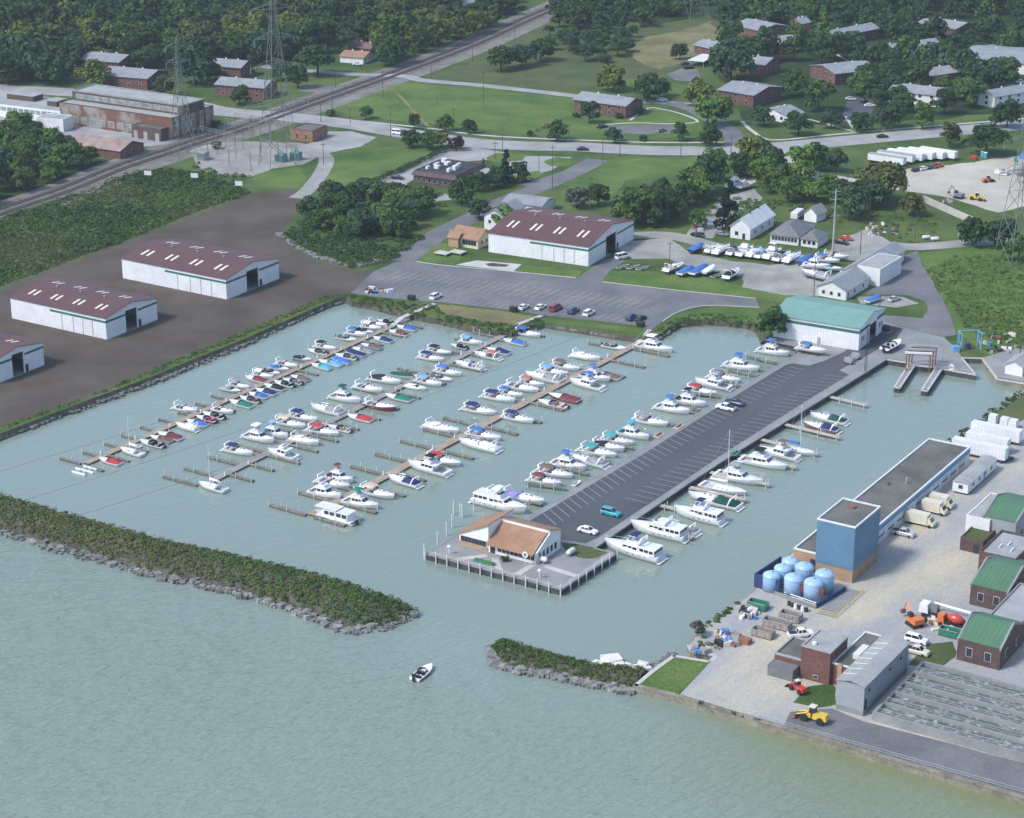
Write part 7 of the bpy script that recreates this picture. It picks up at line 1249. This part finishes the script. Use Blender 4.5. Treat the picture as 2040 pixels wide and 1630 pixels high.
p = G(1895, 1240, ZL+1); t = thing('mixer_truck', 'small orange mixer truck beside the crane truck', 'truck', (p.x, p.y, ZL+.05), AF+math.pi); build(MB().box(-3, 1.2, -1.1, 1.1, .7, 1.1), 'chassis', BLACK, t); build(MB().box(1.25, 2.9, -1.05, 1.05, .7, 2.5, tx=.2), 'cab', PC['orange'], t); build(MB().lathe([(.3, -1.9), (1.0, -.9), (1.15, .2), (.8, 1.3), (.3, 1.6)], 12).data('x') and MB().loft([[(x, r*math.cos(q*math.pi/6), 2.1+.1*x+r*math.sin(q*math.pi/6)) for q in range(12)] for x, r in ((-2.8, .35), (-1.9, .95), (-.8, 1.1), (.3, .8), (.9, .35))]), 'drum', PC['red'], t, smooth=True)
for x in (-2.2, 2.0):
    for s in (-1, 1): put(wheelm(.5, .35), 'wheel', TYRE, t, (x, s*.95, .5))
# open containers, skips, drums, pallets
def skip(px, py, L, W, H, rz, col, label, fill=None):
    p = G(px, py, ZL+.5); t = thing('open_container', label, 'container', (p.x, p.y, ZL+.05), rz, 'open steel containers'); c = col
    for a in ((-L/2, L/2, -W/2, -W/2+.12), (-L/2, L/2, W/2-.12, W/2), (-L/2, -L/2+.12, -W/2+.12, W/2-.12), (L/2-.12, L/2, -W/2+.12, W/2-.12)): build(MB().box(*a, .15, H), 'side', c, t)
    build(MB().box(-L/2, L/2, -W/2, W/2, 0, .15), 'floor', BLACK, t)
    for x in np.linspace(-L/2+.4, L/2-.4, 5): build(MB().box(x-.06, x+.06, -W/2-.08, -W/2, .15, H-.1), 'rib', c, t)
    for y in (-W/2, W/2): build(MB().box(-L/2, L/2, y-.1, y+.1, H, H+.1), 'rim', GRROOFL, t)
CG = M('container_grey', (.22, .20, .18), (.34, .31, .28), rough=.8, scale=.8, fine=.15)
skip(1520, 1263, 4.6, 2.3, 1.5, AF, CG, 'grey open container nearest the lawn'); skip(1548, 1245, 6.0, 2.4, 1.5, AF, CG, 'longest open container beside the scrap heap'); skip(1575, 1231, 4.6, 2.4, 1.6, AF, CG, 'dark open container nearest the tank farm'); skip(1510, 1208, 4.2, 2.2, 1.6, AF, PC['green'], 'green open container by the channel wall'); skip(1892, 1262, 4.2, 2.2, 1.5, AF, PC['green'], 'green open container beside the cream pickup')
for px, py, lab in ((820, 598, 'dark waste bin beside the first gangway'), (1023, 621, 'dark waste bin near the second gangway'), (1276, 651, 'dark waste bin near the third gangway'), (1940, 318, 'red waste bin in the sandy yard'), (2026, 323, 'green waste bin in the sandy yard')):
    p = G(px, py); t = thing('waste_bin', lab, 'bin', (p.x, p.y, ZL+.06), AF); c = PC['red'] if 'red' in lab else PC['green'] if 'green' in lab else BLACK; build(MB().box(-1, 1, -.7, .7, .1, 1.3, tx=-.12, ty=-.08), 'body', c, t); build(MB().loft([[(-1.15, y, 1.3), (1.15, y, 1.3), (1.0, y, 1.5), (-1.0, y, 1.5)] for y in (-.8, .8)]), 'lid', c, t)
for i, (px, py) in enumerate(((1957, 313), (1963, 315))):
    p = G(px, py); t = thing('portable_toilet', 'teal portable toilet in the sandy yard, %s one' % ('left', 'right')[i], 'toilet', (p.x, p.y, ZL+.05), AF); build(MB().box(-.6, .6, -.6, .6, 0, 2.1), 'cabin', PC['teal'], t); build(MB().box(-.65, .65, -.65, .65, 2.1, 2.3, tx=.2, ty=.2), 'roof', WHITEP, t); build(MB().box(-.4, .4, -.62, -.6, .1, 1.9), 'door', BLUEF, t)
p = G(2036, 365); t = thing('silo', 'tall silo with blue cone top at the right edge', 'silo', p, 0); build(MB().lathe([(2.2, 3), (2.2, 10)], 16), 'drum', GRROOFL, t, smooth=True); build(MB().lathe([(2.4, 10), (.2, 12)], 16), 'cone_top', PC['blue'], t)
for a in range(4): build(MB().bar((1.8*math.cos(a*1.57+.8), 1.8*math.sin(a*1.57+.8), 0), (1.8*math.cos(a*1.57+.8), 1.8*math.sin(a*1.57+.8), 3), .15), 'leg', GRROOFL, t)
p = G(1995, 348); t = thing('white_plant_skid', 'white tank skid in the middle of the sandy yard', 'tank', p, AF); build(MB().box(-2.5, 2.5, -1.2, 1.2, .2, 1.6), 'body', WHITEP, t); build(MB().box(-2.7, 2.7, -1.4, 1.4, 0, .2), 'skid', RUSTS, t); build(MB().box(-.8, .8, -.8, .8, 1.6, 2.3), 'hatch', GRROOFL, t)
p0 = G(1837, 402); p1 = G(1936, 446); t = thing('concrete_slab_wall', 'long pale concrete wall sloping below the sandy yard', 'wall', p0, math.atan2((p1-p0).y, (p1-p0).x))
Lw = (p1-p0).length
for k in range(8): build(MB().box(Lw*k/8+.02, Lw*(k+1)/8-.02, 0, .4, 0, 2.4), 'panel', CONCL, t)
# scrap and pallets by the channel wall
SCM = [WHITEP, GRROOFL, RUSTS, PC['blue'], CG, PC['cream'], BLACK]
def heap(px0, py0, px1, py1, n, label, seed):
    r = random.Random(seed); p = G((px0+px1)/2, (py0+py1)/2); t = thing('scrap_heap', label, 'scrap', p, 0)
    for i in range(n):
        q = G(r.uniform(px0, px1), r.uniform(py0, py1))-p; L_ = r.uniform(.6, 2.6); a = r.uniform(0, 3.14); h_ = r.uniform(.3, 1.1)
        build(MB().box(-L_/2, L_/2, -r.uniform(.15, .6), r.uniform(.15, .6), 0, h_, tx=r.uniform(0, .15)), 'scrap_piece', r.choice(SCM), t, (q.x, q.y, .03), a)
heap(1478, 1212, 1505, 1235, 26, 'heap of white scrap by the channel wall', 1); heap(1425, 1262, 1470, 1288, 26, 'mixed scrap heap beside the small slip', 2); heap(1840, 1228, 1900, 1258, 18, 'clutter of machine parts beside the crane truck', 3); heap(1960, 665, 2025, 705, 26, 'clutter of gear beside the blue hoist', 4); heap(1880, 400, 1900, 405, 6, 'rusty scrap on the edge of the sandy yard', 5); heap(1418, 1302, 1380, 1290, 10, 'pale rubble lying in the small slip', 6); heap(1725, 447, 1790, 470, 16, 'scattered timber on the grass below the olive tree', 8); heap(730, 574, 780, 586, 18, 'dark heap of gear at the car park left end', 9)
heap(1380, 440, 1420, 470, 16, 'yard junk left of the spruce', 10); heap(1650, 375, 1740, 395, 18, 'pale rubble along the sandy track', 11)
t = build(MB().box(-1.2, 1.2, -.9, .9, .05, 1.1), 'wooden_crate', BRICKO, None, G(1484, 1281), AF); tag(t, 'orange wooden crate left of the nearest container', 'crate')
for i, (px, py, c) in enumerate(((1572, 1206, 'black'), (1578, 1209, 'black'), (1585, 1212, 'white'), (1592, 1214, 'black'), (1599, 1217, 'white'), (1606, 1219, 'black'))):
    p = G(px, py); t = thing('oil_drum', '%s drum in the row before the tank plinth, %s from left' % (c, ordn(i+1)), 'drum', (p.x, p.y, ZL+.03), 0, 'drums before the tank plinth'); build(MB().lathe([(.42, 0), (.42, .4), (.45, .43), (.42, .46), (.42, 1.1)], 10), 'shell', PC[c], t); build(MB().lathe([(.3, 1.1), (.3, 1.14)], 10), 'lid', GRROOFL, t)
# small boat trailers on the grass
for i, (px, py) in enumerate(((1240, 534), (1262, 535), (1280, 537), (1428, 552))):
    p = G(px, py); t = thing('boat_trailer', 'empty white boat trailer on the grass, %s from left' % ordn(i+1), 'trailer', (p.x, p.y, ZL+.05), UR-.1, 'empty boat trailers')
    build(MB().bar((-2.6, -.8, .5), (1.2, -.8, .5), .07).bar((-2.6, .8, .5), (1.2, .8, .5), .07).bar((1.2, -.8, .5), (3.2, 0, .5), .07).bar((1.2, .8, .5), (3.2, 0, .5), .07).bar((-2.6, -.8, .5), (-2.6, .8, .5), .07).bar((-.6, -.8, .5), (-.6, .8, .5), .07), 'frame', WHITEP, t)
    for s in (-1, 1): put(cache('wheel', None, ''), 'wheel', TYRE, t, (-1, s*.95, .33)); build(MB().box(-2.4, .5, s*.45-.08, s*.45+.08, .58, .75), 'bunk', GRROOFL, t)
one(1742, 594, 7, UR-.2, 'cov', 'blue', 'boat under bright blue cover on the gravel pad by the silver car', z=ZL+.5)
# ---- lift gantry, hoist, mast, racks
for i, (a, b) in enumerate((((1804, 738), (1851, 740)), ((1810, 731), (1857, 733)), ((1816, 724), (1863, 726)))):
    A, B_ = G(*a), G(*b); d = B_-A; t = thing('lift_gantry', ('nearest rusty portal frame of the boat lift', 'middle rusty portal frame of the boat lift', 'farthest rusty portal frame of the boat lift')[i], 'gantry', A, math.atan2(d.y, d.x)); L_ = d.length
    for x in (0, L_):
        for y in (-.5, .5): build(MB().bar((x, y, .1), (x, y*.6, 5.0), .16), 'leg', RUSTS, t)
        for z in (1.6, 3.2): build(MB().bar((x, -.42, z), (x, .42, z), .09), 'brace', RUSTS, t)
    build(MB().box(-.5, L_+.5, -.35, .35, 5.0, 5.5), 'beam', WHITEP if i == 0 else GRROOFL, t); build(MB().box(-.4, L_+.4, -.2, .2, 4.7, 4.99), 'lower_beam', RUSTS, t)
HB = M('hoist_blue', (.10, .27, .45), (.16, .34, .52), rough=.6, scale=1)
A = G(1915, 700); t = thing('boat_hoist', 'pale blue steel boat hoist over the ramp slip', 'hoist', A, math.radians(8))
for x in (0, 5.8):
    for y in (0, 3.2): build(MB().bar((x, y, 0), (x, y, 5.2), .17), 'leg', HB, t)
    build(MB().bar((x, 0, 5.1), (x, 3.2, 5.1), .16), 'side_beam', HB, t); build(MB().bar((x, 0, 2), (x, 3.2, 2), .1), 'brace', HB, t); build(MB().bar((x, 0, .2), (x, 3.2, 5), .06), 'diagonal', HB, t)
build(MB().bar((0, 3.2, 5.1), (5.8, 3.2, 5.1), .16), 'cross_beam', HB, t); build(MB().box(-2.6, -.6, -.5, 1.3, 0, 1.6), 'winch_house', HB, t); build(MB().box(1.8, 3.4, 1.2, 2.6, 0, 1.9, tx=.3), 'winch', PC['navy'], t)
one(1896, 728, 4, AD+.4, 'dink', 'grey', 'small white workboat beside the ramp slip', z=ZL-.1)
o = Bld('dock_store', 'small pale hut on the quay at the right edge', 'hut', (2036, 751), (2058, 735), (2022, 742), AD); o.walls(0, o.lx, 0, 5, 0, 3.0, WHW); o.gable(0, o.lx, 0, 5, 3.0, 1.3, 'X', GRROOFL, WHW)
A = G(1696, 722); t = thing('rail_rack', 'rack of white poles on wheels at the pier head', 'rack', (A.x, A.y, ZL+.06), AD)
for i in range(6): build(MB().bar((-3, i*.35-.8, .8+.25*(i % 3)), (4.5, i*.35-.8, 1.0+.25*(i % 3)), .09), 'pole', WHITEP, t)
for x in (-2, 3): build(MB().box(x-.1, x+.1, -1, 1.3, .3, 2.0), 'upright', GRROOFL, t); put(cache('wheel', None, ''), 'wheel', TYRE, t, (x, -1.1, .33)); put(cache('wheel', None, ''), 'wheel', TYRE, t, (x, 1.2, .33))
A = G(1765, 660); t = thing('dark_sphere_tank', 'dark round tank by the green shed corner', 'tank', (A.x, A.y, ZL+.05), 0); build(MB().lathe([(.6, 0), (1.5, .5), (1.7, 1.0), (1.2, 1.7), (.2, 2.0)], 14), 'shell', BLACK, t, smooth=True); build(MB().lathe([(1.9, 0), (1.9, .2)], 14), 'ring', CONC, t)
# pier head furniture
def propane(px, py, lab, rz=AD):
    p = G(px, py); t = thing('white_tank', lab, 'tank', (p.x, p.y, ZL+.05), rz); build(MB().loft([[(x, r*math.cos(q*math.pi/5), .95+r*math.sin(q*math.pi/5)) for q in range(10)] for x, r in ((-1.5, .1), (-1.35, .5), (-1, .62), (1, .62), (1.35, .5), (1.5, .1))]), 'shell', WHITEP, t, smooth=True)
    for x in (-.8, .8): build(MB().box(x-.1, x+.1, -.45, .45, 0, .45), 'saddle', CONC, t)
propane(1137, 1106, 'white tank on the pier lawn beside the clubhouse'); propane(1079, 1121, 'white tank in front of the clubhouse corner', AF); propane(1845, 478, 'left white tank on the grass by the gravel lane', .2); propane(1862, 481, 'right white tank on the grass by the gravel lane', .2); propane(1910, 473, 'white tank farther along the gravel lane', 1.3)
for i, (px, py) in enumerate(((895, 1104), (1075, 1152))):
    p = G(px, py); t = thing('dock_light', ('white lamp post at the left of the pier head', 'white lamp post at the front of the pier head')[i], 'lamp', p, 0); build(MB().bar((0, 0, 0), (0, 0, 1.7), .12, 0, 8), 'post', WHITEP, t); build(MB().lathe([(.2, 1.7), (.5, 1.8), (.4, 2.1), (.05, 2.25)], 10), 'head', WHITEP, t)
p = G(965, 1122); t = thing('green_bench_planter', 'long green planter in front of the clubhouse', 'planter', (p.x, p.y, ZL+.05), AF); build(MB().box(-2.6, 2.6, -.5, .5, 0, .5), 'box', PC['green'], t); build(MB().box(-2.4, 2.4, -.4, .4, .5, .56), 'bed', LF[4], t)
p = G(1046, 1128); t = thing('club_sign', 'round white sign on a pole before the clubhouse', 'sign', p, AD); build(MB().bar((0, 0, 0), (0, 0, 2.2), .07), 'pole', WHITEP, t); build(MB().bar((-.06, 0, 2.8), (.06, 0, 2.8), .75, 0, 16), 'disc', WHITEP, t); build(MB().bar((-.1, 0, 2.8), (-.065, 0, 2.8), .35, 0, 12), 'emblem', PC['green'], t)
for i, (px, py, c) in enumerate(((1505 , 899, 'green'), (1464, 904, 'green'), (1352, 851, 'orange'), (1312, 868, 'orange'))):
    p = G(px, py); t = thing('dock_deck', '%s painted deck board patch on the pier edge, %s' % (c, ('nearer the lift', 'nearer the clubhouse')[i % 2]), 'deck', (p.x, p.y, ZL+.08), AD); build(MB().box(-1.8, 1.8, -.9, .9, 0, .12), 'deck', M('deck_'+c, (.04, .17, .10), (.06, .22, .13)) if c == 'green' else WOODN, t); build(MB().box(-1.2, 1.2, -.2, .2, .12, .55), 'bench', MATS['deck_green'] if c == 'green' else BRICKO, t)
# wooden platforms and pool by the cream house
for i, (px, py) in enumerate(((882, 508), (912, 506))):
    p = G(px, py); t = thing('timber_platform', ('left grey timber platform before the cream house', 'right grey timber platform before the cream house')[i], 'platform', (p.x, p.y, ZL), AF); build(MB().box(-2.4, 2.4, -1.8, 1.8, .7, .9), 'deck', CONCL, t)
    for x in (-2.2, 2.2):
        for y in (-1.6, 1.6): build(MB().box(x-.1, x+.1, y-.1, y+.1, 0, .7), 'leg', FING, t)
sheet('old_pool', [(966, 526), (980, 524), (1015, 528), (1008, 532), (975, 531)], WALLM, .07)
# ================================================================ poles, pylons, rails, signs
WOODP = M('pole_wood', (.075, .062, .05), (.12, .10, .08), scale=1); GALV = M('galvanised', (.12, .14, .125), (.19, .21, .19), rough=.6, scale=.5)
def s2(x, y): return (x/2.914+600, y/2.914)
def s3(x, y): return (x/2.757+1300, y/2.757)
def s6(x, y): return (x/2.757+1300, y/2.757+340)
def pole(base, top, lab, arm=True, mat=None, r=.16, grp='utility poles'):
    p = G(*base); h = (base[1]-top)*mpp(*base)/math.cos(math.radians(16)); t = thing('utility_pole', lab, 'pole', p, random.uniform(-.3, .3)+.3, grp); build(MB().bar((0, 0, 0), (0, 0, h), r, 0, 7, r*.65), 'shaft', mat or WOODP, t)
    if arm:
        build(MB().box(-1.1, 1.1, -.07, .07, h-.9, h-.75), 'cross_arm', mat or WOODP, t)
        for x in (-1, 0, 1): build(MB().bar((x, 0, h-.75), (x, 0, h-.5), .06), 'insulator', GALV, t)
for i, (x, yb, yt) in enumerate(((475, 565, 415), (755, 450, 375), (995, 365, 245), (1240, 240, 115), (1305, 505, 430), (1058, 610, 420), (787, 605, 560), (520, 800, 620), (285, 715, 630), (115, 710, 600), (885, 760, 630), (130, 960, 830), (1125, 930, 825), (1168, 880, 745), (1380, 1000, 895), (1458, 1090, 850), (1750, 950, 780), (1850, 910, 760), (1555, 830, 720), (1675, 1230, 1030), (1555, 295, 190), (200, 510, 420), (180, 640, 520))):
    b = s2(x, yb); pole(b, yt/2.914, 'wooden utility pole in the upper middle ground, %s listed from the railway side' % ordn(i+1) if False else ['pole beside the level crossing', 'pole just right of the crossing on the meadow', 'pole on the meadow by the railway bend', 'pole at the railway farther up', 'pole by the pale slab on the meadow', 'tall thin pole in the middle of the big lawn', 'short post in the middle of the big lawn', 'tall pole on the lawn edge left of the white van', 'pole on the lawn edge by the leftmost street tree', 'pole between switch house and railway', 'pole behind the third street tree', 'pole on the lawn below the substation drive', 'pole on the drive island right of the purple tree', 'lamp pole across the road from the drive island', 'lamp pole in the right office car park', 'thin tall pole on the lane island', 'pole at the lane junction with the main road', 'pole right of the lane junction', 'pole beside the dark tree by the shrub bed', 'pole behind the big shed roof', 'pole on the dry field edge', 'pole by the crossing car park', 'pole between railway and lawn'][i], i not in (6, 14))
for i, (x, yb, yt) in enumerate(((155, 865, 735), (330, 920, 800), (430, 860, 740), (1255, 720, 615), (1070, 1030, 950))): pole(s3(x, yb), yt/2.757, ['pole on the main road left of the junction', 'pole on the lawn below the junction', 'lamp pole at the side street corner', 'pale pole beside the small dark car park', 'leaning pole by the sandy track'][i], i != 2)
for i, (x, yb, yt) in enumerate(((238, 370, 255), (93, 520, 390), (885, 690, 490), (1140, 460, 310), (1190, 260, 150), (1295, 370, 240), (1440, 400, 250), (1240, 870, 680))): b = s6(x, yb); pole(b, yt/2.757+340, ['pole left of the spruce', 'pole beside the short row of boats', 'pole at the front of the long white building', 'pole behind the long white building', 'pole on the grass by the sandy track', 'pole on the grass right of the olive tree', 'pole by the scattered timber', 'dark tall pole at the green shed corner'][i], i != 7)
for px, py, lab in ((1945, 690, 'dark pole on the hillside'), (2032, 705, 'dark pole on the quay at the right edge')): pole((px, py), py-45, lab, False)
b = s6(990, 450); p = G(*b); h = 335*mpp(*b)/2.757/.955; t = thing('steel_power_pole', 'tall pale steel power pole with short arms by the houses', 'pole', p, .2); build(MB().bar((0, 0, 0), (0, 0, h), .42, 0, 10, .22), 'shaft', GRROOFL, t)
for k in (.96, .84, .72, .58): build(MB().bar((-1.6, 0, h*k), (1.6, 0, h*k+.15), .10), 'arm', GRROOFL, t)
def pylon(base, hw, h, arms, label, rz=.5):
    p = G(*base); t = thing('lattice_pylon', label, 'pylon', p, rz, 'lattice pylons'); n = 9; zs = [h*(1-(1-k/n)**1.25) for k in range(n+1)]; wd = lambda z: hw*(1-.82*min(1, z/(h*.72))) if z < h*.72 else hw*.18*(1-.7*(z-h*.72)/(h*.28))
    cn = lambda z: [Vector((sx*wd(z), sy*wd(z), z)) for sx, sy in ((1, 1), (-1, 1), (-1, -1), (1, -1))]
    for k in range(4):
        m = MB()
        for a, b in zip(zs[:-1], zs[1:]): m.bar(cn(a)[k], cn(b)[k], .13)
        build(m, 'leg', GALV, t)
    for k in range(4):
        m = MB()
        for a, b in zip(zs[:-1], zs[1:]): A, B_ = cn(a), cn(b); j = (k+1) % 4; m.bar(A[k], B_[j], .07); m.bar(A[j], B_[k], .07); m.bar(B_[k], B_[j], .06)
        build(m, 'bracing', GALV, t)
    for z, L_ in arms:
        w_ = wd(z); m = MB()
        for s in (-1, 1): 
            for y in (-w_, w_): m.bar((s*w_, y, z), (s*L_, 0, z+.3), .09); m.bar((s*w_, y, z+2.0), (s*L_, 0, z+.35), .08)
            for q in (.35, .7): m.bar((s*(w_+(L_-w_)*q), -w_*(1-q), z), (s*(w_+(L_-w_)*q), w_*(1-q), z+2*(1-q)), .06)
        for y in (-w_, w_): m.bar((-w_, y, z), (w_, y, z), .08); m.bar((-w_, y, z+2), (w_, y, z+2), .08)
        build(m, 'cross_arm', GALV, t)
        for s in (-1, 1): build(MB().bar((s*L_, 0, z+.2), (s*L_, 0, z-1.8), .12, 0, 6), 'insulator', GRROOFL, t)
pylon((556, 330), 6.0, 78, ((24, 13), (38, 10), (49, 8), (60, 9)), 'tallest lattice pylon, over the substation'); pylon((365, 312), 4.2, 47, ((30, 6), (37, 5), (43, 5)), 'shorter lattice pylon beside the railway', .6); pylon((2022, 520), 5, 58, ((30, 9), (40, 8)), 'lattice pylon at the right edge', .4); pylon((1386, 36), 5.5, 60, ((30, 11), (42, 9)), 'lattice pylon beyond the dry field', .3)
for i, (a, b, h_) in enumerate((((398, 300), (470, 318), 10), ((415, 322), (500, 342), 8), ((450, 290), (520, 305), 11), ((500, 280), (575, 292), 10), ((520, 318), (590, 330), 8), ((470, 268), (540, 280), 9))):
    A, B_ = G(*a), G(*b); d = B_-A; L_ = d.length; t = thing('substation_gantry', 'galvanised portal frame in the substation, %s from left' % ordn([0, 1, 2, 4, 5, 3][i]+1), 'gantry', A, math.atan2(d.y, d.x), 'substation frames')
    for x in (0, L_/2, L_): build(MB().bar((x, -.4, 0), (x, 0, h_), .10).bar((x, .4, 0), (x, 0, h_), .10).bar((x, -.2, h_*.5), (x, .2, h_*.5), .06), 'column', GALV, t)
    m = MB().bar((0, 0, h_), (L_, 0, h_), .10).bar((0, 0, h_-1), (L_, 0, h_-1), .08)
    for k in range(8): m.bar((L_*k/8, 0, h_-1), (L_*(k+.5)/8, 0, h_), .05); m.bar((L_*(k+.5)/8, 0, h_), (L_*(k+1)/8, 0, h_-1), .05)
    build(m, 'truss', GALV, t)
    for k in range(5): build(MB().bar((L_*(k+.5)/5, 0, h_-1), (L_*(k+.5)/5, 0, h_-2.2), .12, 0, 6), 'insulator', GRROOFL, t)
for i, (px, py, c) in enumerate(((560, 322, 'teal'), (590, 318, 'teal'), (405, 318, 'silver'))):
    p = G(px, py); t = thing('transformer', ('left green transformer in the substation', 'right green transformer in the substation', 'grey transformer at the left of the substation')[i], 'transformer', p, AF); cc = M('transformer_green', (.13, .26, .24), (.17, .31, .28), scale=1) if c == 'teal' else GRROOFL
    build(MB().box(-2, 2, -1.4, 1.4, .3, 3.2), 'tank', cc, t); build(MB().box(-2.2, 2.2, -1.6, 1.6, 0, .3), 'plinth', CONC, t)
    for x in (-1.5, -.75, 0, .75, 1.5): build(MB().box(x-.12, x+.12, -2.0, -1.41, .5, 2.8), 'radiator', cc, t)
    for x in (-1, 0, 1): build(MB().bar((x, 0, 3.2), (x, 0, 4.6), .14, 0, 6), 'bushing', GRROOFL, t)
for i, (px, py) in enumerate(((295, 357), (388, 362), (476, 378))):
    p = G(px, py); t = thing('sign_board', ('left white sign board beside the railway strip', 'middle white sign board beside the railway strip', 'right white sign board beside the railway strip')[i], 'sign', p, -.2)
    for x in (-1, 1): build(MB().bar((x, 0, 0), (x, 0, 1.6), .07), 'post', WOODP, t)
    build(MB().box(-1.4, 1.4, -.05, .05, 1.5, 3.2), 'board', WHITEP, t)
p0 = G(1480, 1424); p1 = G(2040, 1583); d = (p1-p0).normalized(); t = thing('lakeside_rail', 'low grey guard rail along the lakeside wall', 'railing', p0, math.atan2(d.y, d.x)); L_ = (p1-p0).length+30
for z in (.5, 1.0): build(MB().bar((0, 0, z), (L_, 0, z), .05), 'rail', GRROOFL, t)
for k in range(int(L_/3.5)): build(MB().bar((k*3.5, 0, 0), (k*3.5, 0, 1.0), .06), 'post', GRROOFL, t)
p = G(1724, 742); t = thing('lattice_mast', 'dark slender lattice mast on the pier edge', 'mast', p, .3); m = MB()
for a in range(3): m.bar((.4*math.cos(a*2.1), .4*math.sin(a*2.1), 0), (.25*math.cos(a*2.1), .25*math.sin(a*2.1), 13), .05)
for k in range(16):
    for a in range(3): m.bar((.4*math.cos(a*2.1), .4*math.sin(a*2.1), k*.8), (.38*math.cos(a*2.1+2.1), .38*math.sin(a*2.1+2.1), k*.8+.8), .03)
build(m, 'lattice', BLACK, t); build(MB().box(-.5, .5, -.5, .5, 0, .3), 'footing', CONC, t)
# power cables over the basin, strung between pylons outside the picture
for i, (a, za, b, zb) in enumerate((((-250, 1010), 16, (1180, 505), 22), ((-250, 1085), 16, (1330, 520), 22), ((-250, 1150), 16, (1440, 545), 22))):
    A = G(*a, za); B_ = G(*b, zb); m = MB(); pr = None
    for k in range(41):
        t_ = k/40; q = A.lerp(B_, t_); q.z -= 9*4*t_*(1-t_)*.5
        if pr: m.bar(pr, q, .028, 0, 4)
        pr = q
    tag(build(m, 'power_cable', BLACK), ('thin dark cable crossing the basin highest up', 'thin dark cable crossing the basin between two others', 'thin dark cable crossing the basin lowest down')[i], 'cable', 'cables over the basin')
# ================================================================ the air
hz = bpy.data.materials.new('haze'); hz.use_nodes = True; n = hz.node_tree.nodes; n.clear(); ou = n.new('ShaderNodeOutputMaterial'); pv = n.new('ShaderNodeVolumePrincipled')
pv.inputs['Color'].default_value = (.80, .90, 1, 1); pv.inputs['Density'].default_value = .00008; pv.inputs['Anisotropy'].default_value = .2; hz.node_tree.links.new(pv.outputs[0], ou.inputs['Volume'])
kind(build(MB().box(-5200, 5200, -2200, 7200, -3, 208), 'haze', hz), 'stuff')
